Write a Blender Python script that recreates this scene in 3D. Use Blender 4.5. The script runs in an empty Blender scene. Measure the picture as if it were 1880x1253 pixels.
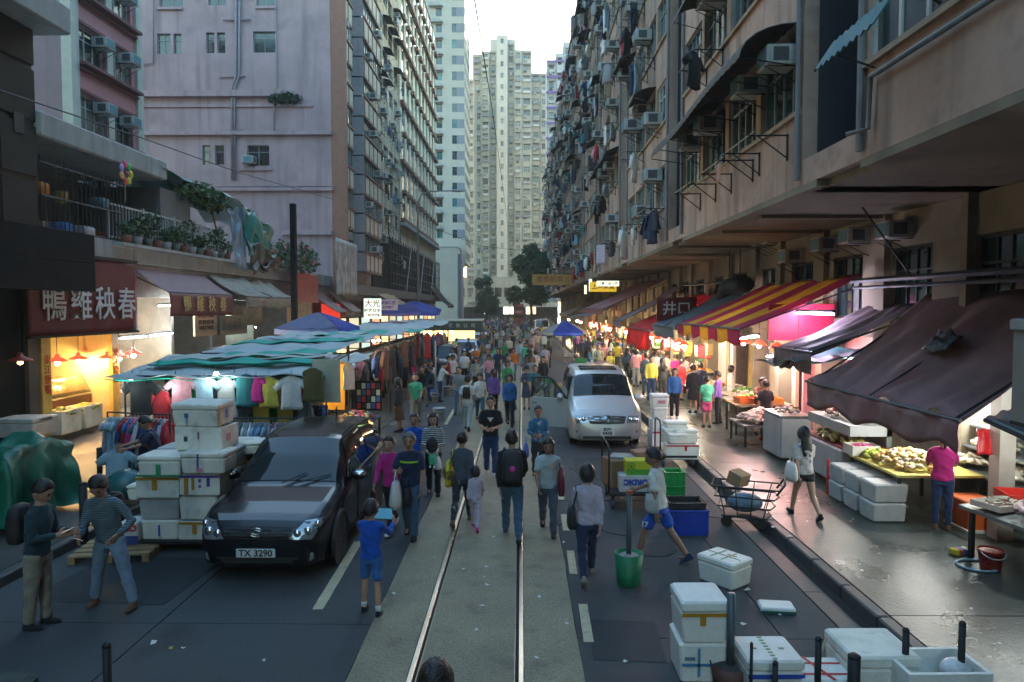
import bpy, math, random
from math import sin, cos, pi, radians as RAD, sqrt, atan, atan2, hypot
from mathutils import Vector as V, Matrix, noise as MN
rnd = random.Random(7)
S = bpy.context.scene
C = S.collection
# ---------------------------------------------------------------- camera
F, CX, CY, HC = 1300.0, 940.0, 626.5, 3.65
PITCH, YAW = atan((CY-566)/F), atan((957-CX)/F)
cd = bpy.data.cameras.new('camera'); cam = bpy.data.objects.new('camera', cd); C.objects.link(cam)
cam.location = (0, 0, HC); cam.rotation_euler = (pi/2-PITCH, 0, YAW)
cd.lens = F/1880*36; cd.sensor_width = 36; cd.clip_start = 0.1; cd.clip_end = 3000
S.camera = cam
# ---------------------------------------------------------------- light
SUN_EL = RAD(7)
w = bpy.data.worlds.new('World'); S.world = w; w.use_nodes = True
nt = w.node_tree; bg = nt.nodes['Background']
sky = nt.nodes.new('ShaderNodeTexSky'); sky.sky_type = 'NISHITA'; sky.sun_disc = False
sky.sun_elevation = SUN_EL; sky.sun_rotation = 0.0; sky.air_density = 2.05; sky.dust_density = 1.4; sky.ozone_density = 4.4
nt.links.new(sky.outputs[0], bg.inputs[0]); bg.inputs[1].default_value = 0.15
sl = bpy.data.lights.new('sun', 'SUN'); so = bpy.data.objects.new('sun', sl); C.objects.link(so)
sl.energy = 2.0; sl.angle = RAD(10); sl.color = (1, .8, .55)
so.rotation_euler = (-(pi/2-SUN_EL), 0, 0)      # shines from straight ahead (+Y) down the street
so.location = (0, 100, 100)
S.view_settings.view_transform = 'Standard'; S.view_settings.look = 'None'; S.view_settings.gamma = 1
S.view_settings.exposure = 3.6; S.view_settings.use_curve_mapping = False
S.cycles.max_bounces = 5; S.cycles.diffuse_bounces = 3; S.cycles.glossy_bounces = 3; S.cycles.transmission_bounces = 4
S.cycles.transparent_max_bounces = 6; S.cycles.caustics_reflective = False; S.cycles.caustics_refractive = False
S.cycles.use_denoising = True; S.cycles.sample_clamp_indirect = 4
S.cycles.volume_bounces = 0; S.cycles.volume_step_rate = 5
# ---------------------------------------------------------------- pixel -> place
_R = cam.rotation_euler.to_matrix()
def ray(px, py):
    return _R @ V(((px-CX)/F, (CY-py)/F, -1))
def onZ(px, py, z=0.0):
    d = ray(px, py); t = (z-HC)/d.z; return V((d.x*t, d.y*t, z))
def onX(px, py, X):
    d = ray(px, py); t = X/d.x; return V((X, d.y*t, HC+d.z*t))
def onY(px, py, Y):
    d = ray(px, py); t = Y/d.y; return V((d.x*t, Y, HC+d.z*t))
# ---------------------------------------------------------------- materials
MC = {}
def mat(name, col=(.5,.5,.5), rough=.75, var=.15, vs=3.0, bump=0.0, bs=40.0, metal=0.0, streak=0.0, streak_col=(.03,.03,.03),
        emit=None, es=0.0, coat=0.0, spec=.5, trans=0.0, alpha=1.0, sheen=0.0, spots=0.0, spot_col=(.05,.05,.05), sscale=2.0, grain=0.0, gscale=120.0, thin=0.0):
    if name in MC: return MC[name]
    m = bpy.data.materials.new(name); m.use_nodes = True; n = m.node_tree; L = n.links
    b = n.nodes['Principled BSDF']; MC[name] = m
    b.inputs['Base Color'].default_value = (*col, 1); b.inputs['Roughness'].default_value = rough
    b.inputs['Metallic'].default_value = metal; b.inputs['Specular IOR Level'].default_value = spec
    b.inputs['Coat Weight'].default_value = coat; b.inputs['Coat Roughness'].default_value = .05
    b.inputs['Transmission Weight'].default_value = trans; b.inputs['Sheen Weight'].default_value = sheen
    b.inputs['Alpha'].default_value = alpha
    if emit: b.inputs['Emission Color'].default_value = (*emit, 1); b.inputs['Emission Strength'].default_value = es
    if var or bump or streak or spots or grain:
        geo = n.nodes.new('ShaderNodeNewGeometry')
    cur = None
    if var:
        nz = n.nodes.new('ShaderNodeTexNoise'); nz.inputs['Scale'].default_value = vs; nz.inputs['Detail'].default_value = 6
        nz.inputs['Roughness'].default_value = .65
        L.new(geo.outputs['Position'], nz.inputs['Vector'])
        mr = n.nodes.new('ShaderNodeMapRange'); mr.inputs[1].default_value = .3; mr.inputs[2].default_value = .7
        mr.inputs[3].default_value = 1-var; mr.inputs[4].default_value = 1+var
        L.new(nz.outputs[0], mr.inputs[0])
        mx = n.nodes.new('ShaderNodeMix'); mx.data_type = 'RGBA'; mx.blend_type = 'MULTIPLY'; mx.inputs[0].default_value = 1
        mx.inputs[6].default_value = (*col, 1); L.new(mr.outputs[0], mx.inputs[7]); cur = mx.outputs[2]
        rr = n.nodes.new('ShaderNodeMapRange'); rr.inputs[1].default_value = .3; rr.inputs[2].default_value = .7
        rr.inputs[3].default_value = max(0, rough-.12); rr.inputs[4].default_value = min(1, rough+.1)
        L.new(nz.outputs[0], rr.inputs[0]); L.new(rr.outputs[0], b.inputs['Roughness'])
    def layer(vec_scale, amount, c2, lo, hi, detail=5):
        nonlocal cur
        mp = n.nodes.new('ShaderNodeMapping'); mp.inputs['Scale'].default_value = vec_scale
        L.new(geo.outputs['Position'], mp.inputs['Vector'])
        q = n.nodes.new('ShaderNodeTexNoise'); q.inputs['Scale'].default_value = 1; q.inputs['Detail'].default_value = detail
        L.new(mp.outputs[0], q.inputs['Vector'])
        r = n.nodes.new('ShaderNodeMapRange'); r.inputs[1].default_value = lo; r.inputs[2].default_value = hi
        r.inputs[3].default_value = 0; r.inputs[4].default_value = amount; L.new(q.outputs[0], r.inputs[0])
        k = n.nodes.new('ShaderNodeMix'); k.data_type = 'RGBA'; L.new(r.outputs[0], k.inputs[0])
        if cur: L.new(cur, k.inputs[6])
        else: k.inputs[6].default_value = (*col, 1)
        k.inputs[7].default_value = (*c2, 1); cur = k.outputs[2]
    if grain:
        layer((gscale,)*3, grain, tuple(c*.35 for c in col), .5, .66, 3); layer((gscale*.8,)*3, grain*.6, tuple(min(1, c*2.2) for c in col), .58, .72, 3)
    if streak: layer((2.2, 2.2, .12), streak, streak_col, .5, .72)
    if spots: layer((sscale,)*3, spots, spot_col, .56, .7, 8)
    if cur: L.new(cur, b.inputs['Base Color'])
    if thin:        # light passes through the cloth
        tl = n.nodes.new('ShaderNodeBsdfTranslucent'); tl.inputs[0].default_value = (*col, 1)
        if cur: L.new(cur, tl.inputs[0])
        ms = n.nodes.new('ShaderNodeMixShader'); ms.inputs[0].default_value = thin
        L.new(b.outputs[0], ms.inputs[1]); L.new(tl.outputs[0], ms.inputs[2]); L.new(ms.outputs[0], n.nodes['Material Output'].inputs[0])
    if bump:
        bz = n.nodes.new('ShaderNodeTexNoise'); bz.inputs['Scale'].default_value = bs; bz.inputs['Detail'].default_value = 5
        L.new(geo.outputs['Position'], bz.inputs['Vector'])
        bp = n.nodes.new('ShaderNodeBump'); bp.inputs['Strength'].default_value = bump; bp.inputs['Distance'].default_value = .02
        L.new(bz.outputs[0], bp.inputs['Height']); L.new(bp.outputs[0], b.inputs['Normal'])
    return m
def cloth(c, rough=.85):
    k = 'cloth_%02x%02x%02x' % tuple(int(255*min(1, v)) for v in c)
    return mat(k, c, rough, var=.16, vs=9, bump=.55, bs=14, sheen=.15, spec=.25)
def paint(c, rough=.45): 
    k = 'paint_%02x%02x%02x_%d' % (*[int(255*min(1, v)) for v in c], int(rough*100))
    return mat(k, c, rough, var=.12, vs=4)
def glow(c, s):
    k = 'glow_%02x%02x%02x_%d' % (*[int(255*min(1, v)) for v in c], int(s*10))
    return mat(k, c, .5, var=0, emit=c, es=s)
# ---------------------------------------------------------------- mesh builder
class MB:
    def __init__(s): s.v = []; s.f = []; s.m = []
    def add(s, vs, fs, m=0):
        o = len(s.v); s.v += [tuple(p) for p in vs]; s.f += [tuple(i+o for i in f) for f in fs]; s.m += [m]*len(fs); return s
    def box(s, x0, x1, y0, y1, z0, z1, m=0, M=None):
        vs = [V((x, y, z)) for z in (z0, z1) for y in (y0, y1) for x in (x0, x1)]
        if M is not None: vs = [M @ p for p in vs]
        return s.add(vs, [(0,2,3,1),(4,5,7,6),(0,1,5,4),(2,6,7,3),(0,4,6,2),(1,3,7,5)], m)
    def cbox(s, c, d, m=0, M=None):
        return s.box(c[0]-d[0]/2, c[0]+d[0]/2, c[1]-d[1]/2, c[1]+d[1]/2, c[2]-d[2]/2, c[2]+d[2]/2, m, M)
    def bbox(s, x0, x1, y0, y1, z0, z1, b=.02, m=0, M=None, taper=0):
        # box with chamfered vertical and horizontal edges
        rings = []
        for z, i, t in ((z0, b, 0), (z0+b, 0, 0), (z1-b, 0, 1), (z1, b, 1)):
            e = taper*(1-t)
            a0, a1, c0, c1 = x0+i+e, x1-i-e, y0+i+e, y1-i-e
            rings.append([(a0+b, c0, z), (a1-b, c0, z), (a1, c0+b, z), (a1, c1-b, z), (a1-b, c1, z), (a0+b, c1, z), (a0, c1-b, z), (a0, c0+b, z)])
        return s.loft(rings, m, M=M)
    def loft(s, rings, m=0, cap=True, closed=True, M=None):
        n = len(rings[0]); vs = [p for r in rings for p in r]
        if M is not None: vs = [M @ V(p) for p in vs]
        fs = []
        for i in range(len(rings)-1):
            for j in range(n if closed else n-1):
                k = (j+1) % n; fs.append((i*n+j, i*n+k, (i+1)*n+k, (i+1)*n+j))
        if cap and closed: fs.append(tuple(range(n-1, -1, -1))); fs.append(tuple((len(rings)-1)*n+j for j in range(n)))
        return s.add(vs, fs, m)
    def tube(s, pts, r, n=6, m=0, cap=True, el=None):
        pts = [V(p) for p in pts]; rs = r if isinstance(r, (list, tuple)) else [r]*len(pts); rings = []
        up = None
        for i, p in enumerate(pts):
            t = (pts[min(i+1, len(pts)-1)]-pts[max(i-1, 0)])
            if t.length < 1e-9: t = V((0, 0, 1))
            t.normalize()
            if up is None: up = V((0, 0, 1)) if abs(t.z) < .9 else V((0, 1, 0))
            a = t.cross(up)
            if a.length < 1e-4: a = t.cross(V((1, 0, 0)))
            a.normalize(); b = a.cross(t).normalized(); up = b
            ex, ey = (1, 1) if el is None else el
            rings.append([p+a*(rs[i]*ex*cos(2*pi*k/n))+b*(rs[i]*ey*sin(2*pi*k/n)) for k in range(n)])
        return s.loft(rings, m, cap)
    def lathe(s, prof, n=16, m=0, c=(0, 0, 0), cap=True, M=None):
        rings = [[(c[0]+r*cos(2*pi*k/n), c[1]+r*sin(2*pi*k/n), c[2]+z) for k in range(n)] for r, z in prof]
        return s.loft(rings, m, cap, M=M)
    def prism(s, poly, z0, z1, m=0, M=None):
        return s.loft([[(x, y, z0) for x, y in poly], [(x, y, z1) for x, y in poly]], m, M=M)
    def sphere(s, c, r, nu=10, nv=7, m=0, M=None):
        r = r if isinstance(r, (tuple, list)) else (r, r, r); rings = []
        for i in range(nv+1):
            a = pi*(.02+.96*i/nv)-pi/2
            rings.append([(c[0]+r[0]*cos(a)*cos(2*pi*k/nu), c[1]+r[1]*cos(a)*sin(2*pi*k/nu), c[2]+r[2]*sin(a)) for k in range(nu)])
        return s.loft(rings, m, M=M)
    def grid(s, fn, nu, nv, m=0, flip=False):
        vs = [fn(i/nu, j/nv) for j in range(nv+1) for i in range(nu+1)]; fs = []
        for j in range(nv):
            for i in range(nu):
                a = j*(nu+1)+i; f = (a, a+1, a+nu+2, a+nu+1); fs.append(f[::-1] if flip else f)
        return s.add(vs, fs, m)
    def sheet(s, fn, nu, nv, t=.01, m=0):
        # a cloth-like sheet with real thickness
        P = [[V(fn(i/nu, j/nv)) for i in range(nu+1)] for j in range(nv+1)]
        n = (P[0][nu]-P[0][0]).cross(P[nv][0]-P[0][0]).normalized()*t
        vs = [p for r in P for p in r]+[p-n for r in P for p in r]; K = (nu+1)*(nv+1); fs = []
        for j in range(nv):
            for i in range(nu):
                a = j*(nu+1)+i; q = (a, a+1, a+nu+2, a+nu+1); fs += [q, tuple(x+K for x in q[::-1])]
        rim = [i for i in range(nu+1)]+[j*(nu+1)+nu for j in range(1, nv+1)]+[nv*(nu+1)+i for i in range(nu-1, -1, -1)]+[j*(nu+1) for j in range(nv-1, 0, -1)]
        for a, b in zip(rim, rim[1:]+rim[:1]): fs.append((b, a, a+K, b+K))
        return s.add(vs, fs, m)
    def mesh(s, name, mats, smooth=False, angle=None):
        me = bpy.data.meshes.new(name); me.from_pydata(s.v, [], s.f)
        for m in (mats if isinstance(mats, (list, tuple)) else [mats]): me.materials.append(m)
        if any(s.m): me.polygons.foreach_set('material_index', s.m)
        if smooth: me.polygons.foreach_set('use_smooth', [True]*len(s.f))
        me.update()
        if smooth and angle: me.set_sharp_from_angle(angle=RAD(angle))
        return me
    def build(s, name, mats, parent=None, smooth=False, angle=None, **k):
        return obj(name, s.mesh(name, mats, smooth, angle), parent, **k)
def obj(name, me, parent=None, loc=None, rot=None, scale=None, label=None, cat=None, group=None, kind=None):
    o = bpy.data.objects.new(name, me); C.objects.link(o)
    if parent is not None: o.parent = parent
    if loc is not None: o.location = loc
    if rot is not None: o.rotation_euler = rot if isinstance(rot, (tuple, list)) else (0, 0, rot)
    if scale is not None: o.scale = scale if isinstance(scale, (tuple, list)) else (scale,)*3
    return tag(o, label, cat, group, kind)
def tag(o, label=None, cat=None, group=None, kind=None):
    for k, v in (('label', label), ('category', cat), ('group', group), ('kind', kind)):
        if v: o[k] = v
    return o
def thing(name, label, cat, loc=(0, 0, 0), rot=0, group=None, scale=None):
    return obj(name, None, None, loc, rot, scale, label, cat, group)
def struct(name, mb, mats, parent=None, **k):
    o = mb.build(name, mats, parent, **k)
    if parent is None: o['kind'] = 'structure'
    return o
def setmat(o, *ms):
    for i, m in enumerate(ms):
        o.material_slots[i].link = 'OBJECT'; o.material_slots[i].material = m
    return o
def clone(o, parent=None, **k):
    c = o.copy(); C.objects.link(c); c.parent = parent
    for ch in o.children: clone(ch, c)
    for a, v in k.items():
        if a == 'loc': c.location = v
        elif a == 'rot': c.rotation_euler = v if isinstance(v, (tuple, list)) else (0, 0, v)
        elif a == 'scale': c.scale = v if isinstance(v, (tuple, list)) else (v,)*3
        elif v: c[a] = v
    return c
def point(loc, energy, col, r=.06, parent=None):
    l = bpy.data.lights.new('bulb_light', 'POINT'); l.energy = energy; l.color = col; l.shadow_soft_size = r
    o = bpy.data.objects.new('bulb_light', l); C.objects.link(o); o.location = loc
    if parent is not None: o.parent = parent
    return o
ORD = ['first','second','third','fourth','fifth','sixth','seventh','eighth','ninth','tenth','eleventh','twelfth','thirteenth','fourteenth','fifteenth','sixteenth',
       'seventeenth','eighteenth','nineteenth','twentieth']+['%d%s' % (i, 'th' if i % 10 > 3 or i % 10 == 0 or i in (111,112,113) else ('st','nd','rd')[i % 10-1]) for i in range(21, 130)]
def text_mesh(txt, size, mats, extrude=.004, align='CENTER', bold=0.0):
    cu = bpy.data.curves.new('lettering', 'FONT'); cu.body = txt; cu.size = size; cu.align_x = align; cu.align_y = 'CENTER'
    cu.extrude = extrude; cu.resolution_u = 3; cu.offset = bold
    sc = bpy.data.scenes.new('scratch'); o = bpy.data.objects.new('lettering', cu); sc.collection.objects.link(o)
    sc.view_layers[0].update(); me = bpy.data.meshes.new_from_object(o.evaluated_get(sc.view_layers[0].depsgraph)); bpy.data.scenes.remove(sc)
    bpy.data.objects.remove(o); bpy.data.curves.remove(cu)
    me.materials.clear(); me.materials.append(mats); return me
# ================================================================ ground, road, rails, pavements
KR, KL, SWR, SWL = 4.05, -6.8, 7.8, -12.5     # kerb lines and shop lines
def wetmat():
    m = mat('pavement_concrete', (.035,.050,.045), .34, var=.35, vs=.9, grain=.35, gscale=50, bump=.35, bs=26, spots=.45, spot_col=(.03,.035,.035), sscale=.8)
    return m
M_asph = mat('road_concrete_dark', (.064,.071,.075), .75, var=.25, vs=.5, grain=.5, gscale=70, spec=.3, bump=.55, bs=90, spots=.55, spot_col=(.03,.033,.036), sscale=1.1)
M_asph2 = mat('road_asphalt_patch', (.056,.063,.067), .72, var=.28, vs=.6, grain=.5, gscale=70, spec=.3, bump=.6, bs=100, spots=.55, spot_col=(.026,.028,.03), sscale=1.0)
M_bed = mat('tram_bed_concrete', (.29,.25,.17), .7, var=.22, vs=1.2, bump=.7, bs=70, spots=.55, spot_col=(.12,.105,.085), sscale=2.2, grain=.6, gscale=45, spec=.3)
M_rail = mat('rail_steel', (.62,.52,.42), .36, var=.15, vs=3, metal=1)
M_groove = mat('rail_groove_dirt', (.02,.018,.016), .9, var=.3)
M_mark = mat('lane_paint_yellowed', (.46,.40,.26), .7, var=.2, vs=6, spots=.55, spot_col=(.12,.11,.09), sscale=9)
M_kerb = mat('kerb_granite', (.06,.065,.065), .55, var=.3, vs=3, bump=.4)
M_pave = wetmat()
M_paveL = mat('pavement_left_concrete', (.055,.05,.045), .5, var=.3, vs=1.2, bump=.35, bs=30, spots=.4, spot_col=(.03,.03,.03))
g = MB().box(-400, 400, -60, 900, -.5, -.06); struct('ground', g, mat('ground_concrete', (.09,.09,.085), .9))
rb = MB().box(KL, KR, -4, 330, -.3, -.03)
road = struct('road', rb, M_groove)
# road slabs left of the tracks, right of the tracks; joints every few metres (children of the road)
def slabs(xs, y0, y1, L, m, off=0, name='road_slab'):
    for a, b in zip(xs, xs[1:]):
        y = y0+off; prev = y0; k = 0
        while prev < y1:
            nx = min(y, y1)
            if nx > prev+.01:
                MB().box(a+.008, b-.008, prev+.008, nx-.008, -.029, -.001-.002*(k % 2)).build(name, m, road)
                k += 1
            prev = nx; y += L
        # beyond y1 one long piece
        MB().box(a, b, y1, 330, -.029, -.002).build(name, m, road)
RLX, RRX = -1.10, 0.0
slabs([KL, -4.2, -1.72], -4, 50, 5.6, M_asph, 12.0 % 5.6)
slabs([.62, 2.9, KR-.42], -4, 50, 5.6, M_asph2, 11.7 % 5.6)
for k, y in enumerate([-4+6.5*i for i in range(9)]):
    MB().box(KR-.41, KR-.16, y+.01, y+6.49, -.029, .001).build('gutter_slab', M_kerb, road)
MB().box(KR-.41, KR, 54.5, 330, -.029, 0).build('gutter_slab', M_kerb, road)
def bed(x0, x1):
    # concrete strip with a slightly ragged outer edge, long pieces
    y = -4
    while y < 60:
        n = 16; a = []; b = []
        for i in range(n+1):
            yy = y+8*i/n
            a.append((x0+(.02*MN.noise((yy*2.1, x0, 0)) if x0 < -1.5 else 0), yy)); b.append((x1+(.02*MN.noise((yy*2.1, x1, 3)) if x1 > .3 else 0), yy))
        mb = MB(); vs = [(x, yy, .004) for x, yy in a]+[(x, yy, .004) for x, yy in b]
        mb.add(vs, [(i, n+1+i, n+2+i, i+1) for i in range(n)])
        mb.build('track_concrete', M_bed, road); y += 8
    MB().add([(x0, 60, .004), (x1, 60, .004), (x1, 330, .004), (x0, 330, .004)], [(0, 1, 2, 3)]).build('track_concrete', M_bed, road)
bed(-1.72, RLX-.032); bed(RLX+.066, RRX-.066); bed(RRX+.032, .62)
for x, nm in ((RLX, 'left'), (RRX, 'right')):
    t = thing('tram_rail', 'worn steel tram rail sunk in concrete, the %s one of the pair' % nm, 'rail', (x, 0, 0), group='tram rails')
    sgn = 1 if nm == 'left' else -1
    mb = MB(); mb.bbox(-.026, .026, -4, 330, -.03, .010, .005); mb.build('rail_head', M_rail, t)
    MB().box(sgn*.03 if sgn > 0 else -.062, .062 if sgn > 0 else -.03, -4, 330, -.03, -.008).build('flange_groove', M_groove, t)
    a = MB(); a.box(*(sorted((sgn*.0625, sgn*.0655))), -4, 330, -.03, .006); a.build('guard_lip', M_rail, t)
def dash(px0, py0, px1, py1, w=.13):
    a, b = onZ(px0, py0), onZ(px1, py1); d = (b-a).normalized(); s = V((d.y, -d.x, 0))*w/2
    mb = MB(); n = 8; vs = []
    for i in range(n+1):
        p = a.lerp(b, i/n); j = .012*MN.noise((i*1.7, a.y, 2)); vs += [p-s*(1+j*8), p+s*(1+j*6)]
    mb.add([(p.x, p.y, .006) for p in vs], [(2*i, 2*i+1, 2*i+3, 2*i+2) for i in range(n)]); mb.build('lane_marking', M_mark, road)
dash(583, 1120, 658, 995); dash(668, 962, 708, 898)
for a in ((1081, 1180, 1070, 1110), (1053, 1055, 1047, 1012), (1040, 975, 1035, 945), (1031, 918, 1027, 893), (818, 780, 834, 752), (858, 712, 868, 698), (880, 680, 890, 668),
          (1022, 872, 1019, 858), (1011, 815, 1009, 803)):
    dash(*a, w=.11)
# litter on the road: scraps of paper and a yellow leaf
for i, (px, py, c) in enumerate(((893, 1041, 0), (895, 1074, 0), (885, 1113, 0), (1041, 1145, 0), (985, 1208, 0), (874, 1157, 0), (314, 1190, 1), (337, 1190, 0), (1250, 1131, 0), (1365, 1146, 0), (1371, 1083, 0),
                                   (282, 1180, 0), (1148, 1215, 0), (990, 1096, 0), (851, 1045, 0), (1420, 968, 0), (905, 986, 0), (1035, 996, 0), (722, 1090, 0), (1640, 905, 0), (1450, 985, 0))):
    p = onZ(px, py, .15 if px > 1400 else .004); s = .02+.018*rnd.random()
    mb = MB(); mb.sheet(lambda u, v: (s*(u-.5)*2, s*1.5*(v-.5), .006+.012*sin(u*4+i)*v), 3, 3, .002)
    pos = ['beside the left rail', 'in the middle of the track', 'near the road joint', 'on the dark right lane', 'by the lower frame edge'][i % 5]
    mb.build('litter_scrap', paint((.45,.33,.04) if c else (.6,.62,.6), .7), None, loc=p, rot=rnd.random()*6,
             label='dry yellow leaf lying on the dark road' if c else 'tiny white paper scrap on the ground, %s in reading order' % ORD[i], cat='litter', group='litter on the street')
# pavements
def pavement(name, x0, x1, kx, m):
    b = MB().box(x0, x1, -4, 330, -.3, .118); o = struct(name, b, M_groove)
    # cast slabs
    y = -4; k = 0
    xm = (x0+x1)/2+.3
    for a, c in ((x0, xm), (xm, x1)):
        y = -4+.9*(a == xm)
        while y < 48:
            MB().box(a+.006, c-.006, y+.006, y+3.994, .119, .14-.0015*(k % 3)).build('paving_slab', m, o); y += 4; k += 1
        MB().box(a, c, y, 330, .119, .139).build('paving_slab', m, o)
    y = -4; k = 0
    while y < 70:
        MB().bbox(*(sorted((kx, kx+(.16 if kx > 0 else -.16)))), y+.006, y+.91, -.1, .142+.003*(k % 2), .02).build('kerb_stone', M_kerb, o); y += .92; k += 1
    MB().box(*(sorted((kx, kx+(.16 if kx > 0 else -.16)))), y, 330, -.1, .142).build('kerb_stone', M_kerb, o)
    return o
pavement('pavement_right', KR+.165, 12, KR, M_pave)
pavement('pavement_left', -20, KL-.165, KL, M_paveL)

# repairs, covers and cracks in the carriageway
def patchq(name, pts, z, m):
    MB().add([(x, y, z) for x, y in pts], [tuple(range(len(pts)))]).build(name, m, road)
M_patch = mat('asphalt_repair', (.03,.036,.04), .75, var=.3, vs=2, grain=.5, gscale=60, spec=.3); M_crack = mat('crack_dark', (.012,.013,.014), .9)
patchq('road_repair', [(-6.2, 8.6), (-4.4, 8.5), (-4.3, 10.1), (-6.1, 10.2)], .0035, M_patch); patchq('road_repair', [(1.2, 14.2), (2.7, 14.1), (2.75, 17.2), (1.25, 17.1)], .0035, M_patch); patchq('road_repair', [(-3.9, 16.2), (-2.4, 16.2), (-2.4, 19.5), (-3.85, 19.4)], .0035, M_patch); patchq('road_repair', [(.75, 7.2), (1.5, 7.15), (1.55, 8.1), (.8, 8.15)], .0035, M_patch)
for i, (x, y) in enumerate(((2.0, 10.6), (-3.0, 22), (1.6, 27))):
    MB().lathe([(.33, .001), (.33, .006), (.29, .0065), (.285, .004), (.001, .004)], 28, c=(x, y, 0), cap=False).build('manhole_cover', mat('cast_iron', (.03,.03,.03), .5, var=.3, vs=20, metal=.5, bump=.8, bs=50), road)
rk = random.Random(3)
for i in range(14):
    x, y = rk.choice((rk.uniform(-6, -2), rk.uniform(.9, 3.4))), rk.uniform(6.8, 22); a = rk.uniform(0, 6.28); P = [(x, y)]
    for k in range(9): a += rk.uniform(-.7, .7); P.append((P[-1][0]+cos(a)*.16, P[-1][1]+sin(a)*.22))
    MB().tube([(px_, py_, .001) for px_, py_ in P], .005, 4).build('crack', M_crack, road)

rl_ = random.Random(12); sm_ = [MB().sheet(lambda u, v: (.022*(u-.5)*2, .03*(v-.5), .004+.008*sin(u*4+i)*v), 2, 2, .002).mesh('litter_scrap', paint(((.6,.62,.6), (.5,.45,.3), (.3,.1,.08))[i], .7)) for i in range(3)]
for i in range(46):
    x, y = rl_.choice((rl_.uniform(-6, 3.9), rl_.uniform(4.4, 6))), rl_.uniform(6.9, 20); z = .145 if x > 4.1 else .006; k_ = rl_.choice((0, 0, 0, 1, 2))
    obj('litter_scrap', sm_[k_], None, (x, y, z), rl_.random()*6, rl_.uniform(.5, 1.2), 'minute %s fleck of litter, %s nearest of the scatter on road and pavement' % (('white', 'tan', 'red')[k_], ORD[i]), 'litter', 'litter on the street')
# ================================================================ right-hand tenement row
RX = 4.8; UZ = 5.75; SILL0, FH = 7.06, 2.84; NF = 8; ROOF = 29.4
M_plR = mat('plaster_pink_brown', (.43,.30,.23), .85, var=.2, vs=.7, bump=.3, bs=12, streak=.55, streak_col=(.09,.07,.06), spots=.35, spot_col=(.12,.09,.075))
M_plR2 = mat('plaster_pink_brown_worn', (.46,.315,.24), .85, var=.25, vs=1.1, bump=.4, bs=9, streak=.7, streak_col=(.10,.08,.07), spots=.35, spot_col=(.15,.10,.08))
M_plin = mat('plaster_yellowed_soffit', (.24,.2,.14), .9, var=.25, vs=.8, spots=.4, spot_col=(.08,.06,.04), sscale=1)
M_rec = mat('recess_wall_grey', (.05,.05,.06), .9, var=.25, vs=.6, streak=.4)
M_trim = mat('pilaster_cream', (.36,.26,.17), .8, var=.2, streak=.4)
M_frame = mat('window_frame_grey', (.22,.25,.25), .5, var=.2, metal=.3)
M_frameW = mat('window_frame_white', (.5,.52,.5), .5, var=.2)
def glassmat(name, c, rough=.12):
    return mat(name, c, rough, var=.5, vs=1.3, spec=.8, coat=.3)
M_gl = [glassmat('glass_dark_teal', (.02,.045,.05)), glassmat('glass_curtain_pale', (.16,.19,.18), .25), glassmat('glass_green', (.03,.09,.085)), glassmat('glass_black', (.012,.018,.022))]
M_ac = mat('ac_casing', (.42,.43,.41), .6, var=.25, vs=4, streak=.4, streak_col=(.14,.11,.08)); M_acd = mat('ac_grille_dark', (.06,.07,.075), .6)
M_acb = mat('ac_side_blue', (.08,.2,.24), .6)
M_iron = mat('iron_dark', (.025,.028,.03), .6, var=.3, metal=.4)
M_rust = mat('awning_sheet_rusty', (.07,.06,.05), .8, var=.4, vs=3, streak=.3, streak_col=(.16,.08,.04))
M_pipe = mat('pipe_grey', (.2,.2,.2), .6, var=.2)
M_bamboo = mat('bamboo_pole', (.42,.36,.24), .6)
# --- shared meshes
def win_meshes(w, h, n, name):
    fr = MB(); t = .05
    fr.box(-.06, .05, 0, w, 0, t); fr.box(-.06, .05, 0, w, h-t, h); fr.box(-.06, .05, 0, t, t, h-t); fr.box(-.06, .05, w-t, w, t, h-t)
    zc = h*.68; fr.box(-.04, .04, t, w-t, zc-.02, zc+.02)
    panes = []
    for i in range(n):
        y0 = t+(w-2*t)*i/n; y1 = t+(w-2*t)*(i+1)/n
        if i: fr.box(-.045, .045, y0-.022, y0+.022, t, zc-.02); fr.box(-.044, .044, y0-.022, y0+.022, zc+.02, h-t)
        g0, g1 = y0+(.023 if i else 0), y1-(.023 if i < n-1 else 0)
        panes.append((MB().box(-.012, .004, g0, g1, t, zc-.021).mesh('pane', M_gl[0]), MB().box(-.012, .004, g0, g1, zc+.021, h-t).mesh('pane', M_gl[0])))
    far = MB()
    far.box(-.012, .004, t, w-t, t, h-t)
    return fr.mesh('window', M_frame), panes, far.mesh('pane', M_gl[0])
WIN = win_meshes(2.0, 1.42, 4, 'w')
def window(parent, loc, near, rot=0, W=None, fm=None, scale=None):
    W = W or WIN
    f = obj('window', W[0], parent, loc, rot, scale)
    if fm: setmat(f, fm)
    if near:
        for lo, hi in W[1]:
            for me in (lo, hi): setmat(obj('pane', me, f), rnd.choice(M_gl[:1]*3+M_gl[1:3]+M_gl[3:]*2))
    else: setmat(obj('pane', W[2], f), rnd.choice(M_gl+M_gl[:1]*2))
    return f
def ac_proto():
    t = thing('air_conditioner', 'old window air conditioner standing on the pavement behind the shops', 'air conditioner', (9, 3, .2))
    c = MB(); c.bbox(-.55, .1, -.32, .32, 0, .42, .02); c.build('casing', M_ac, t)
    for s in (-1, 1): MB().box(-.42, -.1, s*.322-.006, s*.322+.006, .08, .36).build('side_vent', M_acd, t)
    b = MB().box(-.565, -.552, -.27, .27, .05, .37); b.build('rear_grille', M_acb, t)
    for s in (-.28, .28): MB().tube([(.1, s, -.02), (-.6, s, -.02), (.1, s, -.38)], .018, 4).build('bracket', M_iron, t)
    return t
AC0 = ac_proto()
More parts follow.
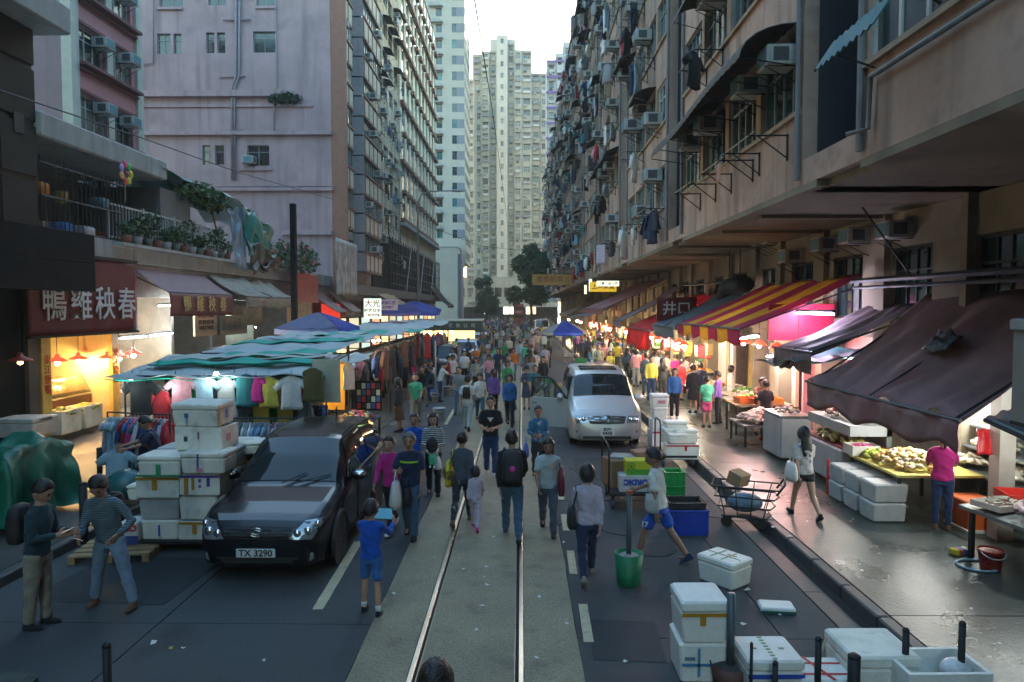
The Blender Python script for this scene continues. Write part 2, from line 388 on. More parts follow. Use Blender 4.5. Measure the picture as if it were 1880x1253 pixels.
def ac(loc, label, group, rot=0, sc=1.0): 
    return clone(AC0, None, loc=loc, rot=rot, scale=sc*rnd.uniform(.92, 1.08), label=label, group=group)
# drying rack: two brackets and poles, projecting 0.9 m from the wall (towards -X)
def rack_proto():
    t = thing('drying_rack', 'spare iron drying rack stored behind the shops', 'drying rack', (10, 3, 1))
    for s in (-.75, .75):
        k = MB(); k.tube([(.05, s, 0), (-.72, s, 0)], .016, 4); k.tube([(0, s, -.42), (-.55, s, -.01)], .013, 4); k.tube([(-.02, s, -.45), (-.02, s, .02)], .016, 4)
        k.build('bracket', M_iron, t)
    for i, x in enumerate((-.68, -.36)):
        MB().tube([(x, -.95, .02), (x, .95, .03)], .014, 5).build('pole', M_bamboo, t)
    return t
RACK0 = rack_proto()
# sheet-metal canopy over a window (hangs from the facade, sub-part of the building)
def canopy_mesh(w, d=.85, drop=.45, curve=True):
    m = MB()
    def fn(u, v):
        a = v*pi/2 if curve else v
        x = -d*(sin(a) if curve else v); z = -drop*((1-cos(a)) if curve else v)
        return (x, u*w, z+.012*sin(u*w*22))
    m.sheet(fn, max(8, int(w*9)), 5, .015)
    k = max(2, int(w/1.2))
    for i in range(k+1): m.tube([(.02, i*w/k, -drop-.15), (-d*.95, i*w/k, -drop*.85)], .012, 4)
    return m.mesh('window_canopy', M_rust)
CAN = [canopy_mesh(2.1), canopy_mesh(4.6), canopy_mesh(2.1, .7, .3, False)]
# garments ------------------------------------------------------
def garment_mesh(kind, seed=0, w=.5, h=.7):
    r = random.Random(seed); m = MB(); ph = r.random()*6; nf = 5+r.random()*3
    def body(hw, dep, z0, z1, xo=0):
        def ring(t):
            z = z0+(z1-z0)*t; a = hw(t); n = 18; out = []
            for k in range(n):
                th = 2*pi*k/n; d = dep(t)*(1+.35*sin(nf*th+ph+t*1.5)*t)
                out.append((xo+a*cos(th), d*sin(th)+.012*sin(6*t+ph), z+(.02*sin(3*th+ph) if t > .97 else 0)))
            return out
        m.loft([ring(t) for t in (0, .03, .08, .13, .25, .4, .6, .8, .9, 1)])
    def sleeve(s, l, droop, wd):
        p0 = V((s*w*.31, 0, -.125)); p1 = p0+V((s*l*cos(droop), .01, -l*sin(droop)))
        m.tube([p0, p0.lerp(p1, .5)+V((0, .01, 0)), p1], [wd, wd*.95, wd*.9], 8, el=(.45, 1))
    if kind in ('tee', 'shirt', 'dress', 'tank', 'coat'):
        L = {'tee': h, 'shirt': h*1.05, 'dress': h*1.6, 'tank': h*.95, 'coat': h*1.5}[kind]
        def hw(t):
            if t < .02: return w*.15
            if t < .13: return w*(.2+.22*(t-.02)/.11)
            return w*(.42-.04*sin((t-.13)*3.4)+(.2*t if kind == 'dress' else .05*t))
        body(hw, lambda t: .018+.035*min(1, t*3), 0, -L)
        if kind in ('tee',): [sleeve(s, w*.5, .7, .085) for s in (-1, 1)]
        if kind in ('shirt', 'coat'): [sleeve(s, w*1.0, 1.25, .075) for s in (-1, 1)]
        if kind == 'dress': [sleeve(s, w*.42, .8, .075) for s in (-1, 1)]
    elif kind == 'trousers':
        body(lambda t: w*.36*(1+.05*t), lambda t: .03, 0, -h*.35)
        for s in (-1, 1): body(lambda t: w*.175-.02*t, lambda t: .028, -h*.33, -h*1.4, s*w*.185)
    elif kind == 'towel':
        m.sheet(lambda u, v: (w*(u-.5), .02*sin(u*9+ph+v*2)*(.3+v), -h*1.1*v), 12, 8, .012)
    elif kind == 'skirt':
        body(lambda t: w*(.3+.22*t), lambda t: .03+.06*t, 0, -h*.7)
    return m.mesh(kind, cloth((.3,.3,.3)), True)
GK = ['tee', 'shirt', 'dress', 'tank', 'trousers', 'towel', 'skirt', 'coat']
GM = {k: [garment_mesh(k, i*13+len(k)) for i in range(2)] for k in GK}
HANG = MB().tube([(-.19, 0, -.06), (-.05, 0, 0), (0, 0, .02), (.05, 0, 0), (.19, 0, -.06)], .009, 5).tube([(0, 0, .02), (0, 0, .07), (.03, 0, .1), (0, 0, .12), (-.03, 0, .1)], .005, 4).mesh('hanger', paint((.25,.28,.3), .4))
CN = {'black': (.012,.014,.018), 'navy': (.02,.03,.07), 'white': (.62,.62,.6), 'grey': (.25,.26,.27), 'blue': (.03,.12,.33), 'light blue': (.25,.38,.48), 'red': (.36,.02,.03),
      'pink': (.55,.25,.3), 'magenta': (.45,.02,.2), 'green': (.03,.2,.07), 'yellow': (.55,.47,.08), 'olive': (.10,.09,.035), 'cream': (.55,.48,.36), 'purple': (.16,.08,.3),
      'teal': (.02,.14,.16), 'brown': (.14,.07,.04), 'lilac': (.42,.37,.45), 'orange': (.5,.15,.04), 'dark blue': (.015,.04,.12), 'charcoal': (.04,.045,.05), 'salmon': (.5,.26,.2)}
GNAME = {'tee': 't-shirt', 'shirt': 'long-sleeved shirt', 'dress': 'dress', 'tank': 'sleeveless top', 'trousers': 'pair of trousers', 'towel': 'towel', 'skirt': 'skirt', 'coat': 'long coat'}
ONAME = {'tee': 'tee_shirt', 'shirt': 'shirt', 'dress': 'dress', 'tank': 'sleeveless_top', 'trousers': 'trousers', 'towel': 'towel', 'skirt': 'skirt', 'coat': 'coat'}
def garment(kind, colour, loc, rot, label, group, hanger=True, scale=1.0, var=0):
    o = obj(ONAME[kind], GM[kind][var % 2], None, loc, rot, scale, label, 'laundry' if 'facade' in (group or '') else 'garment', group)
    setmat(o, cloth(CN[colour]))
    if hanger: obj('hanger', HANG, o, (0, 0, .0))
    return o
# --- blocks of the row: period 11 m, 2 m recesses
M_blockcols = [M_plR, M_plR2, M_plR, M_plR2]
def right_block(idx, y0, y1, rec):
    nm = ORD[idx]
    B = thing('tenement_block', 'pinkish brown tenement block over the right pavement, %s from the camera' % nm, 'building', (0, y0, 0), group='right tenement row')
    L = y1-y0; near = y0 < 34; m = M_blockcols[idx % 4]
    def part(name, x0, x1, a, b, z0, z1, mm): return MB().box(x0, x1, a, b, z0, z1).build(name, mm, B)
    nw = 4; bay = L/nw
    # slab edge over the pavement + side returns
    part('spandrel', RX, RX+.25, 0, L, UZ, SILL0, m)
    for k in range(NF):
        zs = SILL0+k*FH; zt = zs+1.42
        part('spandrel', RX, RX+.25, 0, L, zt, zs+FH if k < NF-1 else ROOF, m)
        MB().box(RX-.07, RX-.003, .05, L-.05, zs-.09, zs-.01).build('sill', M_trim, B)
        for i in range(nw+1):
            yy = i*bay; hw = .14 if 0 < i < nw else .14
            a, b = max(0, yy-hw), min(L, yy+hw)
            part('pier', RX-.02*(i % 2), RX+.25, a, b, zs, zt, M_trim if i % 2 else m)
        for i in range(nw):
            sc = (bay-.28)/2.0
            window(B, (RX+.12, i*bay+.14, zs), near and k < 4, 0, None, rnd.choice([M_frame, M_frame, M_frameW]), (1, sc, 1))
    # inner body so that nothing shows through, end walls of the recess
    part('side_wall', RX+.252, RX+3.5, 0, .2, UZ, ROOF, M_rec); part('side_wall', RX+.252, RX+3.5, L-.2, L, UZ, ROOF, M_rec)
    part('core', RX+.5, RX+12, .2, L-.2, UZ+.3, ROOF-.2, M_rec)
    part('roof', RX-.1, RX+12, -.001, L+.001, ROOF, ROOF+.25, m)
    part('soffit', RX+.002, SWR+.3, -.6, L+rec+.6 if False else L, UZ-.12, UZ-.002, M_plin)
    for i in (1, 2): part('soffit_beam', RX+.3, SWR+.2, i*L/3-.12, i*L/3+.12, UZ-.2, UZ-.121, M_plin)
    # recess behind: low parapet and back wall
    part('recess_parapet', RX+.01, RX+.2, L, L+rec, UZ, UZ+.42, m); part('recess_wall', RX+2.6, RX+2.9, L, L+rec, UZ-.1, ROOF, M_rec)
    part('recess_floor', RX+.2, SWR+.3, L, L+rec, UZ-.12, UZ-.003, M_plin)
    # drain pipes at the recess
    for yy in (.08, L-.08):
        MB().tube([(RX-.06, yy, UZ+.1), (RX-.06, yy, ROOF)], .05, 8).build('drain_pipe', M_pipe, B)
    # ground and mezzanine wall of the shops
    W = thing('shop_wall', 'shadowed yellowish shop wall with mezzanine windows under the %s tenement block' % nm, 'wall', (0, y0, 0), group='shop walls under the row')
    def wp(name, a, b, c, d, e, f, mm): return MB().box(a, b, c, d, e, f).build(name, mm, W)
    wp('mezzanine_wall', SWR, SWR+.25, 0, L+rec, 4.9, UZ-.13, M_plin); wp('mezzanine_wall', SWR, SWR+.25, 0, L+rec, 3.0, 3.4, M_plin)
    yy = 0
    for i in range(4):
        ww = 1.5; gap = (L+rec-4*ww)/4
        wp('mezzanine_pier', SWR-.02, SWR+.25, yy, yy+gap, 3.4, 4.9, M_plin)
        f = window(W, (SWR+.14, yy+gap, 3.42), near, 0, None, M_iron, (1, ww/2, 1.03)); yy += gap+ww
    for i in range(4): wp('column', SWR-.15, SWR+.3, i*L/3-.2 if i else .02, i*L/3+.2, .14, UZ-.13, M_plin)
    wp('shop_back', SWR+3.2, SWR+3.4, 0, L+rec, .14, 3.2, M_shopback); wp('shop_ceiling', SWR+.26, SWR+3.2, 0, L+rec, 3.05, 3.15, M_plin)
    for i in range(3): wp('partition', SWR+.31, SWR+3.19, i*L/3-.06+.1, i*L/3+.06+.1, .14, 3.05, M_shopback)
    # --- cabinets, racks and laundry outside the windows
    for k in range(NF):
        zs = SILL0+k*FH
        for i in range(nw):
            cy = y0+(i+.5)*bay; r = rnd.random(); where = '%s floor, %s bay, %s right-hand block' % (ORD[k], ORD[i], nm)
            if idx == 0 and k < 2 or idx == 1 and k == 0: continue
            if r < .62: ac((RX-.03, cy+rnd.choice((-.6, .55)), zs+rnd.choice((.98, .05, .9))), 'window air conditioner, %s' % where, 'air conditioners on the right facade')
            if rnd.random() < .2 and not (idx == 1 and k == 0): obj('window_canopy', CAN[0] if rnd.random() < .6 else CAN[2], B, (RX-.005, i*bay+.1, zs+1.62))
            q = rnd.random()
            if q < (.5 if idx else .3):
                clone(RACK0, None, loc=(RX, cy, zs-.12), label='iron laundry rack, %s' % where, group='drying racks on the right facade')
                for g_ in range(rnd.choice((1, 2, 3, 3) if idx > 1 else (0, 1, 2))):
                    kd = rnd.choice(['tee', 'shirt', 'shirt', 'trousers', 'towel', 'tee', 'coat', 'tank']); cl = rnd.choice(['black', 'navy', 'white', 'grey', 'charcoal', 'light blue', 'cream', 'lilac', 'teal', 'black', 'navy', 'grey', 'pink', 'red', 'dark blue', 'white', 'charcoal'])
                    garment(kd, cl, (RX-rnd.choice((.68, .36)), cy-.7+g_*.55+rnd.uniform(-.1, .1), zs-.14), (0, 0, pi/2+rnd.uniform(-.8, .8)),
                            '%s %s, %s on rack, %s' % (cl, GNAME[kd], ORD[g_], where), 'laundry on the right facade', False, rnd.uniform(.95, 1.3), g_)
    return B
M_shopback = mat('shop_back_wall', (.3,.27,.22), .8, var=.35, vs=3)
ends = [(-1.5, 10.2, 2.1), (12.3, 21.3, 2.0), (23.3, 32.3, 2.2), (34.5, 43.2, 2.0), (45.2, 54.2, 2.1), (56.3, 65.3, 2.1), (67.4, 77, 2), (79, 89, 2), (91, 101, 2), (103, 113, 2), (115, 125, 2), (127, 138, 1)]
for i, (a, b, r) in enumerate(ends): right_block(i, a, b, r)
# the street goes on behind the camera: plain blocks that close it off from the open sky
for nm, lb, x0, x1, y0, y1, h in (('tenement_block', 'plain tenement block behind the camera on the right side', RX, 17, -70, -2.2, ROOF), ('tenement_block', 'plain tenement block behind the camera on the left side', -24, -12.5, -70, 2.5, 26)):
    q = thing(nm, lb, 'building', (0, 0, 0)); MB().box(x0, x1, y0, y1, 0, h).build('wall', M_plR, q); MB().box(x0-.1, x1+.1, y0, y1+.1, h+.001, h+.3).build('roof', M_rec, q)
# big rusty canopy over the first-floor windows of the second block, hanging green sunshade on the first
B = thing('sheet_canopy', 'long dark curved sheet-metal canopy over first-floor windows right', 'canopy', (RX-.01, 12.6, SILL0+1.55))
mb = MB(); LL = 8.4
def fn(u, v):
    a = v*pi/2; return (-1.0*sin(a), u*LL, -.6*(1-cos(a))+.015*sin(u*150)+.05*sin(u*7))
mb.sheet(fn, 84, 6, .015); mb.build('sheet', M_rust, B)
for i in range(8): MB().tube([(.0, i*LL/7, -.75), (-.98, i*LL/7, -.6)], .014, 4).build('bracket', M_iron, B)
for i, yy in enumerate((12.95, 14.6, 17.6, 19.4)):
    ac((RX-.03, yy, SILL0+.86), 'cream air conditioner under the long curved canopy, %s from the dark recess' % ORD[i], 'air conditioners on the right facade', sc=.92)
for i, (yy, zz) in enumerate(((13.7, 6.75), (15.6, 6.7), (18.4, 6.7))):
    clone(RACK0, None, loc=(RX, yy, zz), label='bare iron drying rack on the lowest wall band, %s from the recess' % ORD[i], group='drying racks on the right facade')
garment('towel', 'salmon', (RX-.6, 15.3, 6.72), (0, 0, pi/2), 'small orange cloth on a pole on the lowest right wall band', 'laundry on the right facade', False, .5)
t = thing('window_sunshade', 'teal corrugated sunshade hung on an iron arm outside the top right window', 'sunshade', (RX-.02, 9.0, 7.0))
mb = MB(); mb.sheet(lambda u, v: (-.55-.25*v, -.75+u*1.6, .25-.38*v+.02*sin(u*60)), 48, 3, .02); mb.build('panel', mat('sunshade_teal', (.03,.11,.11), .6, var=.3, streak=.4), t)
MB().tube([(0, -.7, .12), (-.3, -.72, .28), (-.55, -.74, .26)], .02, 6).tube([(0, .8, -.1), (-.6, .8, .1)], .015, 5).build('arm', M_iron, t)
mb = MB().tube([(RX-.07, 6.0, 6.75), (RX-.07, 9.8, 6.78), (RX-.07, 9.85, 6.1), (RX-.3, 10.0, 6.05)], .035, 8)
mb.build('water_pipe', M_pipe, None, True, label='thin grey pipe run along the bare wall at upper right', cat='pipe')

# ================================================================ left-hand buildings
def wall_holes(u0, u1, z0, z1, holes, depth, P, m=0, mb=None):
    """wall in the plane P(u, z, d) with rectangular openings that have real reveals of the given depth"""
    mb = mb or MB(); us = sorted({u0, u1, *[h[0] for h in holes], *[h[1] for h in holes]}); zs = sorted({z0, z1, *[h[2] for h in holes], *[h[3] for h in holes]})
    for i in range(len(us)-1):
        for j in range(len(zs)-1):
            a, b, c, d = us[i], us[i+1], zs[j], zs[j+1]; cu, cz = (a+b)/2, (c+d)/2
            if any(h[0] < cu < h[1] and h[2] < cz < h[3] for h in holes): continue
            mb.add([P(a, c, 0), P(b, c, 0), P(b, d, 0), P(a, d, 0)], [(0, 1, 2, 3)], m)
    for a, b, c, d in holes:
        q = [(a, c), (b, c), (b, d), (a, d)]
        for k in range(4):
            e, f = q[k], q[(k+1) % 4]
            mb.add([P(*e, 0), P(*e, depth), P(*f, depth), P(*f, 0)], [(0, 1, 2, 3)], m)
    return mb
def hole_window(parent, a, b, c, d, P, depth, n=2, fm=None, gm=None, bars=True):
    """frame + panes set into an opening; P maps (u, z, depth)"""
    t = .05; fr = MB()
    def slab(mb, x0, x1, y0, y1, d0, d1):
        mb.add([P(x, y, dd) for dd in (d0, d1) for y in (y0, y1) for x in (x0, x1)], [(0,2,3,1),(4,5,7,6),(0,1,5,4),(2,6,7,3),(0,4,6,2),(1,3,7,5)])
    D = depth
    slab(fr, a, b, c, c+t, D-.06, D+.02); slab(fr, a, b, d-t, d, D-.06, D+.02); slab(fr, a, a+t, c+t, d-t, D-.06, D+.02); slab(fr, b-t, b, c+t, d-t, D-.06, D+.02)
    xs = [a+t+(b-a-2*t)*i/n for i in range(n+1)]
    for x in xs[1:-1]: slab(fr, x-.02, x+.02, c+t, d-t, D-.05, D+.015)
    if bars and d-c > .9: zz = c+(d-c)*.68; slab(fr, a+t, b-t, zz-.018, zz+.018, D-.045, D+.012)
    f = fr.build('window', fm or M_frame, parent)
    for i in range(n):
        g = MB(); slab(g, xs[i]+.001, xs[i+1]-.001, c+t, d-t, D-.01, D+.005); g.build('pane', gm or rnd.choice(M_gl), f)
    return f
M_brown = mat('facade_tile_brown', (.04,.035,.03), .7, spec=.2, var=.25, vs=2, spots=.2); M_band = mat('facade_band_dark', (.03,.032,.034), .5, var=.2)
M_conc = mat('concrete_pale', (.36,.38,.37), .8, var=.2, vs=1.5, streak=.5, streak_col=(.12,.12,.12))
M_pink = mat('render_pink', (.46,.235,.25), .8, var=.1, vs=1.5, streak=.2, streak_col=(.3,.17,.18)); M_mauve = mat('render_mauve_grey', (.27,.2,.22), .85, var=.12, vs=1, streak=.2)
M_cream = mat('pilaster_pale_green', (.5,.53,.46), .75, var=.12, vs=2, streak=.25); M_redt = mat('trim_dark_red', (.16,.06,.06), .7, var=.2)
M_flank = mat('render_flank_lilac', (.39,.285,.305), .88, var=.18, vs=.5, bump=.4, bs=5, streak=.55, streak_col=(.19,.14,.155), spots=.65, spot_col=(.24,.18,.19), sscale=.6)
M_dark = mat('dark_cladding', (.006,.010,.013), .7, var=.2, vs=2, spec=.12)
B = thing('tiled_building', 'dark brown tiled building at the far left edge with pale cornice', 'building', (-12.5, 0, 0))
MB().box(-8, -.06, 3, 18.3, 5.0, 22).build('wall', M_band, B)
for k in range(7):
    z = 5.6+k*1.42
    for j in range(4):
        a = 17.05-j*2.2
        MB().box(-.058, 0, a-2.19 if j else a, a if j else 18.3, z, z+1.28).build('wall_panel', M_brown, B)
for j in range(2): MB().box(-.08, -.05, 15.2, 17.0, 5.8+j*2.9, 8.4+j*2.9).build('window', M_gl[0], B)
MB().box(.001, .02, 17.5, 17.85, 8.0, 8.5).build('wall_plaque', M_band, B)
MB().bbox(-3, .75, 3, 18.7, 10.75, 11.45, .04).build('cornice', M_conc, B)
B = thing('sign_fascia', 'large dark blank fascia box over the left shopfront', 'fascia', (-12.45, 0, 0))
for a, b, c in ((4, 9.9, 0), (9.92, 14.6, 1), (14.62, 19.2, 0)):
    MB().box(0, .85, a, b, 4.1, 4.85).build('panel', M_dark, B); MB().box(0, .85, a, b, 4.86, 5.62).build('panel', M_dark, B)
# closed dark shop below
B = thing('closed_shopfront', 'unlit dark shopfront under the blank fascia at left edge', 'shopfront', (-12.5, 0, 0))
MB().box(-.2, 0, 4, 17.6, .14, 4.1).build('shutter', M_dark, B); MB().box(-.2, .1, 17.62, 18.0, .14, 4.1).build('column', mat('column_tile_grey', (.06,.06,.06), .5), B)
# pink building set back behind the terrace
PX = -18.3
B = thing('pink_building', 'pink apartment building with pale pilasters set back above the terrace', 'building')
def PF(u, z, d): return (PX-d, u, z)
holes = []; Y0, Y1 = 28.9, 34.3
for k in range(6):
    zs = 8.25+k*2.8; holes += [(Y0+.65, Y0+2.55, zs, zs+1.55), (Y0+3.05, Y1-.75, zs, zs+1.55)]
wall_holes(Y0+.5, Y1-.45, 5.5, 26, holes, .3, PF).build('wall', M_pink, B)
for i, h in enumerate(holes): hole_window(B, *h, PF, .22, 3, M_frameW if i % 3 else M_frame, rnd.choice(M_gl[:3]))
for a, b in ((Y0-.02, Y0+.5), (Y1-.45, Y1+.05)): MB().box(PX-.3, PX+.12, a, b, 5.5, 26).build('pilaster', M_cream, B)
for k in range(6):
    zs = 8.25+k*2.8
    MB().box(PX-.25, PX+.08, Y0+2.57, Y0+3.03, zs, zs+1.55).build('pier', M_cream, B)
    MB().box(PX+.002, PX+.42, Y0+.5, Y1-.45, zs-.16, zs-.04).build('sill_ledge', M_redt, B); MB().box(PX+.002, PX+.2, Y0+.52, Y1-.47, zs-.34, zs-.24).build('sill_ledge', M_redt, B)
    MB().box(PX+.002, PX+.1, Y0+.52, Y1-.47, zs+1.58, zs+1.7).build('lintel', M_redt, B)
    if k < 4:
        for q, yy in enumerate((Y0+2.0, Y0+4.0)): ac((PX+.02, yy, zs+.95), 'window air conditioner of the pink building, %s row, %s window' % (ORD[k], ('near', 'far')[q]), 'air conditioners on the pink building', pi, 1.05)
MB().box(PX-8, PX-.31, Y0, Y1, 5.5, 26).build('side_wall', M_mauve, B)
# terrace podium
B = thing('terrace_podium', 'low podium with grey concrete balcony edge and planter ledge at left', 'building')
MB().box(-19.5, -12.55, 19.25, 46.9, 5.1, 5.62).build('slab', M_conc, B); 
y = 19.25
while y < 46.5: MB().box(-12.549, -12.45, y+.01, min(46.9, y+3.4), 5.08, 5.72).build('edge_panel', M_conc, B); y += 3.42
MB().box(-12.449, -12.1, 21.5, 30.2, 5.56, 5.66).build('planter_ledge', M_conc, B)
MB().box(-20, -15.6, 19.3, 33, 5.62, 8.1).build('terrace_room', mat('terrace_room_wall', (.13,.13,.135), .8, var=.3, streak=.3), B)
for i, (a, b) in enumerate(((20.2, 21.6), (22.4, 23.2), (25.2, 26.6), (28, 30))):
    MB().box(-15.598, -15.55, a, b, 5.7, 7.6).build('door', M_frameW if i % 2 else M_frame, B); MB().box(-15.549, -15.53, a+.1, b-.1, 5.85, 7.5).build('pane', M_gl[1 if i % 2 else 0], B)
MB().bbox(-18.2, -12.4, 18.3, 24.9, 8.1, 8.75, .05).build('canopy', M_conc, B)
MB().box(-16, -12.7, 24.95, 27.2, 5.63, 7.9).build('shed', mat('shed_panel_grey', (.2,.21,.22), .7, var=.15, streak=.3), B)
# balustrade: posts, rails and balusters
T = thing('balustrade', 'white metal balustrade along the planted terrace', 'railing', (-12.62, 0, 5.7)); M_white = mat('railing_white', (.5,.52,.5), .6, var=.2)
for z in (.15, 1.15): MB().box(-.03, .03, 21.6, 29.9, z-.03, z+.03).build('rail', M_white, T)
bm = MB().box(-.015, .015, -.015, .015, .18, 1.12).mesh('baluster', M_white)
for i in range(46): obj('baluster', bm, T, (0, 21.7+i*.18, 0))
for yy in (21.6, 23.6, 25.7, 27.8, 29.9): MB().box(-.045, .045, yy-.045, yy+.045, 0, 1.25).build('post', M_white, T)
# wire cage balcony with household clutter
T = thing('balcony_cage', 'rusty iron balcony cage crammed with household clutter', 'cage', (-12.5, 18.4, 5.65))
for z in (.1, .95, 1.8): MB().tube([(0, 0, z), (0, 3.9, z)], .03, 5).build('rail', M_iron, T)
bm = MB().tube([(0, 0, 0), (0, 0, 2.0)], .016, 4).mesh('bar', M_iron)
for i in range(21): obj('bar', bm, T, (0, i*.195, 0))
for i in range(12): obj('bar', bm, T, (-.25*i, 0, 0))
cl = [((.55,.2,.03), 'orange basin'), ((.5,.5,.5), 'white bucket'), ((.06,.15,.4), 'blue plastic bag'), ((.5,.38,.1), 'yellow bottle'), ((.3,.3,.32), 'grey crate'), ((.6,.6,.58), 'white basin'), ((.1,.2,.25), 'dark teal box'), ((.4,.1,.03), 'rust red pot')]
for i, (c, nm) in enumerate(cl):
    mb = MB(); r = .2+.1*rnd.random(); mb.lathe([(r*.6, 0), (r*.75, .03), (r, .3), (r*1.05, .32), (r*.9, .32), (r*.6, .06)], 12) if i % 2 else mb.bbox(-r, r, -r, r, 0, .35, .05)
    mb.build(nm.split()[-1], paint(c), None, True, loc=(-12.75-.3*(i % 2), 18.7+i*.45, 5.67+(.95 if i % 3 == 0 else 0)), label='%s stored inside the balcony cage' % nm, cat='container', group='clutter in the balcony cage')
# colourful paper windmill on the cage
T = thing('toy_windmill', 'multicoloured toy windmill tied to the balcony cage', 'windmill', (-12.3, 22.1, 7.85))
for i, c in enumerate(((.6,.5,.02), (.05,.45,.1), (.6,.05,.15), (.35,.25,.6), (.6,.3,.12), (.5,.06,.04), (.6,.55,.05))):
    a = i*2*pi/7; MB().sphere((0, .27*cos(a), .27*sin(a)), (.03, .13, .13), 10, 6).build('petal', paint(c), T, True)
MB().sphere((.02, 0, 0), .06, 8, 6).build('hub', paint((.5,.1,.1)), T, True); MB().tube([(-.04, 0, 0), (-.04, 0, -.9)], .012, 5).build('stick', M_bamboo, T)
# potted plants along the ledge
M_leaf = [mat('leaf_green_%d' % i, c, .6, var=.4, vs=8) for i, c in enumerate(((.03,.075,.02), (.05,.11,.03), (.022,.05,.025), (.07,.13,.04)))]
def leafy(n, rx, ry, rz, size, seed, hang=0, sphere=True):
    r = random.Random(seed); mb = MB()
    for i in range(n):
        while True:
            p = V((r.uniform(-1, 1), r.uniform(-1, 1), r.uniform(-1, 1)))
            if p.length < 1: break
        c = V((p.x*rx, p.y*ry, p.z*rz)); s = size*r.uniform(.6, 1.3)
        d = V((r.uniform(-1, 1), r.uniform(-1, 1), r.uniform(-1, .6)-hang)).normalized(); e = d.cross(V((r.uniform(-1, 1), r.uniform(-1, 1), r.uniform(-1, 1)))).normalized()*s*.32
        k = len(mb.v); mb.add([c, c+d*s*.5+e, c+d*s, c+d*s*.5-e], [(0, 1, 2, 3)], r.choice((0, 0, 1, 2)))
    return mb
M_pot = paint((.2,.08,.05), .8)
for i in range(13):
    yy = 22.0+i*.63; T = thing('potted_plant', 'leafy potted plant on the terrace ledge, %s from the cage' % ORD[i], 'plant', (-12.3, yy, 5.66), group='potted plants on the terrace')
    MB().lathe([(.12, 0), (.17, .26), (.15, .26), (.14, .22)], 12).build('pot', (M_pot, paint((.3,.3,.28), .8), paint((.1,.12,.1)))[i % 3], T, True)
    q = leafy(70+40*(i % 3), .2, .26, .24+.1*(i % 4), .15, i); 
    o = q.build('foliage', [M_leaf[1], M_leaf[0], M_leaf[2]], T, loc=(0, 0, .5+.1*(i % 4)))
    MB().tube([(0, 0, .2), (.02, .02, .5+.1*(i % 4))], .014, 5).build('stem', M_pot, T)
T = thing('climbing_plant', 'bright green leafy vine arching over the terrace end', 'plant', (-12.5, 28.0, 7.2))
leafy(420, .5, 2.1, .5, .3, 77, .5).build('foliage', [M_leaf[3], M_leaf[1], M_leaf[0]], T, loc=(0, 0, .9)); MB().tube([(0, 1.5, -1.2), (0, .6, .5), (.1, -1.4, 1.1)], .04, 6).build('stem', M_pot, T)
T = thing('flowering_bush', 'pink flowering bougainvillea hanging over the podium edge', 'plant', (-12.35, 38.6, 5.9))
leafy(900, .7, 4.2, .9, .26, 5, .2).build('foliage', [M_leaf[0], M_leaf[2], M_leaf[1]], T, loc=(0, 0, .5)); leafy(60, .8, 3.4, .9, .2, 6).build('blossom', [paint((.6,.05,.2))]*3, T, loc=(.15, 0, .4)); MB().tube([(0, 0, -.2), (0, .2, .6)], .05, 6).build('stem', M_pot, T)
# tarpaulins over the trellis
def tarp(name, label, pts, col, seed, nu=24, nv=16, amp=.12, rough=.4):
    a, b, c, d = [V(p) for p in pts]
    def fn(u, v):
        p = (a.lerp(b, u)).lerp(d.lerp(c, u), v); k = amp*sin(pi*min(1, v*1.1))
        return p+V((.6*amp*MN.noise((u*5, v*4, seed)), .3*amp*MN.noise((u*6, v*3, seed+9)), k*MN.noise((u*4+seed, v*3, 1))*2+.3*amp*sin(u*14+seed+v*2)))
    mb = MB(); mb.sheet(fn, nu, nv, .012)
    return mb.build(name, mat('tarp_%02x%02x%02x' % tuple(int(255*x) for x in col), col, rough, var=.25, vs=2, bump=.3, bs=8, spots=.2), None, True, label=label, cat='tarpaulin')
tarp('tarpaulin', 'green and white tarpaulin roof stretched over the terrace trellis', [(-12.4, 24.4, 8.5), (-15.5, 24.4, 8.6), (-15.5, 31, 8.3), (-12.3, 30.4, 8.1)], (.06,.26,.22), 3, amp=.2)
tarp('tarpaulin', 'dirty white tarpaulin lying on top of the terrace heap', [(-12.3, 30.6, 8.5), (-15, 30.2, 8.6), (-15, 34.8, 7.9), (-12.2, 34.2, 7.4)], (.6,.6,.55), 11, amp=.4)
tarp('tarpaulin', 'dark green tarpaulin hanging down over the terrace heap', [(-12.2, 30.9, 8.2), (-12.15, 34.6, 7.5), (-12.1, 34.6, 5.9), (-12.05, 31.2, 6.1)], (.02,.2,.17), 21, amp=.45)
tarp('tarpaulin', 'blue and white striped sheet hanging at the trellis end', [(-12.25, 29.6, 7.7), (-12.25, 31.2, 8.1), (-12.1, 31.2, 5.3), (-12.1, 30.0, 5.5)], (.2,.28,.36), 31, amp=.35)
tarp('tarpaulin', 'black plastic sheet sagging beneath the green tarpaulin', [(-12.1, 31.4, 6.7), (-12.05, 35.8, 6.4), (-12.05, 35.2, 5.6), (-12.0, 31.6, 5.2)], (.015,.02,.02), 41, amp=.35)
